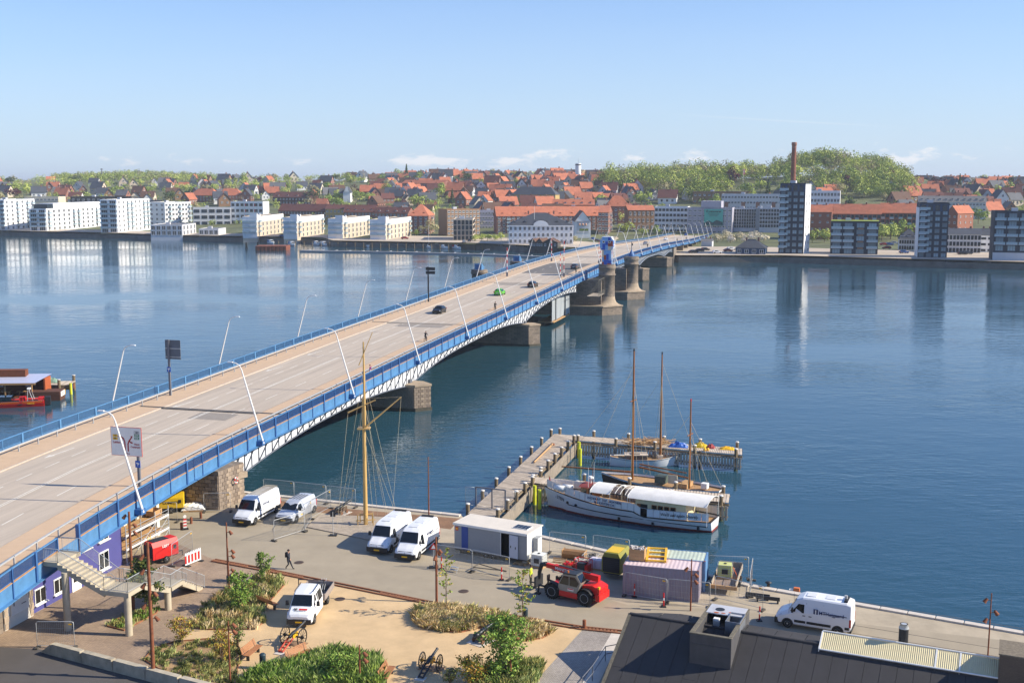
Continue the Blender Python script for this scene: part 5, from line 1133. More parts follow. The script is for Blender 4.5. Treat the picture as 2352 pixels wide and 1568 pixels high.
# ---------------------------------------------------------------- vehicles and site equipment on the quay
def quay_vehicles():
 mlogo = m_navyt; b2 = M('bumper_dark', '#2b2d31', .6, var=.05)
 van('white high van with a ribbed roof parked nearest the bridge pier', (-25.46, 110.13), -106.5, 6.2, 2.05, 2.5, 4.3, roofribs=True, letter=(('Nordstrøm', .26, -.1, 1.62, mlogo),), grp='vans on the quay')
 t, S, f = van('low pale grey van parked between the ribbed roof van and the cannon', (-21.5, 110.37), -108.5, 5.1, 1.92, 1.95, 3.6, M('van_pale', '#c9ced6', .25, .2, var=.02), vents=False, grp='vans on the quay', moulding=False)
 for k in range(4): MB(m_dark).bx(f-4.2, f-2.4, -.55+.32*k, -.45+.32*k, 1.96, 1.985).build('roof_strip', t)
 van('white high roof van, left one of the two parked beside the wooden deck', (-11.26, 101.64), -106.9, 6.2, 2.07, 2.5, 4.33, grp='vans on the quay')
 van('white high roof van, right one of the two parked beside the site office', (-8.58, 99.79), -106.9, 6.2, 2.07, 2.5, 4.33, letter=(('MTHøjgaard', .3, -.6, 1.68, mlogo),), grp='vans on the quay')
 t, S, f = van('white van lettered MTHøjgaard parked behind the black roof', (22.81, 81.97), 154.8, 5.55, 2.07, 2.48, 3.68, letter=(('MTHøjgaard', .36, -1.35, 1.52, mlogo),), grp='vans on the quay')
 y = S.y(-.35, 1.5)+.02
 MB(m_navyt).add([(-.05, y, 1.35), (-.05, y, 1.78), (-.38, y, 1.78), (-.38, y, 1.35)], [(0, 1, 2, 3), (3, 2, 1, 0)]).build('logo_print', t); MB(m_wht).add([(-.18, y+.004, 1.4), (-.16, y+.004, 1.72), (-.27, y+.004, 1.72), (-.25, y+.004, 1.4)], [(0, 1, 2, 3), (3, 2, 1, 0)]).build('logo_print', t)
 MB(m_galv).cyl((f-5.0, 0, 2.48), .12, .35, 10).build('roof_vent', t)
 t = thing('pickup_truck', 'white crew cab truck with an open dropside bed parked on the gravel', 'truck', (-15.77, 84.75, QZ+.01), R(-95))
 wb = 4.1; f = wb/2+.95; w = .98
 S = Shape([(f, .36, w*.74, .66, w*.8, .86, w*.72), (f-.1, .3, w*.92, .74, w*.95, 1.02, w*.84), (f-.3, .28, w*.97, .9, w*.99, 1.12, w*.88), (f-.85, .32, w, 1.1, w, 1.32, w*.88), (f-1.5, .32, w, 1.3, w, 2.06, w*.80), (f-1.9, .32, w, 1.34, w, 2.24, w*.8), (f-3.4, .32, w, 1.34, w, 2.26, w*.8), (f-3.55, .34, w*.97, 1.34, w*.97, 2.16, w*.78)])
 S.body(m_vanw).build('cab', t)
 n = Vector((.7, 0, .6)).normalized()*.05
 MB(m_glass).add([Vector((f-.92, -.82, 1.38))+n, Vector((f-.92, .82, 1.38))+n, Vector((f-1.48, .70, 2.04))+n, Vector((f-1.48, -.70, 2.04))+n], [(0, 1, 2, 3)]).build('windscreen', t)
 for sd in (1, -1):
  for a, b, at in ((f-1.15, f-2.2, f-1.6), (f-2.3, f-3.3, f-2.3)): mb = MB(m_glass); S.side_quad(mb, a, b, 1.32, 2.02, sd, x0t=at); mb.build('side_window', t)
  mb = MB(m_hl); mb.add([(f-.06, sd*.55, .78), (f-.18, sd*.93, .8), (f-.42, sd*.98, 1.08), (f-.22, sd*.66, 1.04)], [(0, 1, 2, 3) if sd > 0 else (3, 2, 1, 0)]); mb.build('headlight', t)
  MB(m_black).box((f-1.2, sd*1.2, 1.5), (.14, .24, .36), taper=.85).build('mirror', t)
  MB(m_dark).tube([(f-1.6, sd*.72, 2.28), (f-3.4, sd*.72, 2.32)], .03, 5).build('roof_rail', t)
 MB(b2).bx(f-.5, f+.03, -w*.94, w*.94, .28, .66).build('front_bumper', t); MB(m_black).add([(f+.015, -.45, .64), (f+.015, .45, .64), (f-.06, .5, .86), (f-.06, -.5, .86)], [(0, 1, 2, 3)]).build('grille', t); MB(m_plate).bx(f+.03, f+.045, -.26, .26, .4, .51).build('number_plate', t)
 add_wheels(t, S, (wb/2, -wb/2), .36, .24, 1.98)
 r0 = f-3.75; mbed = M('bed_metal', '#9a8f88', .6, .2, var=.15, scale=2)
 MB(m_dark).bx(r0-2.9, r0, -1.05, 1.05, .78, .88).build('bed_floor', t)
 for y in (-1.07, 1.07): MB(mbed).bx(r0-2.9, r0, y-.03, y+.03, .8, 1.28).build('side_board', t)
 MB(mbed).bx(r0-2.95, r0-2.9, -1.07, 1.07, .8, 1.28).build('tail_board', t); MB(mbed).bx(r0, r0+.05, -1.07, 1.07, .8, 1.35).build('head_board', t)
 rk = MB(m_dark)
 for y in (-1.0, 1.0): rk.tube([(r0, y, 1.3), (r0, y, 2.5)], .035, 6)
 rk.tube([(r0, -1.05, 2.42), (r0, 1.05, 2.42)], .035, 6); rk.build('ladder_rack', t)
 for k in range(3): tag(MB(m_galv).tube([(-.0, -.06*k, 0), (2.3, -.06*k, .12)], .025, 5).build('steel_tube', None, (-15.35+.12*k, 87.2, QZ+1.0), R(95)), 'galvanised tube lying in the truck bed, '+('left', 'middle', 'right')[k]+' one of three', 'tube', 'tubes in the truck bed')
 nn = Vector((.35, 0, 1)).normalized()
 lettering('aa', .34, m_ink, t, (f-.58, -.36, 1.285), (0, 1, 0), (-1, 0, .37), bold=.02); MB(m_red).add([(f-.66, -.12, 1.275), (f-.66, .52, 1.275), (f-.49, .52, 1.215), (f-.49, -.12, 1.215)], [(3, 2, 1, 0), (0, 1, 2, 3)]).build('red_bar_print', t)
 lettering('aalborg stilladser a.s', .11, m_ink, t, (f-.40, 0, 1.205), (0, 1, 0), (-1, 0, .45))
quay_vehicles()
def telehandler():
 t = thing('telehandler', 'red and grey telescopic handler with its boom lowered on the service road', 'telehandler', (5.05, 87.99, QZ+.01), math.atan2(.538, -.843))
 mg = M('cab_grey', '#8f897f', .4, var=.05); r = .62; ty, ri = wheel_meshes(r, .45); mrw = M('rim_white', '#c3c7cb', .4, var=.05)
 for x in (1.5, -1.5):
  for s in (1, -1):
   o = put('wheel', ty, t, (x, s*.95, r), math.pi if s < 0 else 0); q = MB(mrw).lathe((0, 0, 0), [(r*.6, .18), (r*.58, .24), (r*.35, .12), (r*.15, .16), (.02, .16)], 16, X=Matrix.Rotation(R(-90), 4, 'X')).build('rim', o)
   lug = MB(m_tyre)
   for k in range(20): a = 2*math.pi*k/20; lug.box((math.cos(a)*r*.99, 0, math.sin(a)*r*.99), (.06, .4, .1))
   lug.build('tread_lug', o)
   f = MB(m_black); vs = []
   for k in range(9): a = R(15+k*18.5); vs += [(x+math.cos(a)*.74, s*.72, r+math.sin(a)*.74), (x+math.cos(a)*.74, s*1.17, r+math.sin(a)*.74)]
   f.add(vs, [(2*k, 2*k+1, 2*k+3, 2*k+2) for k in range(8)]+[(2*k+2, 2*k+3, 2*k+1, 2*k) for k in range(8)]); f.build('mudguard', t)
 MB(m_red).bx(-2.1, 1.9, -.5, .5, .55, 1.05).build('chassis', t); MB(m_red).bx(-.85, .8, .45, 1.12, .42, .86).build('side_step', t)
 MB(m_red).loft([[(x, y, z) for x, z in ((-2.6, .8), (-2.1, .9), (-1.1, 1.15), (-1.1, 1.5), (-2.0, 1.62), (-2.6, 1.4))] for y in (-.8, .72)][::-1]).build('engine_cover', t)
 MB(m_black).bx(-1.2, 1.2, -1.1, -.45, .6, 1.5).build('engine_box', t); MB(m_red).bx(-2.7, -2.35, -.85, .85, .45, 1.0).build('counterweight', t); MB(m_yel).bx(-2.6, -2.45, .5, .7, 1.42, 1.6).build('beacon', t); MB(m_tl).bx(-2.72, -2.70, .6, .95, 1.1, 1.4).build('tail_light', t)
 sec = [(1.0, .85), (.85, 1.5), (.45, 2.25), (-.75, 2.32), (-1.15, 1.75), (-.9, 1.1), (-.75, .85)]
 MB(mg).loft([[(x, y, z) for x, z in sec] for y in (.15, 1.08)][::-1]).build('cab', t)
 gl = [(.80, 1.42), (.44, 2.12), (-.05, 2.14), (-.05, 1.4)]; g2 = [(-.13, 1.4), (-.13, 2.14), (-.62, 2.16), (-.98, 1.72), (-.8, 1.38)]
 MB(m_glass).add([(x, 1.092, z) for x, z in gl], [(0, 1, 2, 3), (3, 2, 1, 0)]).build('side_window', t); MB(m_glass).add([(x, 1.092, z) for x, z in g2], [(0, 1, 2, 3, 4), (4, 3, 2, 1, 0)]).build('side_window', t)
 MB(m_glass).add([(.87, .2, 1.5), (.87, 1.04, 1.5), (.48, 1.04, 2.2), (.48, .2, 2.2)], [(0, 1, 2, 3)]).build('windscreen', t); MB(m_glass).add([(-.8, .2, 2.3), (-.8, 1.04, 2.3), (-1.17, 1.04, 1.78), (-1.17, .2, 1.78)], [(0, 1, 2, 3), (3, 2, 1, 0)]).build('rear_window', t)
 MB(m_dark).loft([[(x, y, z) for x, z in ((.5, 2.26), (.45, 2.36), (-.75, 2.42), (-.8, 2.32))] for y in (.12, 1.1)][::-1]).build('roof', t); MB(M('amber', '#d86a12', .3)).cyl((.1, .9, 2.38), .07, .16, 8).build('beacon', t)
 MB(m_wht).bx(-.5, .05, 1.092, 1.1, 1.0, 1.2).build('decal', t); MB(m_red).bx(-.48, .03, 1.1, 1.106, 1.1, 1.18).build('decal', t)
 mb = MB(m_black).box((.95, 1.25, 1.9), (.1, .2, .3)); mb.build('mirror', t)
 B0, B1, B2 = Vector((-2.1, -.25, 1.95)), Vector((2.0, -.25, 2.15)), Vector((2.9, -.25, 2.2))
 F = frame(B0, B1-B0, (0, 1, 0)); L = (B1-B0).length
 bo = MB(m_red).box((L/2, 0, 0), (L, .36, .46), X=F).build('boom', t); MB(m_red).box((L+.3, 0, .0), (.9, .28, .36), X=F).build('boom', t)
 MB(m_dark).box((L*.55, 0, .26), (L*.7, .2, .06), X=F).build('hose_guard', t)
 lettering('MANITOU', .34, m_wht, bo, F @ Vector((L*.78, .19, -.0)), -(B1-B0), (0, 0, 1), bold=.02)
 MB(m_black).tube([B2+Vector((-.1, 0, .05)), B2+Vector((.35, 0, -.05)), B2+Vector((.55, 0, -.7)), B2+Vector((.6, 0, -1.3))], .22, 8, r1=.15).build('boom_head', t)
 MB(m_dark).box((3.55, -.25, .7), (.14, 1.2, .9)).build('fork_carriage', t)
 for y in (-.7, .2): MB(m_dark).bx(3.6, 4.7, y-.06, y+.06, .22, .30).build('fork', t)
 for s in (1, -1): MB(m_black).tube([(2.1, s*.6, .7), (2.9, s*.75, .75), (3.0, s*.75, .15)], .09, 6).box((3.0, s*.75, .06), (.4, .35, .08)).build('stabiliser', t)
 MB(m_black).box((2.2, .45, 1.45), (.1, .35, .45)).build('mirror', t)
 hv = M('hi_vis', '#c9d63a', .7, var=.1); wk = person('worker in a hi-vis yellow top bending over the fork carriage of the red handler', (1.55, 90.95, QZ+.01), R(-25), hv, M('work_trousers', '#3a4038', .85), 'stand')
telehandler()
def site():
 o = Vector((-5.2, 99.3, 2.25)); ex = Vector((1.3+5.2, 95.9-99.3, 0)); L = ex.length; t = thing('site_office', 'long grey mobile site office with a blue panel and an open door', 'site office', (o.x, o.y, QZ), math.atan2(ex.y, ex.x)); mg = M('office_grey', '#8e9296', .5, var=.04); W, Hh, z0 = 3.0, 2.3, .45
 MB(mg).bx(0, 4.75, 0, .08, z0, z0+Hh).bx(5.6, L, 0, .08, z0, z0+Hh).bx(4.75, 5.6, 0, .08, z0+2.1, z0+Hh).build('wall', t); MB(m_wht).bx(L-.08, L, .08, W, z0, z0+Hh).build('end_wall', t); MB(mg).bx(0, L, W-.08, W, z0, z0+Hh).bx(0, .08, .08, W-.08, z0, z0+Hh).build('wall', t)
 MB(m_interior).bx(.1, L-.1, .6, W-.1, z0, z0+Hh-.02).build('interior', t); MB(m_dark).bx(0, L, 0, W, z0-.12, z0).build('floor_frame', t)
 MB(M('office_roof', '#d8cfc0', .6, var=.06, scale=1, stain=.12)).bx(-.08, L+.08, -.1, W+.08, z0+Hh, z0+Hh+.1).build('roof', t); MB(m_wht).bx(-.09, L+.09, -.12, -.1, z0+Hh-.1, z0+Hh+.11).build('fascia', t)
 MB(M('office_blue', '#1f4490', .5, var=.03)).bx(.75, 1.42, -.02, 0, z0+.02, z0+Hh-.12).build('blue_panel', t)
 d = MB(M('door_white', '#b9bfcc', .45, var=.03)).bx(0, .9, -.04, .02, 0, 2.05).build('door', t, (5.62, -.02, z0+.03)); d.rotation_euler = (0, 0, R(-6)); MB(m_black).bx(.12, .2, -.06, -.04, .9, 1.1).bx(.62, .7, -.06, -.04, .85, 1.05).build('door_vent', d)
 MB(m_wht).bx(4.72, 4.76, -.03, 0, z0, z0+2.12).build('door_frame', t)
 sp = MB(m_wht).bx(5.4, 6.9, .9, 2.0, z0+Hh+.1, z0+Hh+.16).build('solar_panel', t); [MB(M('solar_cell', '#1a2230', .2, var=.1)).bx(5.46+.36*i, 5.78+.36*i, .95+.52*j, 1.43+.52*j, z0+Hh+.16, z0+Hh+.18).build('cell', sp) for i in range(4) for j in range(2)]
 MB(mg).bx(L, L+.5, 1.1, 1.9, z0-.2, z0+1.75).build('cabinet', t); MB(m_wht).bx(L+.5, L+.52, 1.12, 1.88, z0-.15, z0+1.7).build('cabinet_door', t)
 MB(m_red).bx(.12, .42, -.015, 0, z0+1.7, z0+2.05).build('sticker', t); MB(m_yel).bx(.16, .38, -.02, -.015, z0+1.8, z0+1.95).build('sticker', t)
 ty, ri = wheel_meshes(.28, .2)
 for x in (3.2, 3.9):
  w = put('wheel', ty, t, (x, .1, .28), math.pi); put('rim', ri, w)
 for x in (.3, L-.3): MB(m_conc).bx(x-.2, x+.2, .1, .5, 0, z0-.12).build('support', t)
 st = thing('step_stool', 'two tread metal step below the open site office door', 'steps', G(1044, 1312, QZ), math.atan2(ex.y, ex.x)); [MB(m_galv).box((0, -.12*k, .42-.2*k), (.7, .26, .03)).build('tread', st) for k in range(2)]; MB(m_galv).tube([(-.34, .1, .42), (-.34, -.3, 0)], .02, 4).tube([(.34, .1, .42), (.34, -.3, 0)], .02, 4).build('side', st)
 dx = Vector((.966, -.259, 0)); dy = Vector((.259, .966, 0)); mp = M('container_lilac', '#918894', .6, var=.08, scale=.8, stain=.15); mt = M('container_top_pink', '#d3bfc0', .7, var=.08, scale=.7, stain=.12); mbz = M('container_blue', '#5d86b0', .6, var=.1, stain=.2); mtb = M('container_top_green', '#b9c4b4', .7, var=.18, scale=.6, stain=.35)
 for lab, c, ms, mtop, nm in (('lilac grey shipping container with a pale pink roof, nearest the road', Vector((9.0, 88.6, QZ)), mp, mt, 0), ('blue shipping container with a rusty pale green roof, on the water side', Vector((9.0, 88.6, QZ))+dy*2.5+dx*.28, mbz, mtb, 1)):
  t = thing('shipping_container', lab, 'container', c, math.atan2(dx.y, dx.x), 'shipping containers'); L, W, H2 = 6.06, 2.44, 2.59
  def corr(n, a, b, fn, dd=.045):
   vs = []; fs = []
   for k in range(n*4+1):
    u = a+(b-a)*k/(n*4); d = (0, 0, dd, dd)[k % 4]; vs += [fn(u, d, 0), fn(u, d, 1)]
   return vs, [(2*k, 2*k+2, 2*k+3, 2*k+1) for k in range(n*4)]+[(2*k+1, 2*k+3, 2*k+2, 2*k) for k in range(n*4)]
  for y, s in ((0, 1), (W, -1)): v, f = corr(18, .1, L-.1, lambda u, d, q: (u, y+s*d, .12+q*(H2-.24))); MB(ms).add(v, f).build('side_wall', t)
  for x, s in ((0, 1), (L, -1)): v, f = corr(7, .1, W-.1, lambda u, d, q: (x+s*d, u, .12+q*(H2-.24))); MB(ms).add(v, f).build('end_wall', t)
  v, f = corr(18, .1, L-.1, lambda u, d, q: (u, .1+q*(W-.2), H2-.02-d), .014); MB(mtop).add(v, f).build('roof', t)
  fr = MB(ms)
  for x in (.05, L-.05):
   for y in (.05, W-.05): fr.bx(x-.07, x+.07, y-.07, y+.07, 0, H2)
  for z in (.06, H2-.05):
   for y in (.05, W-.05): fr.bx(.12, L-.12, y-.05, y+.05, z-.06, z+.055)
   for x in (.05, L-.05): fr.bx(x-.05, x+.05, .12, W-.12, z-.06, z+.055)
  fr.build('frame', t); MB(M('oxide', '#8a4a34', .8, var=.3)).bx(L-.16, L+.01, -.01, .15, H2-.14, H2+.01).bx(-.01, .16, -.01, .15, H2-.14, H2+.01).build('corner_casting', t)
 crate('wooden crate full of pale rubble on the lilac container', (9.0+dy.x*1.6+dx.x*.9, 88.6+dy.y*1.6+dx.y*.9), math.atan2(dx.y, dx.x), (1.25, .95, .95), QZ+2.6, M('rubble', '#b9b4b0', .9, var=.25))
 p = Vector((9.0, 88.6, QZ+2.62))+dx*2.3+dy*2.9; t = thing('yellow_frame', 'yellow steel lifting frame lying across the containers', 'steel frame', p, math.atan2(dx.y, dx.x)+.1)
 for x in (-.75, .75): MB(m_yel).bx(x-.09, x+.09, -1.7, 1.7, .0, .16).build('beam', t)
 for y in (-1.6, -.5, .55, 1.6): MB(m_yel).bx(-.66, .66, y-.09, y+.09, .02, .14).build('cross_bar', t)
 def compressor(lab, p, rz, L, W, H2, body, top, front, txt=None, wheels=True, tc=m_ink):
  t = thing('compressor', lab, 'compressor', (p[0], p[1], QZ), rz, 'site compressors'); z0 = .55
  MB(body).loft([[(x, y, z) for y, z in ((-W/2, z0), (W/2, z0), (W/2, z0+H2*.72), (W*.36, z0+H2), (-W*.36, z0+H2), (-W/2, z0+H2*.72))] for x in (-L/2, L/2)]).build('canopy', t)
  MB(top).bx(-L*.42, L*.2, -W*.33, W*.33, z0+H2, z0+H2+.03).build('roof_panel', t); MB(front).bx(-L/2-.03, -L/2, -W*.44, W*.44, z0+.08, z0+H2*.78).build('grille', t); [MB(m_dark).bx(-L/2-.045, -L/2-.03, -W*.42, W*.42, z0+.18+.17*k, z0+.24+.17*k).build('louvre', t) for k in range(6)]
  MB(m_dark).bx(-L/2, L/2, -W*.4, W*.4, z0-.12, z0).build('chassis', t)
  ty, ri = wheel_meshes(.32, .2)
  for s in (1, -1): w = put('wheel', ty, t, (0, s*W*.52, .32), math.pi if s < 0 else 0); put('rim', ri, w)
  MB(m_dark).tube([(L/2, 0, z0-.05), (L/2+.9, 0, .45), (L/2+.9, 0, 0)], .05, 6).build('draw_bar', t)
  for s_, dz, sz in (txt or ()): lettering(s_, sz, tc, t, (0, -W/2-.012, z0+dz), (1, 0, 0), (0, 0, 1), bold=.02)
  MB(m_black).bx(L*.3, L*.42, -W/2-.01, -W/2, z0+H2*.35, z0+H2*.6).build('control_box', t); return t
 my, mo = M('compressor_yellow', '#dfb81e', .45, var=.06), M('compressor_olive', '#8a8636', .5, var=.08)
 compressor('olive and yellow box compressor with a black grille beside the containers', (8.9, 93.5), R(65), 2.6, 1.7, 1.75, mo, my, m_black)
 compressor('red trailer compressor with white lettering behind the mesh fence', (-31.0, 97.0), R(52), 2.6, 1.4, 1.5, m_red, m_dark, m_dark, (('DONSLUND', .26, 1.0, .26)[:0] or (('LEJET', 1.0, .3),)), tc=m_wht)
 compressor('yellow trailer compressor lettered COMETTE under the bridge', (-34.6, 112.3), R(10), 2.4, 1.3, 1.4, my, my, m_black, (('COMETTE', .55, .36),))
 ibc('white caged water tank between the site office and the pallets', (2.35, 95.6), R(-28));
 pallet('pallet leaning on its side behind the water tank', (4.2, 96.6), R(-20), R(62)); pallet('dark pallet lying flat by the site office end', (.8, 96.2), R(-25)); pallet('flat pallet under stone slabs near the mesh fence', (5.3, 96.2), R(-24))
 crate('small open wooden crate holding red tools', (4.85, 94.7), R(-22), (.95, .75, .55), fill=m_red); crate('pallet box of broken kerb stones beside the pallets', (5.9, 95.6), R(-24), (1.1, .8, .5), fill=M('rubble', '#b9b4b0', .9))
 t = thing('timber_trough', 'brown timber trough lying near the quay edge', 'trough', (5.55, 97.75, QZ), R(-20)); MB(M('trough_brown', '#8a6640', .8, var=.15)).loft([[(x, y, z) for y, z in ((-.4, .1), (.4, .1), (.5, .5), (.3, .75), (-.3, .75), (-.5, .5))] for x in (-1, 1)]).build('body', t); MB(m_wood).bx(-1.05, -.99, -.45, .45, .05, .8).bx(.99, 1.05, -.45, .45, .05, .8).build('end_board', t)
 t = thing('mesh_cage', 'grey steel mesh box with a coiled hose by the fence', 'cage', (6.95, 96.6, QZ), R(-25)); fr = MB(m_galv)
 for z in (.1, .4, .75):
  for s in (1, -1): fr.box((0, s*.5, z), (1.3, .03, .04)).box((s*.65, 0, z), (.03, 1.0, .04))
 for k in range(8):
  for s in (1, -1): fr.box((-.65+1.3*k/7, s*.5, .42), (.025, .025, .7))
 fr.build('cage', t); h = thing('hose_coil', 'black coiled hose lying in the steel mesh box', 'hose', (7.05, 96.65, QZ+.35), 0); MB(m_black).tube([(.3*math.cos(k*.5), .3*math.sin(k*.5), .012*k) for k in range(40)], .04, 6).build('coil', h)
 t = thing('red_generator', 'red framed generator standing in front of the sacks', 'generator', (6.1, 94.1, QZ), R(-30)); MB(m_red).bx(-.6, .6, -.42, .42, .12, .8).build('body', t); MB(m_dark).bx(-.35, .35, -.45, .3, .35, .95).build('engine', t); fr = MB(m_red)
 for x in (-.65, .65):
  for y in (-.47, .47): fr.tube([(x, y, 0), (x, y, 1.15)], .03, 5)
 for y in (-.47, .47): fr.tube([(-.65, y, 1.15), (.65, y, 1.15)], .03, 5)
 fr.tube([(-.65, -.47, 1.15), (-.65, .47, 1.15)], .03, 5).tube([(.65, -.47, 1.15), (.65, .47, 1.15)], .03, 5); fr.build('frame', t)
 t = thing('sack_pallet', 'pallet stacked with pale cement sacks beside the yellow compressor', 'sacks', (7.35, 95.1, QZ), R(-28)); MB(m_wood).box((0, 0, .07), (1.2, .9, .13)).build('pallet', t); ms = M('sack', '#cfc8d2', .8, var=.12)
 for k in range(6):
  for x in (-.3, .3):
   for y in (-.22, .22): s = MB(ms).box((0, 0, 0), (.58, .42, .12), taper=.9).build('sack', t, (x, y, .2+.125*k), rnd.uniform(-.1, .1))
 t = thing('flatbed_trailer', 'low flatbed trailer with wooden sides carrying a tank at the quay edge', 'trailer', ((16.36+18.16+17.98+19.43)/4, (89.1+88.3+94.2+93.85)/4, QZ), math.atan2(.953, .3)); MB(M('trailer_floor', '#8d7a6e', .85, var=.2)).bx(-2.6, 2.6, -.95, .95, .5, .6).build('floor', t)
 for y in (-.97, .97): MB(m_woodo).bx(-2.6, 2.6, y-.03, y+.03, .5, .95).build('side_board', t)
 MB(m_woodo).bx(2.57, 2.63, -.95, .95, .5, 1.05).build('end_board', t); MB(m_wood).bx(-2.75, -2.6, -1.1, 1.1, .45, .75).build('end_board', t)
 ty, ri = wheel_meshes(.32, .22)
 for x in (-.4, .4):
  for s in (1, -1): w = put('wheel', ty, t, (x, s*1.05, .32), math.pi if s < 0 else 0); put('rim', ri, w)
 ibc('half full caged tank with a yellow tint standing on the trailer', (17.75, 91.2), R(-14), QZ+.6, M('tank_yellow', '#c9cc7c', .4, var=.05))
 tag(MB(M('strap_orange', '#d8622a', .7)).tube([(18.4, 92.2, QZ+1.5), (18.75, 91.2, QZ+.75), (18.5, 90.6, QZ+.66), (18.9, 90.9, QZ+.68)], .03, 5).build('strap'), 'orange strap trailing over the trailer floor', 'strap')
 t = thing('tarpaulin_heap', 'white crumpled tarpaulin over a pallet under the bridge', 'tarpaulin', (-32.6, 113.0, QZ), .2); MB(m_wood).box((0, -.3, .08), (2.0, 1.0, .14)).build('pallet', t); rg = random.Random(4); n = 12; vs = []
 for i in range(n+1):
  for j in range(n+1): u, v = i/n, j/n; vs.append((2.4*(u-.5), 1.5*(v-.5), .15+(math.sin(math.pi*u)*math.sin(math.pi*v))**.5*.55+rg.uniform(0, .14)*(0 < i < n)*(0 < j < n)))
 MB(m_wht).add(vs, [(i*(n+1)+j, (i+1)*(n+1)+j, (i+1)*(n+1)+j+1, i*(n+1)+j+1) for i in range(n) for j in range(n)]).build('sheet', t)
 t = thing('plank_barrier', 'red and white slatted barrier at the edge of the service road', 'barrier', G(*cS(1543, 612), QZ), math.atan2(98-96.3, -27.8+28.7))
 for z in (.15, 1.0): MB(m_wht).box((0, 0, z), (1.95, .05, .12)).build('rail', t)
 for k in range(10): MB(m_red if k % 2 == 0 else m_wht).box((-.9+.2*k, 0, .58), (.13, .05, .72)).build('slat', t); MB(m_wht).box((-.9+.2*k, 0, 1.12), (.1, .05, .12)).build('slat', t)
 for x in (-.8, .8): MB(m_black).box((x, 0, .04), (.3, .8, .08)).build('foot', t)
 t = thing('beacon_board', 'red and white striped beacon board on the road under the bridge', 'beacon', G(*cD(1465, 655), QZ), .4)
 for k in range(6): MB(m_red if k % 2 else m_wht).box((0, 0, .25+.15*k), (.3, .05, .148)).build('stripe', t)
 MB(m_black).box((0, 0, .06), (.6, .4, .12)).build('base', t); MB(m_wht).lathe((0, 0, 0), [(.16, -.03), (.16, .03)], 14, X=Matrix.Translation((0, 0, 1.3)) @ Matrix.Rotation(R(90), 4, 'X')).build('disc', t)
 for k, q in enumerate(((1410, 650), (1558, 565), (1705, 485))):
  p = G(*cD(*q), QZ); o = thing('bollard', 'short rusty bollard on the road by the abutment, '+('nearest', 'middle', 'farthest')[k]+' of three', 'bollard', p, 0, 'rusty bollards'); MB(m_rust).lathe((0, 0, 0), [(.13, 0), (.13, .6), (.11, .66)], 12).build('post', o)
 p = G(1342, 1443, QZ); o = thing('bollard', 'single rusty bollard at the corner of the gravel yard', 'bollard', p, 0, 'rusty bollards'); MB(m_rust).lathe((0, 0, 0), [(.14, 0), (.14, .65), (.12, .7)], 12).build('post', o)
 t = thing('lifebuoy', 'red and white lifebuoy on the stone abutment', 'lifebuoy', Q(-59.4, -1.0, 4.4), math.atan2(BN.y, BN.x)); X = Matrix.Rotation(math.atan2(BD.y, BD.x)-math.atan2(BN.y, BN.x), 4, 'Z')
 for k in range(8): MB(m_red if k % 2 else m_wht).tube([(.3*math.cos(a), -.1, .3*math.sin(a)) for a in [2*math.pi*(k+j/3)/8 for j in range(4)]], .075, 6, X if False else None).build('ring_segment', t)
 t.rotation_euler = (0, 0, BANG)
 p = G(*c7(545, 352), QZ); o = thing('mooring_bollard', 'dark iron mooring bollard at the quay edge right of the trailer', 'bollard', p); MB(m_dark).lathe((0, 0, 0), [(.2, 0), (.14, .1), (.13, .38), (.26, .42), (.26, .5), (.1, .56)], 12).build('post', o)
 p = G(*c7(745, 376), QZ); o = thing('orange_box', 'small orange box lying on the quay edge above the lettered van', 'box', p, -.4); MB(M('box_orange', '#d8753a', .6, var=.1)).box((0, 0, .16), (.5, .32, .3), taper=.9).build('body', o); MB(m_wht).box((-.45, 0, .06), (.3, .28, .1)).build('lid', o)
 p = G(*c6(400, 350), QZ); o = thing('trailer_drawbar', 'rusty trailer drawbar frame lying behind the office fence', 'drawbar', p, -.55); mb = MB(M('drawbar_steel', '#5a5348', .7, .3, var=.3)); mb.tube([(-1.4, -.5, .4), (1.2, 0, .45)], .05, 5).tube([(-1.4, .5, .4), (1.2, 0, .45)], .05, 5).tube([(-1.4, -.5, .4), (-1.4, .5, .4)], .05, 5).tube([(1.2, 0, .45), (1.7, 0, .45)], .07, 6); mb.build('frame', o); MB(m_galv).tube([(1.1, .1, 0), (1.1, .1, .6)], .035, 6).build('jockey_leg', o)
 for k in range(2): p = G(*c7(470+70*k, 432+22*k), QZ); o = thing('barrier_plank', 'dark plank barrier in front of the lettered van, '+('left', 'right')[k]+' one of the two', 'barrier', p, -.35, 'plank barriers'); MB(m_dark).box((0, 0, .35), (1.9, .08, .3)).build('plank', o); [MB(m_dark).box((x, 0, .2), (.12, .3, .4)).build('foot', o) for x in (-.8, .8)]
 for lab, q in (('red and white marker post by the triangle sign, leftmost on the road', (1014, 1307)), ('red and white marker post at the end of the site office fence', (1152, 1332)), ('red and white marker post in front of the lilac container', (1457, 1371)), ('red and white marker post at the corner of the container fence', (1524, 1393)), ('red and white marker post in front of the lettered van', (1744, 1425))): marker(lab, tuple(G(*q, QZ))[:2])
 p = G(*c3(2090, 1030), QZ); t = thing('warning_sign', 'red triangular warning sign on a thin post at the fence', 'road sign', p, 0); MB(m_galv).tube([(0, 0, 0), (0, 0, 2.2)], .03, 6).build('post', t)
 MB(m_red).add([(-.36, -.04, 1.65), (.36, -.04, 1.65), (0, -.04, 2.28)], [(0, 1, 2), (2, 1, 0)]).build('triangle', t); MB(m_wht).add([(-.2, -.05, 1.74), (.2, -.05, 1.74), (0, -.05, 2.1)], [(0, 1, 2), (2, 1, 0)]).build('triangle_field', t); MB(m_black).box((0, 0, .06), (.8, .5, .12)).build('foot', t)
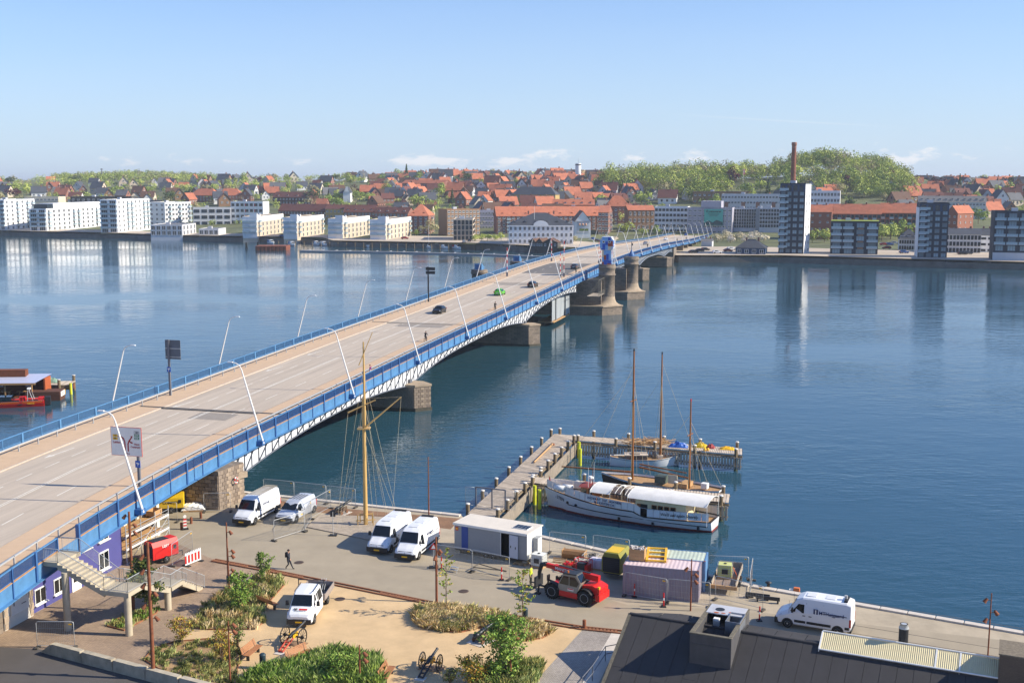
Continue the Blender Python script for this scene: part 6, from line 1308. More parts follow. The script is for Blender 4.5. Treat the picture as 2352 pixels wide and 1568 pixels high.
 p = G(*c3(1118, 720), QZ); t = thing('back_turned_sign', 'small square sign seen from behind on a galvanised post by the wooden deck', 'road sign', p, 0); MB(m_galv).tube([(0, 0, 0), (0, 0, 2.3)], .03, 6).build('post', t); MB(m_dark).box((0, .03, 2.15), (.5, .02, .6)).build('plate', t); MB(m_black).box((0, 0, .05), (.7, .5, .1)).build('foot', t)
 for lab, q in (('round iron manhole cover in the service road beside the walking woman', (687, 1291)), ('round iron manhole cover in the gravel yard behind the truck', (781, 1375)), ('round iron manhole cover in the service road below the site office', (1065, 1357))):
  t = thing('manhole_cover', lab, 'manhole cover', G(*q, QZ+.012), 0, 'manhole covers'); MB(M('cast_iron', '#6a5a50', .7, .3, var=.2)).lathe((0, 0, 0), [(.42, 0), (.42, .02)], 20).build('frame', t); MB(M('cast_iron2', '#54463e', .7, .3, var=.2)).lathe((0, 0, .02), [(.34, 0), (.34, .008)], 20).build('lid', t)
 F_ = [('mesh fence panel left of the blue clamp in front of the site office', (-6.7, 95.56), (-3.5, 94.16)), ('mesh fence panel in front of the site office door', (-3.4, 94.14), (-.22, 92.13)), ('mesh fence panel at the quay edge behind the pallets', (3.39, 99.24), (6.58, 98.1)), ('mesh fence panel at the quay edge behind the compressor', (7.26, 98.29), (10.34, 96.82)),
   ('mesh fence panel along the front of the lilac container', (9.13, 88.47), (12.3, 86.82)), ('mesh fence panel right of the container front', (12.4, 86.9), (15.6, 86.0)), ('mesh fence panel in front of the tank trailer', (16.3, 87.6), (19.6, 85.2)), ('mesh fence panel along the right of the trailer', (19.2, 88.2), (20.2, 92.0)), ('mesh fence panel between the blue container and the trailer', (16.6, 92.6), (19.9, 92.2)),
   ('slanting mesh fence panel in front of the pale grey van', tuple(G(*c3(548, 775), QZ))[:2], tuple(G(*c3(838, 685), QZ))[:2]), ('short mesh fence panel beside the pale grey van', tuple(G(*c3(842, 680), QZ))[:2], tuple(G(*c3(905, 568), QZ))[:2]), ('mesh fence panel between the pale grey van and the cannon', tuple(G(*c3(908, 565), QZ))[:2], tuple(G(*c3(1095, 458), QZ))[:2]),
   ('mesh fence panel at the quay edge behind the pale grey van', (-19.3, 115.0), (-16.1, 113.6)), ('mesh fence panel at the quay edge behind the ribbed roof van', (-22.9, 116.4), (-19.4, 115.1)), ('mesh fence panel from the abutment to the quay edge', (-26.4, 117.6), (-23.0, 116.5)),
   ('mesh fence panel beside the red trailer compressor', tuple(G(*cD(1265, 1225), QZ))[:2], tuple(G(*cD(1580, 1000), QZ))[:2]), ('mesh fence panel in front of the yellow compressor', tuple(G(*cD(900, 530), QZ))[:2], tuple(G(*cD(1345, 545), QZ))[:2]), ('mesh fence panel at the foot of the stone abutment', tuple(G(*cD(1755, 395), QZ))[:2], (-28.6, 112.2)),
   ('mesh fence panel standing at the street corner under the stair', tuple(G(*cS(300, 1290), QZ))[:2], tuple(G(*cS(598, 1290), QZ))[:2])]
 for lab, a, b in F_: fence(lab, a, b)
site()
def yard():
 LM = [('rusty spotlight mast at the corner of the road, right of the vans', (1003, 1383), 5.4, ((4.3, -30, 1), (4.0, 60, 1), (3.8, -100, 1)), .09), ('rusty spotlight mast beside the stair foot and the road edge', (525, 1350), 5.6, ((4.8, -20, 1), (1.5, 20, 1), (1.2, -10, 1)), .07), ('tall rusty spotlight mast behind the stair, in front of the scaffold', (307, 1402), 8.0, ((7.6, 170, 1), (6.9, 10, 1), (6.3, 10, 1)), .12),
   ('tallest rusty spotlight mast in front of the stair with five lamps', (353, 1560), 9.6, ((8.6, 190, 1), (7.6, 190, 1), (6.6, 180, 1), (6.0, 0, 1), (5.2, 190, 1), (4.3, 10, 1)), .13), ('rusty spotlight mast beside the bench on the gravel yard', (529, 1566), 4.3, ((4.0, 0, 1), (3.5, 20, 1)), .06), ('rusty spotlight mast in the lush grass bed at the bottom', (827, 1572), 2.8, ((2.2, -10, 1), (1.7, 10, 1)), .06),
   ('rusty spotlight mast in front of the big green bush', (1173, 1567), 4.2, ((3.8, 170, 1), (3.2, 0, 1)), .06), ('rusty spotlight mast in front of the lilac container', (1586, 1402), 4.2, ((3.4, 180, 1), (2.9, 0, 1), (2.4, -20, 1)), .06), ('rusty spotlight mast on the quay at the right edge', (2268, 1519), 5.0, ((4.5, 180, 1), (3.6, 0, 1), (3.1, 200, 1)), .05),
   ('thin rusty mast at the water edge between the deck and the ramp', (985, 1187), 6.2, (), .06), ('slim rusty spotlight mast in the green shrubs by the yard litter bin', (527, 1364), 3.9, ((3.6, 10, 1), (3.2, 0, 1)), .05)]
 for lab, q, h, sp, r in LM: rusty_lamp(lab, tuple(G(*q, QZ))[:2], h, sp, r)
 bench('slatted bench facing right beside the spotlight mast on the gravel', (-18.3, 76.6), R(75)); bench('slatted bench seen from behind in front of the lush grass bed', (-14.9, 75.95), R(-126+180)); bench('slatted bench below the small field gun', (-8.35, 73.0), R(80)); bench('slatted bench half hidden beside the grass bed left of the white truck', (-19.2, 86.0), R(-40+180))
 for lab, q in (('dark litter bin at the end of the stair behind the green shrub', (527, 1349)), ('dark litter bin on the gravel left of the red gun carriage', (604, 1534)), ('dark litter bin beside the thin young tree at the road', (1206, 1426))): bin_(lab, tuple(G(*q, QZ))[:2])
 def gun(lab, c, a, wr, tr, mt, mcol, mhub, bl):
  t = thing('field_gun', lab, 'cannon', (*c, QZ+.01), a, 'old cannons')
  for s in (1, -1):
   w = MB(m_ink); w.tube([(wr*math.cos(2*math.pi*k/24), 0, wr*math.sin(2*math.pi*k/24)) for k in range(25)], .045, 6, cap=False)
   for k in range(12): an = 2*math.pi*k/12; w.tube([(.1*math.cos(an), 0, .1*math.sin(an)), (wr*math.cos(an), 0, wr*math.sin(an))], .022, 4)
   o = w.build('wheel', t, (0, s*tr/2, wr)); MB(mhub).lathe((0, 0, 0), [(.1, -.12), (.12, 0), (.08, .14)], 10, X=Matrix.Rotation(R(90), 4, 'X')).build('hub', o)
  MB(m_ink).tube([(0, -tr/2, wr), (0, tr/2, wr)], .06, 6).build('axle', t)
  MB(m_dark).lathe((0, 0, 0), [(.04, -.62), (.09, -.56), (.13, -.5), (.12, .2), (.1, .3), (.085, bl), (.1, bl+.02), (.1, bl+.08)], 12, X=Matrix.Translation((0, 0, wr+.22)) @ Matrix.Rotation(R(78), 4, 'Y')).build('barrel', t)
  for s in (1, -1): MB(mcol).loft([[(x, y, z) for x, z in ((.35, wr-.05), (.3, wr+.28), (-.3, wr+.22), (-.45, wr-.1))] for y in (s*.17-.04, s*.17+.04)]).build('cheek', t); MB(mt).tube([(-.35, s*.2, wr), (-1.7, s*.16, .1)], .07, 5).build('trail', t)
  for x in (-.8, -1.3, -1.65): MB(mt).box((x, 0, wr*(1+(x+.35)/1.45*.85)), (.1, .4, .07)).build('trail_bar', t)
  s = MB(m_kerb).box((-1.7, 0, .02), (.7, .7, .05)).box((.1, 0, .02), (.9, tr+.4, .04), M('plinth_timber', '#9d7f62', .9, var=.15)).build('plinth', t)
 gun('field gun with a yellow carriage and red trail on the gravel below the white truck', (-15.85, 78.75), R(68), .62, 1.45, M('trail_red', '#b4432c', .6, var=.1), m_yel, m_ink, 1.5)
 gun('small dark field gun with yellow hubs near the bottom of the gravel yard', (-5.6, 74.5), R(70), .55, 1.3, m_dark, M('gun_ochre', '#b8862c', .6, var=.1), M('gun_ochre', '#b8862c'), 1.1)
 def shipgun(lab, c, a, s=1.):
  t = thing('ship_cannon', lab, 'cannon', (*c, QZ+.01), a, 'old cannons'); mi = M('gun_iron', '#2c3034', .4, .5, var=.15)
  MB(mi).lathe((0, 0, 0), [(.03, -.95), (.08, -.92), (.06, -.84), (.19, -.8), (.21, -.5), (.18, -.45), (.17, 0), (.19, .03), (.15, .1), (.12, 1.3), (.16, 1.38), (.14, 1.5)], 14, X=Matrix.Translation((0, 0, .75)) @ Matrix.Rotation(R(80), 4, 'Y')).build('barrel', t)
  for sd in (1, -1): MB(M('gun_oak', '#5c4a3a', .85, var=.2)).loft([[(x, y, z) for x, z in ((.6, .3), (.55, .7), (.1, .7), (-.2, .5), (-.6, .42), (-.65, .25))] for y in (sd*.3-.05, sd*.3+.05)]).build('cheek', t)
  MB(M('gun_oak', '#5c4a3a')).bx(-.6, .55, -.25, .25, .25, .33).build('bed', t)
  for x in (.42, -.42):
   MB(m_ink).tube([(x, -.42, .18), (x, .42, .18)], .04, 6).build('axle', t)
   for sd in (1, -1): MB(M('gun_oak2', '#6b4a34', .85, var=.2)).lathe((0, 0, 0), [(.18, -.05), (.18, .05)], 14, X=Matrix.Translation((x, sd*.42, .18)) @ Matrix.Rotation(R(90), 4, 'X')).build('wheel', t)
  MB(m_kerb).box((0, 0, 0), (1.9, 1.4, .06)).build('plinth', t)
 shipgun('black ship cannon on a wooden truck carriage beside the dry grass island', (-2.2, 79.3), R(52)); shipgun('black ship cannon at the water edge between the vans and the tall mast', (-17.3, 111.6), R(60))
 A = [G(*c3(*q), QZ+.02) for q in ((860, 640), (990, 520), (1640, 545), (1500, 770))]; d = struct(put('timber_deck', None)); n = 34
 for k in range(n):
  f0, f1 = k/n+.0015, (k+1)/n-.0015; a, b = A[1].lerp(A[2], f0), A[1].lerp(A[2], f1); c, e = A[0].lerp(A[3], f0), A[0].lerp(A[3], f1); z = Vector((0, 0, .07))
  MB(m_woodo).add([a, b, e, c, a+z, b+z, e+z, c+z], [(4, 7, 6, 5), (0, 1, 5, 4), (1, 2, 6, 5), (2, 3, 7, 6), (3, 0, 4, 7)]).build('plank', d)
 b = Vector((-14.3, 107.7, QZ)); t = thing('rigged_mast', 'tall yellow wooden ship mast with yards and stays standing on the timber deck', 'mast', b); my = M('mast_wood', '#c6a262', .45, var=.12, scale=2, stretch=(1, 1, .2))
 H1, H2 = ZAT(b.x, b.y, 915)-QZ, ZAT(b.x, b.y, 784)-QZ
 MB(my).lathe((0, 0, 0), [(.21, 0), (.22, 1.6), (.18, H1*.5), (.16, H1)], 12).build('lower_mast', t); MB(my).lathe((.12, -.25, H1-2.6), [(.13, 0), (.12, 2), (.07, H2-H1+2.6)], 10).build('top_mast', t)
 MB(my).box((0, 0, H1-2.9), (1.2, .9, .12)).build('trestle', t); rw = MB(M('rope', '#b9ad92', .8, var=.1))
 def on(px, py, dy=0.): r_ = ray(px, py); k = (b.y+dy)/r_.y; return Vector((r_.x*k, b.y+dy, CAM_H+r_.z*k))-b
 def c1(a_, b_): return ((900+a_*.34014)/1.7007, (1300+b_*.34014)/1.7007)
 for nm, p_, q_, r0, r1 in (('gaff', (1545, 1085), (1960, 735), .1, .06), ('yard', (1350, 915), (1665, 770), .09, .06), ('upper_yard', (1475, 372), (1632, -10), .05, .03)): MB(my).tube([on(*c1(*p_), -.3), on(*c1(*q_), -.3)], r0, 7, r1=r1).build(nm, t)
 for (x, y), h in [((-1.9, 2.4), H1), ((1.9, 2.6), H1), ((-2.2, -1.2), H1), ((2.4, -1.6), H1), ((3.2, .6), H1-3), ((-3.4, .4), H1-3), ((.8, 3.0), H2-.5), ((2.9, 2.2), H2-3), ((-2.8, 1.8), H2-3), ((1.2, -2.4), H1-2.5)]: rw.tube([(x, y, .05), (0, 0, h)], .014, 3, cap=False)
 e = on(*c1(1960, 735), -.3); rw.tube([e, (2.6, -1.0, .1)], .014, 3, cap=False).tube([e, (0, 0, H1)], .014, 3, cap=False); e = on(*c1(1350, 915), -.3); rw.tube([e, (-2.6, -1.5, .1)], .014, 3, cap=False); rw.build('rigging', t)
 for z, l, a in ((.5, 1.9, .2), (1.1, 1.3, .2), (1.1, 1.3, 1.8)): MB(my).box((0, 0, z), (l, .09, .09), rz=a).build('belaying_rail', t)
 for x, y in ((-.75, -.2), (.75, -.2), (-.6, .5), (.6, .5)): MB(my).box((x, y, .55), (.09, .09, 1.1)).build('belaying_post', t)
 t.location = b
yard()
# ---------------------------------------------------------------- planting on the gravel yard
def inpoly(p, poly):
 x, y = p; c = False; n = len(poly)
 for i in range(n):
  x0, y0 = poly[i]; x1, y1 = poly[(i+1) % n]
  if (y0 > y) != (y1 > y) and x < (x1-x0)*(y-y0)/(y1-y0)+x0: c = not c
 return c
def beds():
 def W(pts): return [tuple(G(*p, QZ))[:2] for p in pts]
 A = W([(430, 1440), (452, 1420), (470, 1396), (500, 1372), (528, 1352), (560, 1340), (600, 1318), (640, 1324), (652, 1345), (628, 1372), (606, 1398), (612, 1425), (585, 1444), (530, 1447), (480, 1446)])
 Bb = W([(330, 1515), (352, 1490), (400, 1474), (480, 1467), (545, 1478), (556, 1500), (545, 1540), (545, 1580), (470, 1580), (380, 1545)])
 C = W([(545, 1580), (580, 1552), (640, 1540), (700, 1522), (750, 1500), (800, 1506), (872, 1520), (880, 1580)])
 D = W([(945, 1422), (960, 1402), (1000, 1394), (1060, 1400), (1130, 1410), (1180, 1428), (1250, 1440), (1268, 1452), (1245, 1466), (1200, 1472), (1168, 1460), (1110, 1440), (1060, 1452), (1020, 1450), (970, 1440)])
 E_ = W([(245, 1438), (262, 1424), (330, 1400), (365, 1396), (360, 1408), (320, 1430), (285, 1448)])
 F_ = W([(1080, 1580), (1120, 1540), (1160, 1525), (1240, 1522), (1240, 1560), (1200, 1580)])
 for i, (nm, P) in enumerate((('planting_bed', A), ('planting_bed', Bb), ('planting_bed', C), ('planting_bed', D), ('planting_bed', E_), ('planting_bed', F_))): sheet(nm, P, QZ+.02+.002*i, m_soil)
 def pts(P, n, seed, hump=0.):
  rg = random.Random(seed); xs = [p[0] for p in P]; ys = [p[1] for p in P]; out = []; k = 0
  while len(out) < n and k < n*40:
   k += 1; p = (rg.uniform(min(xs), max(xs)), rg.uniform(min(ys), max(ys)))
   if inpoly(p, P): out.append((p[0], p[1], QZ+.02))
  return out
 stuff(put('ornamental_grass', blades('ornamental_grass', pts(A, 300, 1), .52, .03, m_gra[1:3]+m_dry+m_ld, 1, 34, .13, .6)), 'mixed green and straw coloured grass bed left of the white truck', 'grass')
 stuff(put('tuft_grass', blades('tuft_grass', pts(Bb, 240, 2), .30, .03, m_gra[1:3]+m_dry[2:3]+m_ld, 2, 26, .10, .9)), 'sparse green tufts in the sandy bed beside the low concrete wall', 'grass')
 stuff(put('lush_grass', blades('lush_grass', pts(C, 560, 3), .85, .035, m_gra[:2]+[m_gra[3]]+m_lg, 3, 44, .14, .65)), 'lush green fountain grass filling the bed at the bottom edge', 'grass')
 stuff(put('dry_grass', blades('dry_grass', pts(D, 760, 4), .55, .035, m_dry+m_dry[:1]+m_gra[2:3], 4, 34, .13, 1.0)), 'straw coloured dry grass filling the oval island bed', 'grass')
 stuff(put('low_grass', blades('low_grass', pts(E_, 70, 5), .35, .03, m_gra[1:3]+m_lg[:1], 5, 24, .12, .8)), 'small grassy bed under the stair landing', 'grass')
 stuff(put('fine_grass', blades('fine_grass', pts(F_, 190, 6), .7, .03, m_gra[1:]+m_ld[:1], 6, 36, .15, .7)), 'fine green grass around the big bush at the bottom', 'grass')
 mb = MB(M('corten'));
 for P in (A, Bb, C, D, E_, F_):
  for a, b in zip(P, P[1:]+P[:1]): a, b = Vector((*a, QZ)), Vector((*b, QZ)); mb.box((a+b)/2+Vector((0, 0, .05)), ((b-a).length, .03, .12), rz=math.atan2((b-a).y, (b-a).x))
 struct(mb.build('bed_edging'))
 p = lambda q: tuple(G(*q, QZ))
 young_tree('green_shrub', 'bright green feathery shrub in the grass bed left of the white truck', p((553, 1400)), 3.0, 1.15, m_lg, 1900, .17, 11, .3, 5, 'shrub')
 young_tree('young_tree', 'small green tree at the road edge behind the white truck', p((606, 1338)), 2.6, .9, m_lg+m_ld[:1], 1300, .15, 12, .7, 1, 'tree')
 young_tree('ochre_shrub', 'yellow brown leaved shrub at the corner of the tufted bed', p((418, 1478)), 2.0, 1.0, m_lo, 900, .14, 13, .4, 5, 'shrub')
 young_tree('ochre_shrub', 'reddish ochre shrub behind the bench on the gravel', p((512, 1520)), 2.3, .85, m_lo, 1100, .14, 14, .3, 5, 'shrub')
 young_tree('olive_shrub', 'thin olive green shrub between two ochre shrubs and a spotlight mast', p((545, 1484)), 1.9, .7, m_ld+m_lg[2:], 700, .12, 15, .4, 4, 'shrub')
 young_tree('big_bush', 'large bright green multi stemmed bush at the bottom of the gravel yard', p((1160, 1560)), 4.4, 1.7, m_lg, 4200, .19, 16, .3, 8, 'bush')
 young_tree('ochre_bush', 'yellow ochre bush left of the large green bush', p((1085, 1572)), 1.7, 1.2, m_lo+m_lg[:1], 1700, .15, 17, .2, 6, 'bush')
 young_tree('green_shrub', 'small dark leaved shrub below the small field gun', p((1035, 1572)), 1.0, .7, m_ld, 500, .12, 18, .2, 4, 'shrub')
 young_tree('green_shrub', 'bright green bush inside the lush grass bed', p((780, 1560)), 1.7, 1.3, m_lg, 1700, .15, 19, .2, 6, 'bush')
 young_tree('sapling', 'thin young tree with few yellow leaves beside the dry grass island, left one', p((1025, 1413)), 5.6, .85, [m_lg[1], m_lo[0], m_lg[0]], 420, .15, 20, 1.4, 1, 'tree', 'young street trees', True, .05)
 young_tree('sapling', 'thin young tree in front of the telehandler, right one', p((1200, 1441)), 4.7, 1.0, [m_lg[1], m_lo[0], m_lg[0]], 720, .15, 21, 1.3, 1, 'tree', 'young street trees', True, .05)
 young_tree('pine_tree', 'dark green pine tree standing under the stair landing', p((335, 1418)), 4.6, 1.35, m_pine, 3200, .22, 22, 1.2, 1, 'tree')
beds()
# ---------------------------------------------------------------- black roofed building
def black_roof():
 e = Vector((.912, -.41, 0)); f = Vector((-.41, -.912, 0)); a = Vector((8.3, 76.5, 5.0)); TAN = .51; m = M('roofing_felt', '#3a393b', .85, var=.14, scale=.9, bump=.5, bscale=40, stain=.2); mt = M('roof_edge_lichen', '#6a6456', .9, var=.35, scale=5)
 t = thing('felt_roof_building', 'low building with a black felt roof, skylight strip and open plant box', 'building', a)
 def SP(u, w, dz=0.): return a+e*u+f*w+Vector((0, 0, -TAN*w+dz))-a
 def FP(u, w, dz=0.): return e*u-f*w+Vector((0, 0, dz-.12*w))
 Lr = 34; n = 34
 for k in range(n):
  u0, u1 = Lr*k/n, Lr*(k+1)/n-.02; z = .012*(k % 2)
  for (w0, w1) in ((0, 4.2+(k*37 % 5)*.6), (4.2+(k*37 % 5)*.6, 12)):
   MB(m).add([SP(u0, w0, z), SP(u1, w0, z), SP(u1, w1-.02, z), SP(u0, w1-.02, z), SP(u0, w0, z-.1), SP(u1, w0, z-.1), SP(u1, w1-.02, z-.1), SP(u0, w1-.02, z-.1)], [(3, 2, 1, 0), (0, 1, 5, 4), (1, 2, 6, 5), (2, 3, 7, 6), (3, 0, 4, 7)]).build('roofing_sheet', t)
  u0 = max(u0, 0); wid = lambda u: min(2.0, .25+u*.65)
  MB(m).add([FP(u0, wid(u0), z), FP(u1, wid(u1), z), FP(u1, 0, z), FP(u0, 0, z)], [(3, 2, 1, 0)]).build('ridge_sheet', t)
 ed = MB(mt); ed.add([SP(-.12, 0, .05), SP(.12, 0, .05), SP(.12, 12, .05), SP(-.12, 12, .05), SP(-.12, 0, -.25), SP(-.12, 12, -.25)], [(3, 2, 1, 0), (0, 4, 5, 3), (3, 5, 4, 0)]); ed.build('verge', t)
 kb = MB(m); kb.tube([SP(0, 0, 0), SP(Lr, 0, 0)], .12, 6).build('ridge_roll', t)
 wl = MB(M('black_wall', '#2a2b2e', .8, var=.1)); wl.add([SP(.05, 0, -.1), SP(.05, 12, -.1), SP(.05, 12, -3), SP(.05, 0, -3.2), FP(Lr, 2, -.1), FP(3, 2, -.1), FP(3, 2, -3.2), FP(Lr, 2, -3.2), FP(0.05, .25, -3.2), FP(.05, .25, -.05)], [(0, 1, 2, 3), (3, 2, 1, 0), (4, 5, 6, 7), (7, 6, 5, 4), (9, 5, 6, 8), (8, 6, 5, 9)]); wl.build('wall', t)
 def hit(px, py):
  z = 3.
  for _ in range(80):
   p = G(px, py, z); w = (p-a).to_2d().dot(f.to_2d()); z = .5*z+.5*(5.0-TAN*w if w > 0 else 5.0)
  return p
 b0, b1 = hit(*c8(1150, 1300)), hit(*c8(1690, 1390)); top = ZAT(b0.x, b0.y, c8(1170, 895)[1])
 ux = (b1-b0); ux.z = 0; Lx = ux.length; ux = ux.normalized(); uy = Vector((-ux.y, ux.x, 0)); Ly = 5.6
 tb = thing('plant_box', 'black parapet box with vents standing on the felt roof', 'roof box', (b0.x, b0.y, 2.5), math.atan2(ux.y, ux.x)); h = top-2.5; mp = M('box_felt', '#4a494b', .85, var=.18, scale=1.2, bump=.4, bscale=30, stain=.2)
 for x0, x1, y0, y1 in ((0, Lx, 0, .22), (0, .22, .22, Ly), (Lx-.22, Lx, .22, Ly), (.22, Lx-.22, Ly-.22, Ly)):
  MB(mp).bx(x0, x1, y0, y1, -1.5, h-.06).build('wall', tb); MB(mt).bx(x0-.04 if x1-x0 > 1 or x0 == 0 else x0, x1+.03, y0-.03, y1, h-.06, h).build('coping', tb)
 MB(mp).bx(-.02, Lx+.02, -.03, 0, h-.75, h-.72).build('seam', tb); MB(M('box_floor', '#1c1c1f', .9, var=.2)).bx(.22, Lx-.22, .22, Ly-.22, -1, h-1.5).build('floor', tb)
 MB(M('metal_lid', '#c9c9cb', .45, .2, var=.08, scale=1.5, stain=.25)).bx(.1, Lx-.1, Ly-1.7, Ly-.02, h-.05, h+.02).build('cover_sheet', tb); MB(m_dark).lathe((.9, Ly-.9, h+.02), [(.32, 0), (.32, .02)], 20).build('flue_ring', tb)
 rs = MB(M('rust_stain', '#a2542a', .9, var=.3))
 for x, y, r in ((.8, Ly-1.55, .22), (1.25, Ly-1.5, .18), (1.75, Ly-1.2, .2)): rs.add([(x+r*math.cos(k)*(1+.3*math.sin(3*k)), y+r*.6*math.sin(k), h+.026) for k in range(6)], [tuple(range(6))])
 rs.build('rust_patch', tb)
 v = MB(m_wht).bx(.75, 1.15, Ly-2.3, Ly-1.95, h-.75, h-.15).build('small_vent', tb); MB(m_galv).bx(.78, 1.12, Ly-2.32, Ly-2.3, h-.6, h-.3).build('grille', v)
 d = MB(M('duct_steel', '#9fa3aa', .35, .6, var=.08)); x0, x1, y0, y1 = 1.75, 2.75, Ly-3.1, Ly-1.3
 for q in ((x0, x1, y0, y0+.04), (x0, x1, y1-.04, y1), (x0, x0+.04, y0+.04, y1-.04), (x1-.04, x1, y0+.04, y1-.04)): d.bx(*q, h-1.5, h+.12)
 d.bx(x0, x1, y0, y1, h-1.5, h-.6); d.build('duct', tb); MB(m_galv).lathe((2.2, .9, h-1.5), [(.2, 0), (.2, .9), (.24, .9), (.24, 1.0)], 14).build('pipe', tb)
 s0, s1 = hit(*c7(905, 790)), hit(*c7(2180, 1000)); dx = (s1-s0); dx.z = 0; L = dx.length+1.0; dx = e; tb = thing('skylight', 'long translucent yellow skylight strip on the black roof', 'skylight', s0, math.atan2(e.y, e.x)); W = 1.2; sl = math.atan(TAN)
 X = Matrix.Rotation(-sl*0, 4, 'X')
 def S3(u, w, hh): return (u, -w+W*.55, (w-W*.55)*-TAN+hh+.16)
 my = M('skylight_grp', '#cfc39a', .4, var=.06, scale=3); k = int(L/.12)
 vs = []
 for i in range(k*2+1): vs += [S3(i*L/(2*k), -.55, (0, .03)[i % 2]), S3(i*L/(2*k), W*.62, (0, .03)[i % 2])]
 MB(my).add(vs, [(2*i, 2*i+1, 2*i+3, 2*i+2) for i in range(2*k)]).build('corrugated_panel', tb)
 for u in (0, L*.6, L*.72, L): MB(m_wht).add([S3(u-.05, -.6, .05), S3(u+.05, -.6, .05), S3(u+.05, W*.66, .05), S3(u-.05, W*.66, .05), S3(u-.05, -.6, -.5), S3(u+.05, -.6, -.5), S3(u+.05, W*.66, -.5), S3(u-.05, W*.66, -.5)], [(3, 2, 1, 0), (0, 1, 5, 4), (1, 2, 6, 5), (2, 3, 7, 6), (3, 0, 4, 7)]).build('glazing_bar', tb)
 for w in (-.62, W*.66): MB(m_wht).tube([S3(0, w, .03), S3(L, w, .03)], .06, 5).build('glazing_bar', tb)
 MB(m).add([S3(0, W*.66, 0), S3(L, W*.66, 0), S3(L, W*.66, -.9), S3(0, W*.66, -.9), S3(0, -.6, 0), S3(0, -.6, -.9)], [(3, 2, 1, 0), (0, 1, 2, 3), (4, 0, 3, 5), (5, 3, 0, 4)]).build('upstand', tb)
 p = hit(*c7(1495, 790)); t2 = thing('flue_pipe', 'black round flue pipe rising behind the skylight', 'flue', (p.x, p.y, p.z)); hh = ZAT(p.x, p.y, c7(1505, 605)[1])-p.z; MB(m_black).lathe((0, 0, -.3), [(.3, 0), (.3, hh)], 18).build('pipe', t2); MB(m_galv).lathe((0, 0, hh-.3), [(.32, 0), (.32, .06), (.2, .3), (.26, .3)], 18).build('cowl', t2)
 p = hit(*c7(2175, 880)); t2 = thing('brick_chimney', 'wide stained brick chimney block at the right edge of the black roof', 'chimney', (p.x, p.y, p.z), math.atan2(e.y, e.x)); hh = max(1.2, ZAT(p.x, p.y, c7(2180, 725)[1])-p.z); MB(brickmat('chimney_brick', '#6e5f50', '#5d5046', '#4a4037', 5, .5, .16, swap=True)).bx(0, 5, -2.4, 0, -1.5, hh).build('shaft', t2); MB(M('chimney_top', '#7a7060', .95, var=.35, scale=6, bump=.6)).bx(-.05, 5, -2.4, .05, hh, hh+.08).build('capping', t2)
 t2 = thing('stair_railing', 'grey tube railing beside the left edge of the black roof', 'railing', (7.2, 76.5, QZ)); A_ = [G(*c6(1330, 985), QZ), G(*c6(1250, 1000), QZ), G(*c6(1155, 1145), QZ), G(*c6(1080, 1235), QZ)]
 for a_, b_ in zip(A_, A_[1:]):
  mb = MB(m_grey)
  for hh in (.55, 1.1): mb.tube([a_-t2.location+Vector((0, 0, hh)), b_-t2.location+Vector((0, 0, hh))], .03, 5)
  for q in (a_, b_): mb.tube([q-t2.location, q-t2.location+Vector((0, 0, 1.1))], .03, 5)
  mb.build('rail', t2)
black_roof()
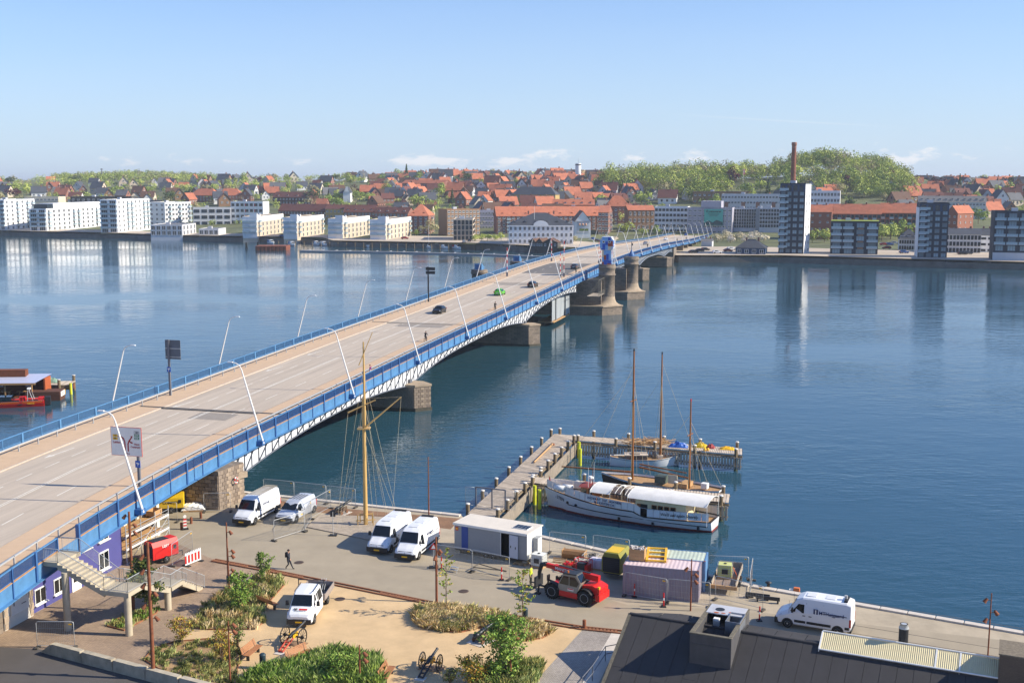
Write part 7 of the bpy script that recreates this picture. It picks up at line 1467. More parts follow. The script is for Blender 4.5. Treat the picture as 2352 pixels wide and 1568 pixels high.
# ---------------------------------------------------------------- jetty and boats
m_deck = M('jetty_boards', '#c0b19e', .9, var=.2, scale=1.5, rand=.16); m_pile = M('jetty_pile', '#75664f', .9, var=.3, scale=2); m_weed = M('weed_pile', '#4d5230', .8, var=.4, scale=3); m_ypile = M('yellow_pile', '#c8cc2a', .6, var=.15, scale=2)
def jetty():
 Z = 1.9; cJ = crop(1700, 1650, .53146); cK = crop(2050, 1650, .36139)
 t = thing('timber_jetty', 'timber jetty with a long arm, a short finger, piles and fender boards', 'jetty', (4, 128, 0)); O = Vector(t.location)
 A = [G(*cJ(*q), Z) for q in ((240, 668), (875, 85), (1012, 130), (432, 700))]
 P1 = [A[1], G(*cK(2352, 285), Z), G(*cK(2352, 352), Z), A[2]]
 P2 = [G(*cJ(722, 400), Z), G(*cJ(2168, 528), Z), G(*cJ(2160, 592), Z), G(*cJ(672, 440), Z)]
 def planks(q, n, along):
  a, b, c, d = q
  for k in range(n):
   f0, f1 = k/n, (k+1)/n-.002-.03/n; z = Vector((0, 0, .06+rnd.uniform(-.006, .006))); v = [a.lerp(b, f0)-O, a.lerp(b, f1)-O, d.lerp(c, f1)-O, d.lerp(c, f0)-O]
   MB(m_deck).add(v+[x+z for x in v], [(7, 6, 5, 4), (0, 1, 5, 4), (1, 2, 6, 5), (2, 3, 7, 6), (3, 0, 4, 7)]).build('plank', t)
 planks(A, 150, 1); planks(P1, 80, 1); planks(P2, 68, 1)
 def edge(a, b, side, slat=True, ps=3.6, cap=True):
  d = (b-a).normalized(); n = Vector((-d.y, d.x, 0))*side; L = (b-a).length
  bm = MB(m_pile); bm.tube([a-O-Vector((0, 0, .2)), b-O-Vector((0, 0, .2))], .14, 4, smooth=False); bm.build('edge_beam', t)
  k = int(L/ps)
  for i in range(k+1):
   p = a+d*(L*(i+.15)/(k+.3))+n*.25; pl = MB(m_pile).lathe(p-O, [(.2, -1.9-3), (.2, .75)], 10).build('pile', t); MB(M('pile_cap', '#d7d3cb', .6)).lathe(p-O+Vector((0, 0, .75)), [(.23, 0), (.23, .07), (.16, .12)], 10).build('pile_cap', pl); MB(m_weed).lathe(p-O, [(.215, -2.9), (.215, -1.3)], 10).build('weed', pl)
  if slat:
   m = int(L/.36)
   for z in (-.35, -1.35): MB(m_pile).tube([a-O+n*.45+Vector((0, 0, z)), b-O+n*.45+Vector((0, 0, z))], .09, 4, smooth=False).build('fender_beam', t)
   for i in range(m): p = a+d*(L*(i+.5)/m)+n*.58; MB(m_woodo).box(p-O+Vector((0, 0, -.95)), (.24, .08, 1.5), rz=math.atan2(d.y, d.x)).build('fender_slat', t)
 edge(A[0], A[1], 1, False, 5); edge(A[3], A[2], -1, True, 3.4); edge(P1[0], P1[1], 1, False, 4.4); edge(P1[3], P1[2], -1, True, 4.4); edge(P2[3], P2[2], -1, True, 5.5); edge(P2[0], P2[1], 1, False, 5.5)
 MB(m_woodo).add([P1[1]-O, P1[2]-O, P1[2]-O-Vector((0, 0, 1.7)), P1[1]-O-Vector((0, 0, 1.7))], [(0, 1, 2, 3), (3, 2, 1, 0)]).build('end_boards', t)
 for q in (cJ(1020, 150), cJ(690, 470), cJ(725, 500), cJ(1028, 200)): p = G(*q, 1.8)+Vector((.6, -.8, 0)); MB(m_ypile).lathe(p-O, [(.2, -4), (.2, .35)], 10).build('yellow_pile', t)
 for i in range(14):
  f = (i+.5)/14; a, b = A[0].lerp(A[1], f), A[3].lerp(A[2], f); MB(m_pile).tube([a-O-Vector((0, 0, .45)), b-O-Vector((0, 0, .45))], .12, 4).build('cross_head', t)
 ga, gb = G(*cJ(300, 615), Z+.06), G(*cJ(515, 640), Z+.06); tg = thing('jetty_gate', 'grey mesh gate with side wings across the landward end of the jetty', 'gate', ga, math.atan2((gb-ga).y, (gb-ga).x)); L = (gb-ga).length
 for x in (0, L*.55, L): MB(m_grey).bx(x-.06, x+.06, -.06, .06, 0, 2.1).build('post', tg)
 MB(m_grey).bx(0, L, -.05, .05, 2.02, 2.12).build('top_rail', tg); mm = M('fence_wire')
 for x0, x1, nm in ((.06, L*.55-.06, 'gate_leaf'), (L*.55+.06, L-.06, 'gate_leaf'), (-1.2, -.06, 'wing'), (L+.06, L+1.1, 'wing')):
  mb = MB(mm); mb.tube([(x0, 0, .1), (x0, 0, 2.0), (x1, 0, 2.0), (x1, 0, .1), (x0, 0, .1)], .022, 4)
  n = int((x1-x0)/.1)
  for k in range(1, n): mb.box((x0+(x1-x0)*k/n, 0, 1.05), (.008, .008, 1.9))
  for z in (.5, 1.0, 1.5): mb.box(((x0+x1)/2, 0, z), (x1-x0, .008, .01))
  mb.build(nm, tg)
 MB(m_wht).box((L*.35, -.03, 1.5), (.4, .02, .3)).build('sign', tg)
 a = G(*cK(100, 435), Z+.12); b = G(*cK(300, 240), Z+.12); sp = thing('timber_spar', 'long pale spar lying along the jetty', 'spar', a); MB(m_wood).tube([(0, 0, .1), b-a+Vector((0, 0, .1))], .1, 7, r1=.13).build('pole', sp); MB(m_rust).lathe(b-a+Vector((0, 0, 0)), [(.28, 0), (.28, .12), (.2, .2)], 10).build('head', sp)
 rg = random.Random(3); p0 = G(*cK(1330, 225), Z+.08)
 mb = MB(m_wood)
 for k in range(90): c = p0+Vector((rg.gauss(0, 1.5), rg.gauss(0, .5), rg.uniform(0, .55))); an = rg.gauss(-.25, .6); mb.box(c, (rg.uniform(1, 3.2), .1, .05), rz=an)
 stuff(mb.build('timber_heap'), 'heap of pale broken timber on the jetty arm behind the masts', 'timber')
 def heap(name, lab, q, w, h, m, seed, cat):
  rg = random.Random(seed); p = G(*cK(*q), Z+.06); t = thing(name, lab, cat, p, math.atan2(-5.5, 21)); n = 9; vs = []
  for i in range(n+1):
   for j in range(n+1): u, v = i/n, j/n; vs.append((w*(u-.5), 1.3*(v-.5), .02+h*(math.sin(math.pi*u)*math.sin(math.pi*v))**.6*rg.uniform(.55, 1.3)))
  MB(m).add(vs, [(i*(n+1)+j, (i+1)*(n+1)+j, (i+1)*(n+1)+j+1, i*(n+1)+j+1) for i in range(n) for j in range(n)]).build('cloth', t)
 heap('tarpaulin', 'blue tarpaulin heap on the jetty arm', (1660, 260), 2.4, .6, M('tarp_blue', '#2f62b4', .5, var=.15), 1, 'tarpaulin'); heap('sail_bag', 'yellow sail bag heap on the jetty arm', (1900, 262), 1.9, .5, M('bag_yellow', '#d6b51c', .6, var=.15), 2, 'sail bag'); heap('sail_bag', 'dark red cloth heap on the jetty arm beside the yellow bags', (2010, 270), 1.0, .45, M('bag_red', '#8e2c30', .7, var=.15), 3, 'cloth heap')
 heap('sail_bag', 'flat yellow and grey gear near the outer end of the jetty arm', (2190, 285), 1.9, .3, m_yel, 4, 'gear')
 for k, q in enumerate(((1945, 290), (1978, 288))): p = G(*cK(*q), Z+.25); o = thing('buoy', 'round yellow buoy by the red cloth on the jetty, '+('left', 'right')[k]+' one of the two', 'buoy', p, 0, 'yellow buoys'); MB(m_yel).lathe((0, 0, -.2), [(.02, 0), (.15, .05), (.22, .2), (.15, .35), (.02, .4)], 10).build('ball', o)
jetty()
class Hull:
 def __init__(s, L, Bm, sheer, fine=2.2, tr=.55):
  s.L, s.B, s.sh, s.fine, s.tr = L, Bm, sheer, fine, tr
 def hb(s, f):
  a = 1-max(0, (.42-f)/.42)**s.fine; b = 1-(1-s.tr)*max(0, (f-.6)/.4)**2; return s.B/2*max(.012, a*b)
 def pt(s, f, z):
  w = s.hb(f); sh = s.sh(f); q = max(0, min(1, (z+.6)/(sh+.6))); flare = (.35+.65*q**.5) if f > .12 else (.25+.75*q); rake = .45*(1-f/.12)*(z/2.2) if f < .12 else 0
  return (s.L*(.5-f)+rake, w*flare, z)
 def build(s, t, bands, deckm, deckdz=.3, n=22):
  fs = [i/n for i in range(n+1)]
  for z0, z1, m, nm in bands:
   def zz(f, z): return s.sh(f)+z[1] if isinstance(z, tuple) else min(z, s.sh(f))
   for sd in (1, -1):
    vs = [];
    for f in fs:
     a, b = zz(f, z0), zz(f, z1)
     for k in range(4): x, y, z = s.pt(f, a+(b-a)*k/3); vs.append((x, y*sd, z))
    MB(m).add(vs, [((4*i+k, 4*i+k+1, 4*i+k+5, 4*i+k+4) if sd < 0 else (4*i+k+4, 4*i+k+5, 4*i+k+1, 4*i+k)) for i in range(n) for k in range(3)], None, None, True).build(nm, t)
   a, b = zz(1, z0), zz(1, z1); p = [s.pt(1, a), s.pt(1, b)]; MB(m).add([p[0], p[1], (p[1][0], -p[1][1], p[1][2]), (p[0][0], -p[0][1], p[0][2])], [(0, 1, 2, 3), (3, 2, 1, 0)]).build('transom', t)
  vs = []
  for f in fs: x, y, z = s.pt(f, s.sh(f)-deckdz); vs += [(x, y, z), (x, -y, z)]
  MB(deckm).add(vs, [(2*i, 2*i+1, 2*i+3, 2*i+2) for i in range(n)]).build('deck', t)
m_hullw = M('hull_white', '#dcdedf', .35, var=.04, scale=.8, stain=.08); m_boot = M('antifouling', '#7c2f26', .7, var=.15); m_teak = M('deck_teak', '#a8855c', .8, var=.15, scale=3); m_varn = M('varnish', '#8a5526', .4, var=.15, scale=3); m_canv = M('canvas', '#dddbd6', .8, var=.08, scale=1.2, stain=.15)
def spar(t, a, b, r0, r1, nm='spar', m=None): MB(m or m_varn).tube([a, b], r0, 8, r1=r1).build(nm, t)
def kysten():
 bow, st = Vector((3.2, 119.1, 0)), Vector((20.2, 110.6, 0)); d = (bow-st).normalized(); c = (bow+st)/2; t = thing('excursion_boat', 'white wooden excursion boat with awnings and a brown wheelhouse, lettered KYSTEN', 'boat', c, math.atan2(d.y, d.x)); L = 18.6
 n_ = Vector((-d.y, d.x, 0)); t.location = c-n_*1.35
 def sheer(f): return 2.3-.78*min(1, f/.5)**.8 if f < .57 else (1.52-.42*min(1, (f-.57)/.05)) if f < .62 else 1.10+.10*((f-.62)/.38)
 H = Hull(L, 4.7, sheer, 2.0, .62); mk = M('rub_black', '#20242c', .5)
 H.build(t, ((-.6, .22, m_boot, 'underbody'), (.22, ('s', -.12), m_hullw, 'hull_side'), (('s', -.12), ('s', 0), mk, 'rubbing_strake')), m_teak, .35, 30)
 mb = MB(mk); mb.tube([(H.pt(f, .95 if f < .55 else .62)[0], H.pt(f, .95 if f < .55 else .62)[1]+.03, (.95-.33*max(0, (f-.15)/.83))) for f in [.15+.83*k/16 for k in range(17)]], .05, 4); mb.build('rub_line', t)
 for f in (.48, .68, .93): x, y, z = H.pt(f, .45); MB(mk).box((x, y+.03, .42), (.26, .06, .5)).build('scupper_plate', t)
 for f in (.15, .21): x, y, z = H.pt(f, 1.3); MB(mk).lathe((0, 0, 0), [(.15, 0), (.15, .05)], 14, X=Matrix.Translation((x, y, 1.32-f)) @ Matrix.Rotation(R(-90), 4, 'X')).build('porthole', t)
 fs = [.015+.972*k/26 for k in range(27)]
 for sd in (1, -1):
  for a, b in zip(fs, fs[1:]):
   if sd > 0 and .595 < a < .625: continue
   p = [H.pt(f, sheer(f)) for f in (a, b)]; v = [(p[0][0]-.02, p[0][1]*sd, p[0][2]+.05), (p[1][0]+.02, p[1][1]*sd, p[1][2]+.05), (p[1][0]+.02, (p[1][1]-.02)*sd, p[1][2]+.82), (p[0][0]-.02, (p[0][1]-.02)*sd, p[0][2]+.82)]
   MB(m_canv if a < .6 else m_hullw).add(v, [(0, 1, 2, 3), (3, 2, 1, 0)]).build('canvas_panel', t)
  mb = MB(m_galv); mb.tube([Vector(H.pt(f, sheer(f)))*1+Vector((0, 0, .86)) if sd > 0 else Vector((H.pt(f, sheer(f))[0], -H.pt(f, sheer(f))[1], sheer(f)+.86)) for f in fs], .025, 5)
  for f in fs[::2]: p = H.pt(f, sheer(f)); mb.tube([(p[0], p[1]*sd, p[2]), (p[0], p[1]*sd, p[2]+.86)], .018, 4)
  mb.build('railing', t)
 def X(f): return L*(.5-f)
 MB(m_varn).bx(X(.30), X(.225), -1.0, 1.0, .9, 3.0).build('wheelhouse', t)
 for y0, y1 in ((.15, .85), (-.85, -.15)): MB(m_glass).bx(X(.225), X(.225)+.03, y0, y1, 2.2, 2.8).build('wheelhouse_window', t)
 MB(m_glass).bx(X(.245)-.3, X(.245)+.3, 1.0, 1.02, 2.2, 2.8).build('wheelhouse_window', t); MB(m_interior).bx(X(.295), X(.275), 1.0, 1.02, 1.2, 2.9).build('door_opening', t)
 MB(M('roof_red', '#8c4038', .6, var=.1)).loft([[(X(.31), y, z), (X(.215), y*1.0, z)] + [] for y, z in ((-1.15, 3.0), (-.8, 3.14), (0, 3.22), (.8, 3.14), (1.15, 3.0))], close=False, caps=False).build('wheelhouse_roof', t)
 MB(m_wht).lathe((X(.26), -.2, 3.15), [(.1, 0), (.1, .5), (.3, .5), (.34, .65), (.2, .8)], 12).build('radar', t); spar(t, (X(.285), .4, 3.1), (X(.285), .4, 5.4), .03, .02, 'aerial', m_rust); spar(t, (X(.30), .7, 3.0), (X(.30), .7, 5.8), .025, .015, 'aerial', m_wht); spar(t, (X(.272), 1.0, 3.0), (X(.272), 1.0, 5.2), .025, .015, 'aerial', m_wht)
 for k, f in enumerate((.10, .13)): MB(m_wht).lathe((0, 0, 0), [(.02, -.6), (.3, -.55), (.3, .55), (.02, .6)], 12, X=Matrix.Translation((X(f), 1.25-.5*k*1.8, sheer(f)+.55)) @ Matrix.Rotation(R(90), 4, 'Y')).build('life_raft', t)
 def awn(f0, f1, z, w, m, nm='awning', hoops=False):
  n = 8; ys = [-w+2*w*j/n for j in range(n+1)]; x0, x1 = X(f1), X(f0)
  if not hoops:
   vs = [(x, y, z+.42*(1-(y/w)**2)-(.18 if abs(y) == w else 0)) for x in (x0, (x0+x1)/2, x1) for y in ys]; MB(m).add(vs, [(i*(n+1)+j, (i+1)*(n+1)+j, (i+1)*(n+1)+j+1, i*(n+1)+j+1) for i in range(2) for j in range(n)], None, None, True).build(nm, t)
  for x in ([x0, x1] if not hoops else [x0+(x1-x0)*k/4 for k in range(5)]): MB(m_wht).tube([(x, y, z+.40*(1-(y/w)**2)) for y in ys], .03, 5).build('awning_hoop', t)
  for x in (x0, x1):
   for y in (-w, w): MB(m_wht).tube([(x, y, .8), (x, y, z)], .025, 5).build('awning_post', t)
 awn(.30, .42, 2.95, 1.75, m_canv); awn(.42, .54, 2.95, 1.75, m_canv, hoops=True); awn(.53, .985, 2.95, 2.0, m_canv)
 mcab = M('cabin_cream', '#d8cda4', .6, var=.05)
 MB(mcab).bx(X(.86), X(.57), -1.6, 1.6, .6, 2.75).build('cabin', t); MB(m_varn).bx(X(.86)-.02, X(.57)+.02, -1.62, 1.62, 1.02, 1.08).build('cabin_trim', t)
 for k in range(4): f = .665+.036*k; w = MB(m_varn).bx(X(f+.03), X(f), 1.6, 1.64, 1.35, 2.25).build('window', t); MB(m_glass).bx(X(f+.026), X(f+.004), 1.635, 1.655, 1.42, 2.18).build('pane', w)
 MB(m_interior).bx(X(.64), X(.60), 1.6, 1.63, .75, 2.2).build('door_opening', t); MB(m_varn).bx(X(.60), X(.58), 1.6, 1.66, .75, 2.2).build('door', t)
 MB(M('locker_green', '#5c7374', .6)).bx(X(.53), X(.46), .3, .9, 1.0, 1.55).build('deck_locker', t); MB(M('cover_grey', '#5b5f63', .8, var=.2)).loft([[(X(.56)+.0, y, z) for y, z in ((.5, 1), (1.5, 1), (1.3, 2.0), (.7, 2.0))], [(X(.525), y, z) for y, z in ((.5, 1), (1.5, 1), (1.2, 1.7), (.8, 1.7))]]).build('covered_gear', t)
 for k, f in enumerate((.35, .385, .43)): MB(m_wood).bx(X(f+.02), X(f), .2, 1.3, 1.35, 1.4).bx(X(f+.015), X(f+.005), .7, .8, .95, 1.35).build('table', t)
 spar(t, (X(.02), 0, 1.9), (X(.0), 0, 3.6), .03, .02, 'flag_staff'); MB(m_red).add([(X(.0), 0, 3.5), (X(.0)-.1, 0, 2.6), (X(.0)-.28, .06, 2.7), (X(.0)-.2, .05, 3.3)], [(0, 1, 2, 3), (3, 2, 1, 0)]).build('flag', t)
 def txt(s, f, z, sz, m, sl=0.):
  p = H.pt(f, z); q = H.pt(f+.05, z); y = Vector(q)-Vector(p); lettering(s, sz, m, t, (p[0], p[1]+.045, z), y+Vector((0, 0, sl)), (0, .10, 1), bold=.012)
 txt('KYSTEN', .085, 1.42, .50, M('ink_grey', '#3a3f4a', .6), -.12);
 f = .40; p = H.pt(f, sheer(f)); lettering('BÅDFART  TLF. 2624 5895', .34, m_navyt, t, (p[0], p[1]+.03, sheer(f)+.60), (-1, .0, -.05), (0, 0, 1), bold=.014); lettering('MS KYSTEN.DK', .34, m_navyt, t, (p[0], p[1]+.03, sheer(f)+.24), (-1, .0, -.05), (0, 0, 1), bold=.014)
 f = .83; p, q = H.pt(f, sheer(f)), H.pt(f+.06, sheer(f)); lettering("We'll sail again Shortly", .42, m_ink, t, (p[0], p[1]+.05, sheer(f)+.45), Vector(q)-Vector(p), (0, 0, 1), bold=.008, shear=.25)
 MB(m_red).bx(X(.93), X(.90), .5, .9, 1.0, 1.3).build('fuel_can', t); MB(m_grass).lathe((X(.915), .9, 1.0), [(.15, 0), (.2, .5), (.05, .9)], 8).build('potted_plant', t)
kysten()
def sailboats():
 a, b = G(1386, 1096, .8), G(1658, 1134, .8); d = (a-b).normalized(); c = (a+b)/2; t = thing('two_mast_ketch', 'brown wooden ketch with two tall varnished masts moored behind the excursion boat', 'sailing boat', (c.x, c.y, 0), math.atan2(d.y, d.x)); L = (a-b).length; sh = lambda f: 1.25+.7*max(0, .4-f)**1.3+.5*max(0, f-.6)**1.5
 H = Hull(L, 4.0, sh, 2.0, .5); H.build(t, ((-.6, .1, m_boot, 'underbody'), (.1, ('s', -.2), M('hull_brown', '#4a3a2e', .6, var=.15), 'hull_side'), (('s', -.2), ('s', 0), m_hullw, 'bulwark')), m_teak, .3)
 Mx = Matrix.Rotation(-math.atan2(d.y, d.x), 4, 'Z')
 def loc(px, py, z): p = G(px, py, z); return Mx @ Vector((p.x-c.x, p.y-c.y, z))
 rg = MB(M('rope'))
 for base, top, r, z in (((1452, 1102), 806, .17, 1.4), ((1582.6, 1121), 921, .14, 1.4)):
  p = loc(*base, z); w = G(*base, z); hz = ZAT(w.x, w.y, top); spar(t, p, (p.x, p.y, hz), r, r*.55, 'mast', m_varn); MB(m_red if top == 921 else m_dark).lathe((p.x, p.y, hz), [(r*.6, 0), (r*.6, .25)], 8).build('mast_cap', t)
  for dx in (-.8, 0, .9):
   for s in (1, -1): rg.tube([(p.x+dx, s*1.9, z), (p.x, p.y, hz-2.5-abs(dx)*1.5)], .018, 3, cap=False)
  rg.tube([(p.x+L*.42, 0, 1.6), (p.x, p.y, hz-1.5)], .018, 3, cap=False)
  MB(m_varn).box((p.x, p.y, z+(hz-z)*.62), (.1, 1.6, .08)).build('spreader', t)
 p1, p3 = loc(1452, 1102, 1.4), loc(1582.6, 1121, 1.4)
 spar(t, (p1.x-.2, 0, 2.6), (p3.x+.6, 0, 2.1), .11, .09, 'boom'); spar(t, (p1.x-.3, .15, 3.0), (p3.x+.9, .2, 2.7), .09, .07, 'gaff'); q = loc(1290, 1071, 2.0); spar(t, (p1.x+.8, 0, 1.9), q, .13, .08, 'bowsprit')
 rg.tube([q, (p1.x, p1.y, 14)], .018, 3, cap=False); rg.tube([(p3.x, p3.y, 9), (-L/2, 0, 1.5)], .018, 3, cap=False); rg.build('rigging', t)
 MB(M('hatch_green', '#4a564e', .7)).bx(p1.x-3.6, p1.x-2.4, -.5, .7, 1.2, 2.0).build('deck_house', t); MB(M('door_cream', '#c4bca4', .7)).bx(p1.x-5.0, p1.x-3.9, .3, .4, 1.3, 2.3).build('door', t); MB(m_wood).bx(p3.x+.5, p1.x-5.4, -1.0, 1.0, 1.1, 1.6).build('deck_house', t); MB(m_wht).bx(p3.x-1.6, p3.x-.9, -.3, .4, 1.2, 1.8).build('locker', t)
 a, b = G(1561, 1066, .3), G(1403, 1066, .3); d = (a-b).normalized(); c = (a+b)/2; t = thing('white_sloop', 'small white wooden sailing boat with one varnished mast inside the jetty arm', 'sailing boat', (c.x, c.y+1.0, 0), math.atan2(d.y, d.x)); L = (a-b).length
 sh = lambda f: .95+1.1*max(0, .4-f)**1.3+.9*max(0, f-.65)**1.3; H = Hull(L, 2.9, sh, 1.8, .3); H.build(t, ((-.6, .0, m_boot, 'underbody'), (.0, ('s', -.16), m_hullw, 'hull_side'), (('s', -.16), ('s', -.1), M('rub_black'), 'rub_line'), (('s', -.1), ('s', 0), m_hullw, 'bulwark')), m_teak, .15)
 MB(M('cabin_dark', '#5a5048', .7, var=.15)).bx(-2.4, .3, -.75, .75, .85, 1.35).build('cabin', t); MB(m_deck).bx(-2.5, .4, -.85, .85, 1.35, 1.42).build('cabin_roof', t); MB(m_woodo).bx(-1.6, -.6, -.5, .4, 1.42, 1.6).build('hatch', t); MB(m_deck).bx(1.6, 2.3, -.4, .4, .9, 1.25).build('hatch', t)
 w = G(1518.8, 1053, 1.0); hz = ZAT(w.x, w.y, 816); mx = (w.x-c.x)*d.x+(w.y-c.y)*d.y; spar(t, (mx, 0, .8), (mx, 0, hz), .15, .08, 'mast'); MB(m_dark).lathe((mx, 0, hz), [(.09, 0), (.09, .3)], 8).build('mast_cap', t); spar(t, (L*.42, 0, 1.3), (L*.5+2.2, 0, 1.5), .1, .07, 'bowsprit', m_deck)
 rg = MB(M('rope'))
 for dx in (-.7, 0, .8):
  for s in (1, -1): rg.tube([(mx+dx, s*1.35, 1.0), (mx, 0, hz-2-abs(dx)*2)], .016, 3, cap=False)
 rg.tube([(L*.5+2, 0, 1.5), (mx, 0, hz-1)], .016, 3, cap=False); rg.tube([(-L/2, 0, 1.2), (mx, 0, hz-3)], .016, 3, cap=False); rg.build('rigging', t)
 a, b = G(96, 930, .2), G(-70, 938, .2); d = (b-a).normalized(); c = (a+b)/2; t = thing('rescue_boat', 'red rescue boat with yellow chequers lettered RESCUE at the left edge', 'boat', (c.x, c.y+1.2, 0), math.atan2(d.y, d.x)); L = (a-b).length
 H = Hull(L, 2.9, lambda f: 1.0, 2.2, .9); H.build(t, ((-.4, .35, m_red, 'hull_side'), (.35, .42, M('rub_black'), 'rub_line'), (.42, .98, m_red, 'hull_side'), (.98, 1.0, m_wht, 'gunwale')), m_dark, .25)
 n = 44
 for i in range(n):
  for j in range(2):
   if (i+j) % 2 or (.50 < i/n < .58): continue
   f = .30+.68*i/n; f2 = f+.68/n; p, q = H.pt(f, .7+.14*j), H.pt(f2, .7+.14*j)
   MB(m_yel).add([(p[0], p[1]+.012, .70+.14*j), (q[0], q[1]+.012, .70+.14*j), (q[0], q[1]+.012, .84+.14*j), (p[0], p[1]+.012, .84+.14*j)], [(0, 1, 2, 3), (3, 2, 1, 0)]).build('yellow_check', t)
 f = .80; p = H.pt(f, .58); MB(m_dark).add([(H.pt(.64, 0)[0], p[1]+.02, .42), (H.pt(.70, 0)[0], p[1]+.02, .42), (H.pt(.70, 0)[0], p[1]+.02, 1.0), (H.pt(.64, 0)[0], p[1]+.02, 1.0)], [(0, 1, 2, 3), (3, 2, 1, 0)]).build('boarding_door', t); lettering('RESCUE', .30, m_yel, t, (H.pt(.82, .58)[0], p[1]+.03, .57), (-1, 0, 0), (0, 0, 1), bold=.02)
 MB(m_black).bx(-L/2-.9, -L/2-.1, -.6, -.1, .1, 1.35).bx(-L/2-.9, -L/2-.1, .1, .6, .1, 1.35).build('outboard_motor', t); MB(m_red).bx(-L/2+.1, -L/2+.9, -.7, .7, .9, 1.3).build('engine_cover', t); MB(m_galv).tube([(-L/2+1.6, .9, .9), (-L/2+2.1, .9, 2.6), (-L/2+2.1, -.9, 2.6), (-L/2+1.6, -.9, .9)], .05, 5).tube([(-L/2+2.4, .9, .9), (-L/2+2.3, .9, 2.6)], .05, 5).build('radar_arch', t); MB(m_wht).box((-L/2+2.2, 0, 2.75), (.5, .8, .2)).build('radar', t); MB(m_glass).bx(-L*.05, L*.2, -.9, .9, .9, 1.7).build('windscreen', t)
 MB(m_red).bx(-L*.24, -L*.15, -.5, .5, .8, 1.5).build('seat', t)
 tr_ = Vector((-76.0, 183.0, 0)); t = thing('raft_house', 'brown timber raft shelter with a pale sheet metal roof behind the rescue boat', 'houseboat', tr_, .06); mbw = M('raft_brown', '#6f3d22', .8, var=.2, scale=2)
 MB(mbw).bx(-13, 0, -2.2, 2.2, -.3, .5).build('pontoon', t); MB(mbw).bx(-13, -.1, 1.9, 2.1, .5, 3.2).build('back_wall', t); MB(M('raft_orange', '#a8552a', .7)).bx(-.25, 0, -.6, 2.1, .5, 3.4).build('end_wall', t)
 MB(M('raft_roof', '#c2c8de', .4, .2, var=.05)).add([(-13.3, -2.6, 3.0), (-.9, -2.6, 3.0), (.2, 2.3, 3.7), (-13.3, 2.3, 3.7)], [(0, 1, 2, 3), (3, 2, 1, 0)]).build('roof', t); MB(m_wood).bx(-13.3, -.9, -2.6, -2.45, 2.7, 2.98).build('eave_beam', t)
 for x in (-11.5, -9.6, -7.7, -5.8, -1.6): MB(m_wood).bx(x-.09, x+.09, -2.3, -2.1, .5, 2.8).build('post', t)
 for x in (-8.5, -4): MB(M('board_lilac', '#c9c2d0', .7)).bx(x, x+.9, 1.85, 1.9, 1.6, 2.6).build('notice_board', t)
 for x in (-8.8, -4.6): MB(m_wood).bx(x, x+3.2, -.6, .4, 1.2, 1.28).bx(x+.3, x+.4, -.4, .2, .5, 1.2).bx(x+2.8, x+2.9, -.4, .2, .5, 1.2).build('table', t)
 MB(mbw).bx(-9.5, -3.5, .6, 2, 3.5, 4.6).build('roof_box', t)
 p = G(118, 918, .1); t = thing('work_barge', 'brown steel barge with a numbered end board moored beside the rescue boat', 'barge', (p.x-.6, p.y+1.0, 0), .1); MB(m_boot.copy() if False else M('barge_brown', '#5b3a2a', .8, var=.2, stain=.3)).loft([[(x, y, z) for y, z in ((-1.4, -.3), (1.4, -.3), (1.5, 1.5), (-1.5, 1.5))] for x in (-3.4, 2.0)]).build('hull', t); MB(m_wht).bx(2.0, 2.06, -1.0, 1.1, .6, 1.4).build('end_board', t); lettering('25', .6, m_ink, t, (2.08, 0, 1.0), (0, 1, 0), (0, 0, 1)); MB(m_yel).bx(2.0, 2.07, 1.12, 1.4, .6, 1.4).build('end_board', t)
 p = G(130, 893, .9); t = thing('mooring_stage', 'small timber mooring stage with capped piles beyond the barge', 'jetty', (p.x, p.y+1.5, 0), .12)
 for k in range(14): MB(m_deck).bx(-5+.5*k, -4.53+.5*k, -1.8, 2.2, 1.5, 1.62).build('plank', t)
 MB(m_pile).bx(-5, 2.05, -1.9, -1.8, .8, 1.6).build('edge_beam', t)
 for x, y in ((-4.6, 2.3), (-1.5, -2.0), (1.7, 2.3), (.4, -2.0)): MB(m_pile).lathe((x, y, -3), [(.25, 0), (.25, 5.5)], 10).build('pile', t); MB(M('pile_cap')).lathe((x, y, 2.5), [(.28, 0), (.28, .1)], 10).build('pile_cap', t)
 MB(m_ypile).lathe((2.2, -1.9, -3), [(.26, 0), (.24, 4.9)], 10).build('yellow_pile', t)
 for s in range(3): MB(m_rust).box((2.12, .2+.3*s, 1.0), (.05, .25, .8)).build('fender_board', t)
 mn = M('net_green', '#7f9c8a', .9, var=.3, scale=4); rg = random.Random(5); n = 8; vs = []
 for i in range(n+1):
  for j in range(n+1): u, v = i/n, j/n; vs.append((3.2*(u-.5), 1.6*(v-.5), .05+.75*(math.sin(math.pi*u)*math.sin(math.pi*v))**.5*rg.uniform(.6, 1.2)))
 tag(MB(mn).add(vs, [(i*(n+1)+j, (i+1)*(n+1)+j, (i+1)*(n+1)+j+1, i*(n+1)+j+1) for i in range(n) for j in range(n)]).build('fishing_net', None, (p.x-2.0, p.y+2.3, 1.62)), 'pale green fishing net heaped on the small mooring stage', 'net')
sailboats()
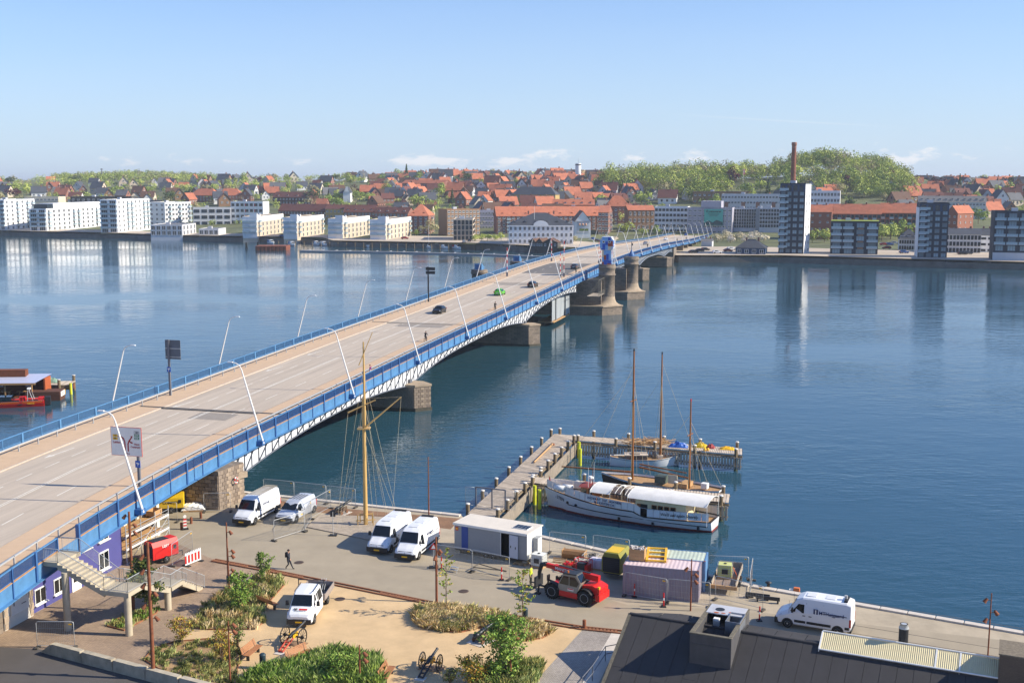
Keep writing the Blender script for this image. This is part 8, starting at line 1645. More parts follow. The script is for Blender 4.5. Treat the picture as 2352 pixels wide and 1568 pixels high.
# ---------------------------------------------------------------- the far bank
def mw(n, c, **k): return M('wall_'+n, c, .85, var=.08, scale=.15, **k)
FW = {'white': mw('white', '#e4e5e6'), 'cream': mw('cream', '#cfc4ae'), 'tan': mw('tan', '#c6b7a3'), 'brick': mw('brick', '#8f6454'), 'dbrick': mw('dbrick', '#5c4138'), 'slate': mw('slate', '#2c3542'), 'orange': mw('orange', '#935d48'), 'brown': mw('brown', '#8f6e50'), 'grey': mw('grey', '#8b8e94'), 'pale': mw('pale', '#c6c7cb'), 'ochre': mw('ochre', '#b59a62'), 'dgrey': mw('dgrey', '#4a4844'), 'navy': mw('navy', '#27405e'), 'lilac': mw('lilac', '#a8a6b4')}
FR = {'red': M('roof_tile_red', '#b06a4e', .9, var=.2, scale=.4, rand=.12), 'dred': M('roof_tile_dark', '#633a32', .85, var=.15, scale=.4, rand=.1), 'black': M('roof_slate', '#42464e', .7, var=.15, scale=.4, rand=.15), 'grey': M('roof_grey', '#6a6a6c', .85, var=.12, scale=.3), 'brown': M('roof_brown', '#5e4436', .85, var=.15, scale=.4, rand=.1), 'green': M('roof_sedum', '#8a9a34', .95, var=.25, scale=.3)}
m_fg = M('far_glass', '#1d2730', .25, var=.3, scale=.25, spec=.5, rand=.6); m_bg = M('balcony_glass', '#9fb4bc', .15, var=.05, spec=.7); m_mul = M('window_frame', '#d9dadb', .5, var=0); m_tfr = M('window_frame_grey', '#59646e', .5, var=0); m_tg = M('tower_glass', '#7d929c', .2, var=.3, scale=.2, rand=.4); m_dfr = M('window_frame_dark', '#31363d', .5, var=0)
_W = {}
def winmesh(w, h, fr, cols=2, rows=1):
 k = (round(w, 2), round(h, 2), fr.name, cols)
 if k not in _W:
  mb = MB(fr); t = min(.14, w*.1)
  mb.bx(-w/2, w/2, -.09, 0, -h/2, h/2, m_tg if fr is m_tfr else m_fg)
  for a, b, c, d in ((-w/2, w/2, h/2-t, h/2), (-w/2, w/2, -h/2, -h/2+t), (-w/2, -w/2+t, -h/2+t, h/2-t), (w/2-t, w/2, -h/2+t, h/2-t)): mb.bx(a, b, -.16, -.091, c, d)
  for i in range(1, cols): x = -w/2+w*i/cols; mb.bx(x-t/2, x+t/2, -.15, -.091, -h/2+t, h/2-t)
  mb.bx(-w/2-.05, w/2+.05, -.2, -.161, -h/2-.08, -h/2)
  _W[k] = mb.mesh('window')
 return _W[k]
_B = {}
def balmesh(w):
 if w not in _B: _B[w] = MB(m_mul).bx(-w/2, w/2, -1.3, 0, -.1, .06).bx(-w/2, w/2, -1.3, -1.25, .061, 1.0, m_bg).bx(-w/2, -w/2+.05, -1.24, 0, .061, 1.0, m_bg).bx(w/2-.05, w/2, -1.24, 0, .061, 1.0, m_bg).mesh('balcony')
 return _B[w]
def facade(t, F, L, h, sp, fr):
 """sp: rows, cols, w, h, (balcony columns), base height"""
 if not sp: return
 rows, cols, w, wh = sp[:4]; bal = sp[4] if len(sp) > 4 else (); b0 = sp[5] if len(sp) > 5 else 0; fr = sp[6] if len(sp) > 6 else fr
 w = min(w, L/cols*.74); st = (h-b0)/rows; me = winmesh(w, wh, fr, 3 if w > 2.4 else 2)
 for r in range(rows):
  for c in range(cols):
   x = L*(c+.5)/cols; z = b0+st*(r+.52); put('window', me, t, mw=F @ Matrix.Translation((x, 0, z)))
   if c in bal and r > 0: put('balcony', balmesh(round(min(L/cols*.95, w+1.2), 1)), t, mw=F @ Matrix.Translation((x, 0, b0+st*r)))
def TG(px, py):
 for k in range(1500):
  d = 440+k; p = TER(px, d); p.z = max(2.4, p.z+.2)
  if PROJ(p)[1] <= py: break
 return p
def left_(p): return len(p) > 2 and p[2][0]-p[1][0] > p[1][0]-p[0][0]
def fb(name, label, pts, ytop, wall, roof=('flat', 0, 'grey'), f1=None, f2=None, dep=12, z0=2.3, cat='building', fr=None, dorm=0, grp=None, ang=None):
 fr = fr or m_mul; P = [TG(*q) for q in pts]; side = None
 if len(pts) > 2 and pts[2][0]-pts[1][0] > pts[1][0]-pts[0][0]: A, Cc, side = P[1], P[2], pts[0][0]
 else: A, Cc = P[0], P[1]; side = pts[2][0] if len(pts) > 2 else None
 if ang is None and pts[0][0] > 1570 and not left_(pts): ang = -17
 if ang is not None:
  u = Vector((math.cos(R(ang)), math.sin(R(ang)), 0)); Cc = A.copy(); e_ = (pts[2] if A is P[1] else pts[1])[0]
  while PROJ(Cc)[0] < e_: Cc = Cc+u*.25
 ex = Cc-A; ex.z = 0; L = ex.length; a = math.atan2(ex.y, ex.x); ex = ex.normalized(); ey = Vector((-ex.y, ex.x, 0)); W = dep; left = A is not P[0]
 if side:
  W = 4.; q0 = A if left else Cc
  while W < 30 and ((PROJ(q0+ey*W)[0] > side) if left else (PROJ(q0+ey*W)[0] < side)): W += .5
 z0 = A.z; h = ZAT(A.x, A.y, ytop)-z0; t = thing(name, label, cat, A, a, grp); wm = FW[wall]
 if left: f1, f2 = f2, f1
 MB(wm).bx(0, L, 0, W, -4, h).build('wall', t)
 k, rise, rc = roof; rm = FR[rc]; o = .4; mb = MB(rm)
 if k == 'flat': MB(rm).bx(.3, L-.3, .3, W-.3, h, h+.12).build('roof', t); [MB(wm).bx(*q, h, h+.45).build('parapet', t) for q in ((0, L, 0, .28), (0, L, W-.28, W), (0, .28, .28, W-.28), (L-.28, L, .28, W-.28))]; MB(FW['pale']).bx(L*.3, L*.3+2.4, W*.4, W*.4+2, h+.12, h+1.6).build('roof_plant', t)
 elif k == 'gable': mb.add([(-o, -o, h), (L+o, -o, h), (L+o, W/2, h+rise), (-o, W/2, h+rise), (-o, W+o, h), (L+o, W+o, h)], [(0, 1, 2, 3), (3, 2, 5, 4), (0, 4, 5, 1)]); mb.build('roof', t); MB(wm).add([(0, 0, h), (0, W, h), (0, W/2, h+rise-.2), (L, 0, h), (L, W, h), (L, W/2, h+rise-.2)], [(0, 2, 1), (3, 4, 5)]).build('gable', t)
 elif k == 'gfront': mb.add([(-o, -o, h), (-o, W+o, h), (L/2, W+o, h+rise), (L/2, -o, h+rise), (L+o, -o, h), (L+o, W+o, h)], [(1, 0, 3, 2), (3, 4, 5, 2), (0, 1, 5, 4)]); mb.build('roof', t); MB(wm).add([(0, -.02, h), (L, -.02, h), (L/2, -.02, h+rise-.15)], [(0, 1, 2)]).build('gable', t)
 elif k == 'hip': q = min(L, W)*.45; mb.add([(-o, -o, h), (L+o, -o, h), (L+o, W+o, h), (-o, W+o, h), (q, W/2, h+rise), (L-q, W/2, h+rise)], [(0, 1, 5, 4), (1, 2, 5), (2, 3, 4, 5), (3, 0, 4), (3, 2, 1, 0)]); mb.build('roof', t)
 if k in ('gable', 'hip'): [MB(FW['brick']).bx(L*f, L*f+.8, W/2-.3, W/2+.3, h+rise-.8, h+rise+.9).build('chimney', t) for f in (.3, .7)]
 for i in range(dorm):
  x = L*(i+.5)/dorm; d = MB(FW['white']).bx(x-.8, x+.8, W*.12, W*.4, h+.2, h+1.7).build('dormer', t); MB(rm).add([(x-1, W*.1, h+1.7), (x+1, W*.1, h+1.7), (x, W*.1, h+2.4), (x-1, W*.42, h+1.7), (x+1, W*.42, h+1.7), (x, W*.42, h+2.4)], [(0, 1, 2), (0, 2, 5, 3), (2, 1, 4, 5)]).build('dormer_roof', d); put('window', winmesh(1.1, 1.0, m_mul), d, mw=Matrix.Translation((x, W*.12, h+1.0)))
 facade(t, Matrix.Identity(4), L, h, f1, fr)
 if f2: facade(t, Matrix.Translation((0, W, 0)) @ Matrix.Rotation(R(-90), 4, 'Z') if left else Matrix.Translation((L, 0, 0)) @ Matrix.Rotation(R(90), 4, 'Z'), W, h, f2, fr)
 return t, L, W, h
def city():
 GL = (2, 3.6, 2.3)
 fb('apartment_block', 'white apartment block cut by the left edge of the view', [(-30, 530), (12, 529), (82, 524)], 460, 'white', f1=(7, 4, 3.2, 2.1, (1, 2, 3)), f2=(7, 6, 1.9, 1.8, (2, 4, 5)))
 t, L, W, h = fb('apartment_block', 'long white apartment block with a recessed glazed penthouse, second from the left', [(71, 531.5), (107, 531), (238, 519)], 481, 'white', f1=(5, 2, 4, 2.3, (0, 1)), f2=(5, 12, 2.4, 1.9, (0, 5, 6, 10))); MB(FW['white']).bx(12, L-.5, 1, W-1, h, h+3.6).build('penthouse', t); MB(m_fg).bx(4, 11.9, 1, W-1, h+.2, h+3.2).build('penthouse_glass', t)
 fb('apartment_block', 'tallest white apartment block with glazed balconies at its left end', [(234, 535), (270, 535), (345, 527)], 460, 'white', f1=(7, 2, 4, 2.4, (0, 1)), f2=(7, 8, 1.9, 1.8, (2, 3, 6, 7)))
 fb('apartment_block', 'white apartment block behind the black glazed pavilion', [(344, 521), (380, 520), (440, 512)], 466, 'white', f1=(5, 3, 2.0, 1.6), f2=(5, 8, 2.0, 1.8, (1, 4, 7)))
 fb('glazed_pavilion', 'low waterfront pavilion with black glass panels in a white frame', [(345, 541.5), (418, 541.5), (454, 538)], 518, 'pale', f1=(2, 6, 2.9, 2.6), f2=(2, 4, 2.6, 2.6))
 fb('ramp_pavilion', 'low dark glass pavilion with a sloping ramp on the quay', [(456, 541), (501, 541), (519, 538)], 527, 'pale', f1=(1, 4, 2.6, 2.6))
 fb('dark_apartments', 'dark clad apartment building behind the second white block', [(165, 512), (305, 512)], 453, 'dgrey', ('flat', 0, 'black'), (5, 12, 1.8, 1.4), z0=4, dep=14); fb('white_apartments', 'white building with a black roof behind the leftmost white blocks', [(59, 512), (137, 512)], 453, 'cream', ('flat', 0, 'black'), (5, 9, 2, 1.4), z0=4, dep=14)
 fb('grey_apartments', 'grey white apartment row with wide dark windows left of the red panels', [(444, 520), (531, 518)], 478, 'pale', ('flat', 0, 'black'), (3, 5, 4, 2.2), fr=m_dfr); t, L, W, h = fb('panelled_apartments', 'white apartment building with red panels between its windows', [(531, 517), (605, 516)], 464, 'white', ('flat', 0, 'grey'), (4, 7, 2.2, 1.9), fr=m_dfr)
 for c in (3, 5):
  for r in range(4): MB(m_red).bx(L*(c+.1)/7, L*(c+.3)/7, -.1, -.01, h*(r+.25)/4, h*(r+.75)/4).build('red_panel', t)
 for i, (a, c, b, y0) in enumerate(((560, 590, 651, 545), (652, 682, 744, 547), (755, 787, 849, 549.5), (852, 886, 944, 552))):
  t, L, W, h = fb('pavilion_block', 'glazed pavilion block with a pale brick side, '+('leftmost of four', 'second from left of four', 'third from left of four', 'rightmost of four')[i], [(a, y0), (c, y0), (b, y0-11)], y0-46, 'tan', ('flat', 0, 'grey'), (4, 2, 3.6, 2.5, (0, 1)), (4, 7, 2.2, 2.2, (0, 6), 0), grp='waterfront pavilion blocks')
  MB(FW['white']).bx(.5, L, -.1, 0, h*.76, h+.3).build('white_storey', t); MB(FW['white']).bx(-.12, 0, 0, W, -.5, h+.4).build('white_end', t); MB(FW['white']).loft([[(0, y, h), (6, y, h), (6, y, h+.6), (0, y, h+2.2)] for y in (-.1, W*.5)]).build('mono_roof', t)
 fb('terraced_flats', 'long dark brick row with a wine red roof behind the pavilion blocks', [(640, 512), (750, 512)], 484, 'dbrick', ('gable', 5, 'dred'), (3, 16, 1.1, 1.3), dep=11); fb('flat_block', 'olive grey flat roofed block between the red roofed rows', [(748, 514), (792, 514)], 480, 'ochre', ('gable', 3, 'dred'), (3, 5, 1.4, 1.4)); fb('terraced_flats', 'red brick row with dormers behind the third pavilion block', [(790, 516), (862, 516)], 487, 'brick', ('gable', 5, 'dred'), (3, 9, 1.2, 1.4), dep=11, dorm=4); fb('terraced_flats', 'red brick row with grey dormers behind the fourth pavilion block', [(860, 517), (937, 517)], 489, 'brick', ('gable', 4, 'dred'), (3, 9, 1.2, 1.4), dep=11, dorm=4)
 fb('corner_house', 'red brick corner building with a tall orange hipped roof', [(937, 537), (984, 537), (998, 531)], 496, 'brick', ('hip', 7, 'red'), (5, 4, 1.4, 1.4), (5, 3, 1.4, 1.4, (1,)), dorm=2)
 fb('office_block', 'brown brick office block left of the customs house, set back behind the glass one', [(1027, 541), (1102, 539)], 482, 'brown', f1=(6, 9, 1.6, 1.4)); fb('glass_office', 'black glazed waterfront office block with a cream stair tower', [(1041, 553), (1086, 553), (1117, 547)], 505, 'tan', f1=(4, 5, 2.6, 2.3), f2=(4, 4, 2.6, 1.9), fr=m_dfr); fb('grey_flats', 'grey flat block between the brick office and the long orange roof', [(1100, 528), (1162, 526)], 485, 'lilac', f1=(4, 9, 1.4, 1.4))
 fb('long_brick_flats', 'very long brick building with an orange tiled roof behind the customs house', [(1141, 537), (1380, 532)], 497, 'brick', ('gable', 6, 'red'), (5, 22, 1.5, 1.4, (2, 6)), dep=14, dorm=9)
 t, L, W, h = fb('customs_house', 'white classical customs house with a black hipped roof and round pediment', [(1168, 562), (1317, 562), (1333, 556)], 518, 'white', ('hip', 6.2, 'black'), (3, 14, 1.25, 1.9), (3, 5, 1.2, 1.8), dorm=6)
 MB(FW['white']).add([(L/2+3.9*math.cos(math.pi*k/10), -.35, h+2.4*math.sin(math.pi*k/10)) for k in range(11)]+[(L/2+3.9*math.cos(math.pi*k/10), 1.5, h+2.4*math.sin(math.pi*k/10)) for k in range(11)], [tuple(range(10, -1, -1))]+[(k, k+1, k+12, k+11) for k in range(10)]).build('pediment', t); MB(FW['white']).bx(-.3, L+.3, -.4, -.02, h-.5, h).build('cornice', t); MB(m_interior).bx(L/2-.9, L/2+.9, -.14, 0, 0, 3.2).build('door', t); MB(m_wht).lathe((L*.4, 2, h+3), [(.08, 0), (.05, 7)], 6).build('flagpole', t)
 t, L, W, h = fb('gable_house', 'brick and white gabled house with a large advertisement on its end wall', [(1320, 546), (1357, 546), (1374, 540)], 509, 'white', ('gfront', 6, 'brown'), None, (4, 5, 1.3, 1.5)); MB(FW['pale']).bx(L*.12, L*.88, -.12, 0, h*.3, h*1.05).build('advert_board', t); MB(m_grass).bx(L*.3, L*.85, -.16, -.12, h*.42, h*.56).build('advert_print', t); [MB(m_skin).lathe((L*(.3+.2*k), -.14, h*.75), [(.01, 0), (.5, .2), (.55, .9), (.3, 1.3), (.01, 1.4)], 8).build('advert_print', t) for k in range(3)]
 fb('brick_flats', 'brick flats with bay windows right of the gabled advertisement house', [(1374, 541), (1397, 541), (1419, 535)], 488, 'brick', ('gable', 4, 'red'), (5, 3, 1.6, 1.5), (5, 5, 1.5, 1.6, (2,))); fb('shop_block', 'long block with a dark flat roof behind the gabled advertisement house', [(1265, 518), (1420, 514)], 477, 'brick', ('flat', 0, 'grey'), (4, 14, 1.4, 1.4), dep=18); fb('terraced_flats', 'orange roofed row with small gables above the long brick building', [(1270, 502), (1365, 500)], 471, 'orange', ('gable', 4, 'red'), (2, 10, 1.2, 1.2), z0=6, dorm=5); fb('hipped_house', 'tall red hipped roof house left of the brown building', [(1392, 512), (1446, 510)], 474, 'brick', ('hip', 7, 'red'), (3, 6, 1.2, 1.2), z0=4, dorm=3)
 fb('brown_building', 'brown plastered building with tall round headed windows and a red roof', [(1443, 530), (1503, 528)], 483, 'brown', ('gable', 3, 'red'), (3, 6, 1.3, 2.2)); fb('white_offices', 'white modernist office block left of the scaffolded building', [(1503, 536), (1579, 533)], 476, 'white', f1=(5, 9, 2.0, 1.5), fr=m_dfr)
 t, L, W, h = fb('sheeted_building', 'building wrapped in grey scaffold sheeting with a turquoise renovation banner', [(1579, 538), (1680, 534)], 478, 'lilac', f1=(5, 9, 2.0, 1.0)); MB(FW['lilac']).bx(L*.3, L*.75, 0, W, h, h+4.2).build('upper_storey', t); sc = MB(m_galv)
 for k in range(14): sc.tube([(L*k/13, -.9, 0), (L*k/13, -.9, h+.8)], .06, 4)
 for r in range(6): sc.tube([(0, -.9, h*r/5), (L, -.9, h*r/5)], .05, 4)
 for k in range(0, 13, 3):
  for r in range(5): sc.tube([(L*k/13, -.9, h*r/5), (L*(k+1)/13, -.9, h*(r+1)/5)], .04, 4)
 sc.build('scaffold', t); mt = M('banner_teal', '#4fae9f', .6, var=.04); bn = MB(mt).bx(L*.38, L*.80, -1.15, -1.05, h*.35, h*.97).build('banner', t); x = L*.59
 put('lettering', textmesh('Vi renoverer', 1.75, m_ink, bold=.03), bn, mw=frame((x, -1.18, h*.88), (1, 0, 0), (0, 0, 1))); [MB(m_ink).bx(x-3.5+.4*k, x+3.5-.4*k, -1.17, -1.15, h*(.80-.035*k), h*(.812-.035*k)).build('text_line', bn) for k in range(4)]; MB(M('banner_dark', '#274d50', .6)).loft([[(L*.38+.1, y, h*.36), (L*.8-.1, y, h*.36), (L*.8-.1, y, h*.48), (L*.66, y, h*.56), (L*.57, y, h*.46), (L*.48, y, h*.53), (L*.38+.1, y, h*.44)] for y in (-1.17, -1.15)]).build('banner_print', bn)
 fb('grid_offices', 'pale concrete grid office block beside the banner', [(1680, 535), (1735, 535)], 480, 'pale', f1=(6, 10, 1.7, 1.5, (), 3), fr=m_dfr); fb('pillar_block', 'narrow grey block between two office fronts left of the dark tower', [(1735, 535), (1744, 535)], 480, 'grey', dep=10); fb('brick_offices', 'red brick and white banded offices left of the dark tower', [(1744, 535), (1794, 534)], 479, 'pale', f1=(5, 8, 1.9, 1.5, (), 3), fr=m_dfr)
 t, L, W, h = fb('slab_flats', 'long white slab of flats with brick bays behind the offices', [(1656, 508), (1800, 506)], 447, 'pale', f1=(5, 20, 2.0, 1.6), z0=5, dep=12); [MB(FW['brick']).bx(L*a, L*(a+.06), -.3, 0, 0, h*.72).build('brick_bay', t) for a in (.05, .32, .55, .8)]
 fb('white_slab', 'white office slab with window bands right behind the dark tower', [(1852, 522), (1926, 520)], 440, 'white', f1=(6, 10, 2.1, 1.9), dep=12)
 for lab, pts, yt, f1, f2, an in (('tall dark tower with glazed left bays in front of the brick chimney', [(1790, 583), (1844, 583), (1857, 578)], 423, (11, 4, 1.9, 1.7, (0,)), (9, 2, 1, 1.2), -30), ('tall dark tower with a blue glass top storey near the right', [(2111, 592.5), (2173, 591.5)], 468, (9, 4, 2.0, 1.7, (0,)), None, -14)):
  t, L, W, h = fb('dark_tower', lab, pts, yt, 'slate', f1=f1, f2=f2, dep=13, ang=an, fr=m_tfr); MB(FW['white']).bx(L, L+.1, .1, W, 0, h).build('white_side', t) if f2 else MB(FW['white']).bx(-.1, 0, .1, W, 0, h*.93).build('white_side', t)
  for r in range(1, 11 if f2 else 9): k = (h/(11 if f2 else 9)); MB(m_bg).bx(.2, L*.36, -.9, -.15, k*r+.05, k*r+1.1).build('bay_glass', t)
  MB(FW['navy']).bx(.1, L-.1, -.25, 0, h-3.2, h-.2).build('top_storey', t); [MB(m_fg).bx(L*(.05+.24*k), L*(.21+.24*k), -.3, -.25, h-2.9, h-.5).build('top_window', t) for k in range(4)]
 t, L, W, h = fb('dark_block', 'dark four storey block with a green sedum roof beside the tower', [(1909, 584), (2014, 584)], 510, 'slate', ('flat', 0, 'green'), (5, 4, 3.4, 2.1, (0, 1, 3)), dep=13, fr=m_tfr); MB(FR['green']).bx(-.1, L+.1, -.15, W, h+.45, h+.6).build('sedum_edge', t); MB(FW['brown']).bx(L*.57, L*.69, -.05, 0, 0, h*.97).build('brown_bay', t)
 t, L, W, h = fb('dark_block', 'dark balconied block cut by the right edge of the view', [(2284, 599), (2420, 597)], 487, 'slate', f1=(5, 5, 3.0, 2.2, (0, 1, 2, 3), 3.5), dep=14, fr=m_tfr); MB(FW['pale']).bx(0, L, -.2, 0, 0, 3.4).build('plinth', t)
 for lab, pts, yt, k in (('red brick flats with an orange roof behind the dark four storey block', [(1903, 541), (2021, 541)], 491, 12), ('red brick flats with an orange roof left of the second dark tower', [(2022, 541), (2112, 540)], 489, 9)): fb('brick_flats', lab, pts, yt, 'orange', ('gable', 5.5, 'red'), (4, k, 2.2, 1.7, tuple(range(0, k, 2))), dep=12, fr=m_dfr, z0=3)
 fb('brick_gable_flats', 'red brick end block with small square windows right of the first tower', [(1857, 549), (1908, 549)], 487, 'orange', ('gable', 4, 'red'), (4, 3, 1.1, 1.0), dep=12); fb('brick_gable_flats', 'red brick end block with small square windows right of the second tower', [(2173, 547), (2199, 547), (2235, 541)], 491, 'orange', ('gable', 4.5, 'red'), (4, 2, 1.2, 1.2), (4, 3, 1.1, 1.0))
 fb('white_works', 'white works building with a black roof right of the second tower', [(2174, 581), (2251, 581)], 538, 'white', ('gable', 2.6, 'black'), (3, 10, 1.7, 1.8), dep=13, fr=m_dfr); fb('white_works', 'lower white works wing with long window bands beside the right edge block', [(2251, 581), (2283, 580)], 541, 'white', ('gable', 3, 'black'), (3, 2, 5, .9), dep=16, fr=m_dfr); fb('mansard_house', 'white house with a black mansard roof left of the second tower', [(2067, 575), (2110, 578)], 549, 'white', ('hip', 4.5, 'black'), (2, 8, .9, 1.6), fr=m_dfr, dorm=3)
 t, L, W, h = fb('gabled_row', 'long row with white gabled dormers on the slope above the second tower', [(2108, 498), (2262, 498)], 464, 'pale', ('gable', 4, 'grey'), (3, 20, 2.2, 1.4), z0=8, dorm=11); fb('flat_red_row', 'low red brick school like building on the slope above the offices', [(1590, 470), (1720, 468)], 441, 'brown', ('flat', 0, 'grey'), (2, 12, 1.6, 1.2), z0=14)
 fb('school', 'grey school with a dark roof on the slope above the long orange roof', [(1175, 475), (1275, 474)], 447, 'ochre', ('hip', 6, 'black'), (3, 12, 1.3, 1.4), z0=12); fb('terraced_flats', 'row of pink red roofed flats near the skyline left of centre', [(925, 442), (1020, 442)], 421, 'brick', ('gable', 3, 'red'), (2, 12, 1.6, 1.4), z0=30); fb('terraced_flats', 'long low brick houses with a wine red roof above the pavilion blocks', [(628, 470), (715, 470)], 453, 'dbrick', ('gable', 4.5, 'dred'), (2, 12, 1.4, 1.2), z0=12, dorm=4)
 t, L, W, h = fb('stepped_church', 'small white church with a stepped gable among the trees', [(789, 464), (806, 464)], 443, 'white', ('gfront', 5, 'black'), None, dep=14, z0=14, cat='church'); [MB(FW['white']).bx(L*.5-1.6+.5*k, L*.5+1.6-.5*k, -.4, .1, h+1+1.4*k, h+2.4+1.4*k).build('gable_step', t) for k in range(3)]
 for lab, pts, yt, rc in (('orange hipped roof brick villa above the pavilion row, left of a pair', [(438, 462), (496, 462)], 449, 'red'), ('orange hipped roof brick villa above the pavilion row, right of a pair', [(499, 463), (556, 463)], 449, 'red')): fb('brick_villa', lab, pts, yt, 'brick', ('hip', 6, rc), (2, 8, 1.2, 1.3), z0=12)
 t, L, W, h = fb('water_pavilion', 'dark blue timber pavilion with a pyramid roof on the quay beside the bridge', [(1691, 585), (1757, 584)], 569, 'navy', ('hip', 3.6, 'black'), (1, 4, 1.8, 1.8), dep=11); fb('toilet_shed', 'small grey shed under the bridge end', [(1612, 567), (1634, 566)], 553, 'pale', ('gable', 1, 'grey'), None, dep=6)
 for i, x in enumerate((1216, 1232, 1247)): fb('marina_shed', 'small black timber harbour shed by the customs house, '+('left', 'middle', 'right')[i]+' of three', [(x, 566+i), (x+(15 if i < 2 else 34), 566.5+i)], 557, 'dgrey', ('gfront', 2.2, 'brown'), (1, 3, .9, 1.2), dep=7, cat='shed')
 p = G(1816.5, 560, 2.3); b = Vector((p.x, p.y, 2.3)); H2 = ZAT(b.x, b.y, 327)-2.3; t = thing('factory_chimney', 'tall red brick factory chimney behind the dark tower', 'chimney', b); MB(brickmat('chimney_red', '#8a4a38', '#75402f', '#8a6a58', 2, .5, .2, swap=True)).lathe((0, 0, 0), [(1.75, 0), (1.15, H2-1.5)], 20).build('shaft', t); MB(FW['brick']).lathe((0, 0, H2-1.5), [(1.25, -1.6), (1.3, -1.4), (1.2, -1.2), (1.2, -.2), (1.4, 0), (1.4, 1.0), (1.25, 1.5)], 20).build('crown', t)
 p = TER(1327, 1100); H2 = ZAT(p.x, p.y, 375.5)-p.z; t = thing('water_tower', 'white cylindrical water tower on the hilltop', 'water tower', p); MB(FW['white']).lathe((0, 0, -2), [(2.5, 0), (2.4, H2*.45)], 20).lathe((0, 0, H2*.42), [(2.8, 0), (2.8, H2*.52), (2.6, H2*.58)], 20).build('shaft', t); MB(m_fg).lathe((0, 0, H2*.9), [(2.85, 0), (2.85, H2*.05)], 20).build('window_band', t); MB(m_grey).lathe((0, 0, H2), [(.15, 0), (.05, 5)], 6).build('aerial', t)
 fb('clinic', 'long low white building beside the water tower on the hilltop', [(1312, 414), (1396, 412)], 401, 'white', f1=(2, 12, 3.0, 1.6), z0=37.2); fb('clinic', 'brown flat roofed building behind the water tower on the hilltop', [(1336, 412), (1420, 411)], 391, 'brown', ('flat', 0, 'black'), (2, 12, 2.6, 1.6), z0=38.2)
 p = TER(239.5, 1500); H2 = ZAT(p.x, p.y, 389)-p.z; t = thing('radio_mast', 'thin grey radio mast in front of the wooded hill at the left', 'mast', p); MB(m_grey).lathe((0, 0, -1), [(1.0, 0), (.5, H2)], 6).build('lattice', t); [MB(m_grey).lathe((0, 0, H2*f), [(1.5, 0), (1.5, 1.6)], 8).build('antenna', t) for f in (.6, .95)]
 p = TER(1704, 905); t = thing('flagpole', 'white flagpole with a red and white flag on the meadow', 'flagpole', p); H2 = ZAT(p.x, p.y, 388)-p.z; MB(m_wht).lathe((0, 0, 0), [(.15, 0), (.1, H2)], 6).build('pole', t); f = MB(m_red).bx(.1, 1.6, -.05, .05, H2-4.5, H2-.3).build('flag', t); MB(m_wht).bx(.1, 1.61, -.06, .06, H2-2.4, H2-1.9).bx(.6, .95, -.06, .06, H2-4.4, H2-.4).build('flag_cross', f)
city()
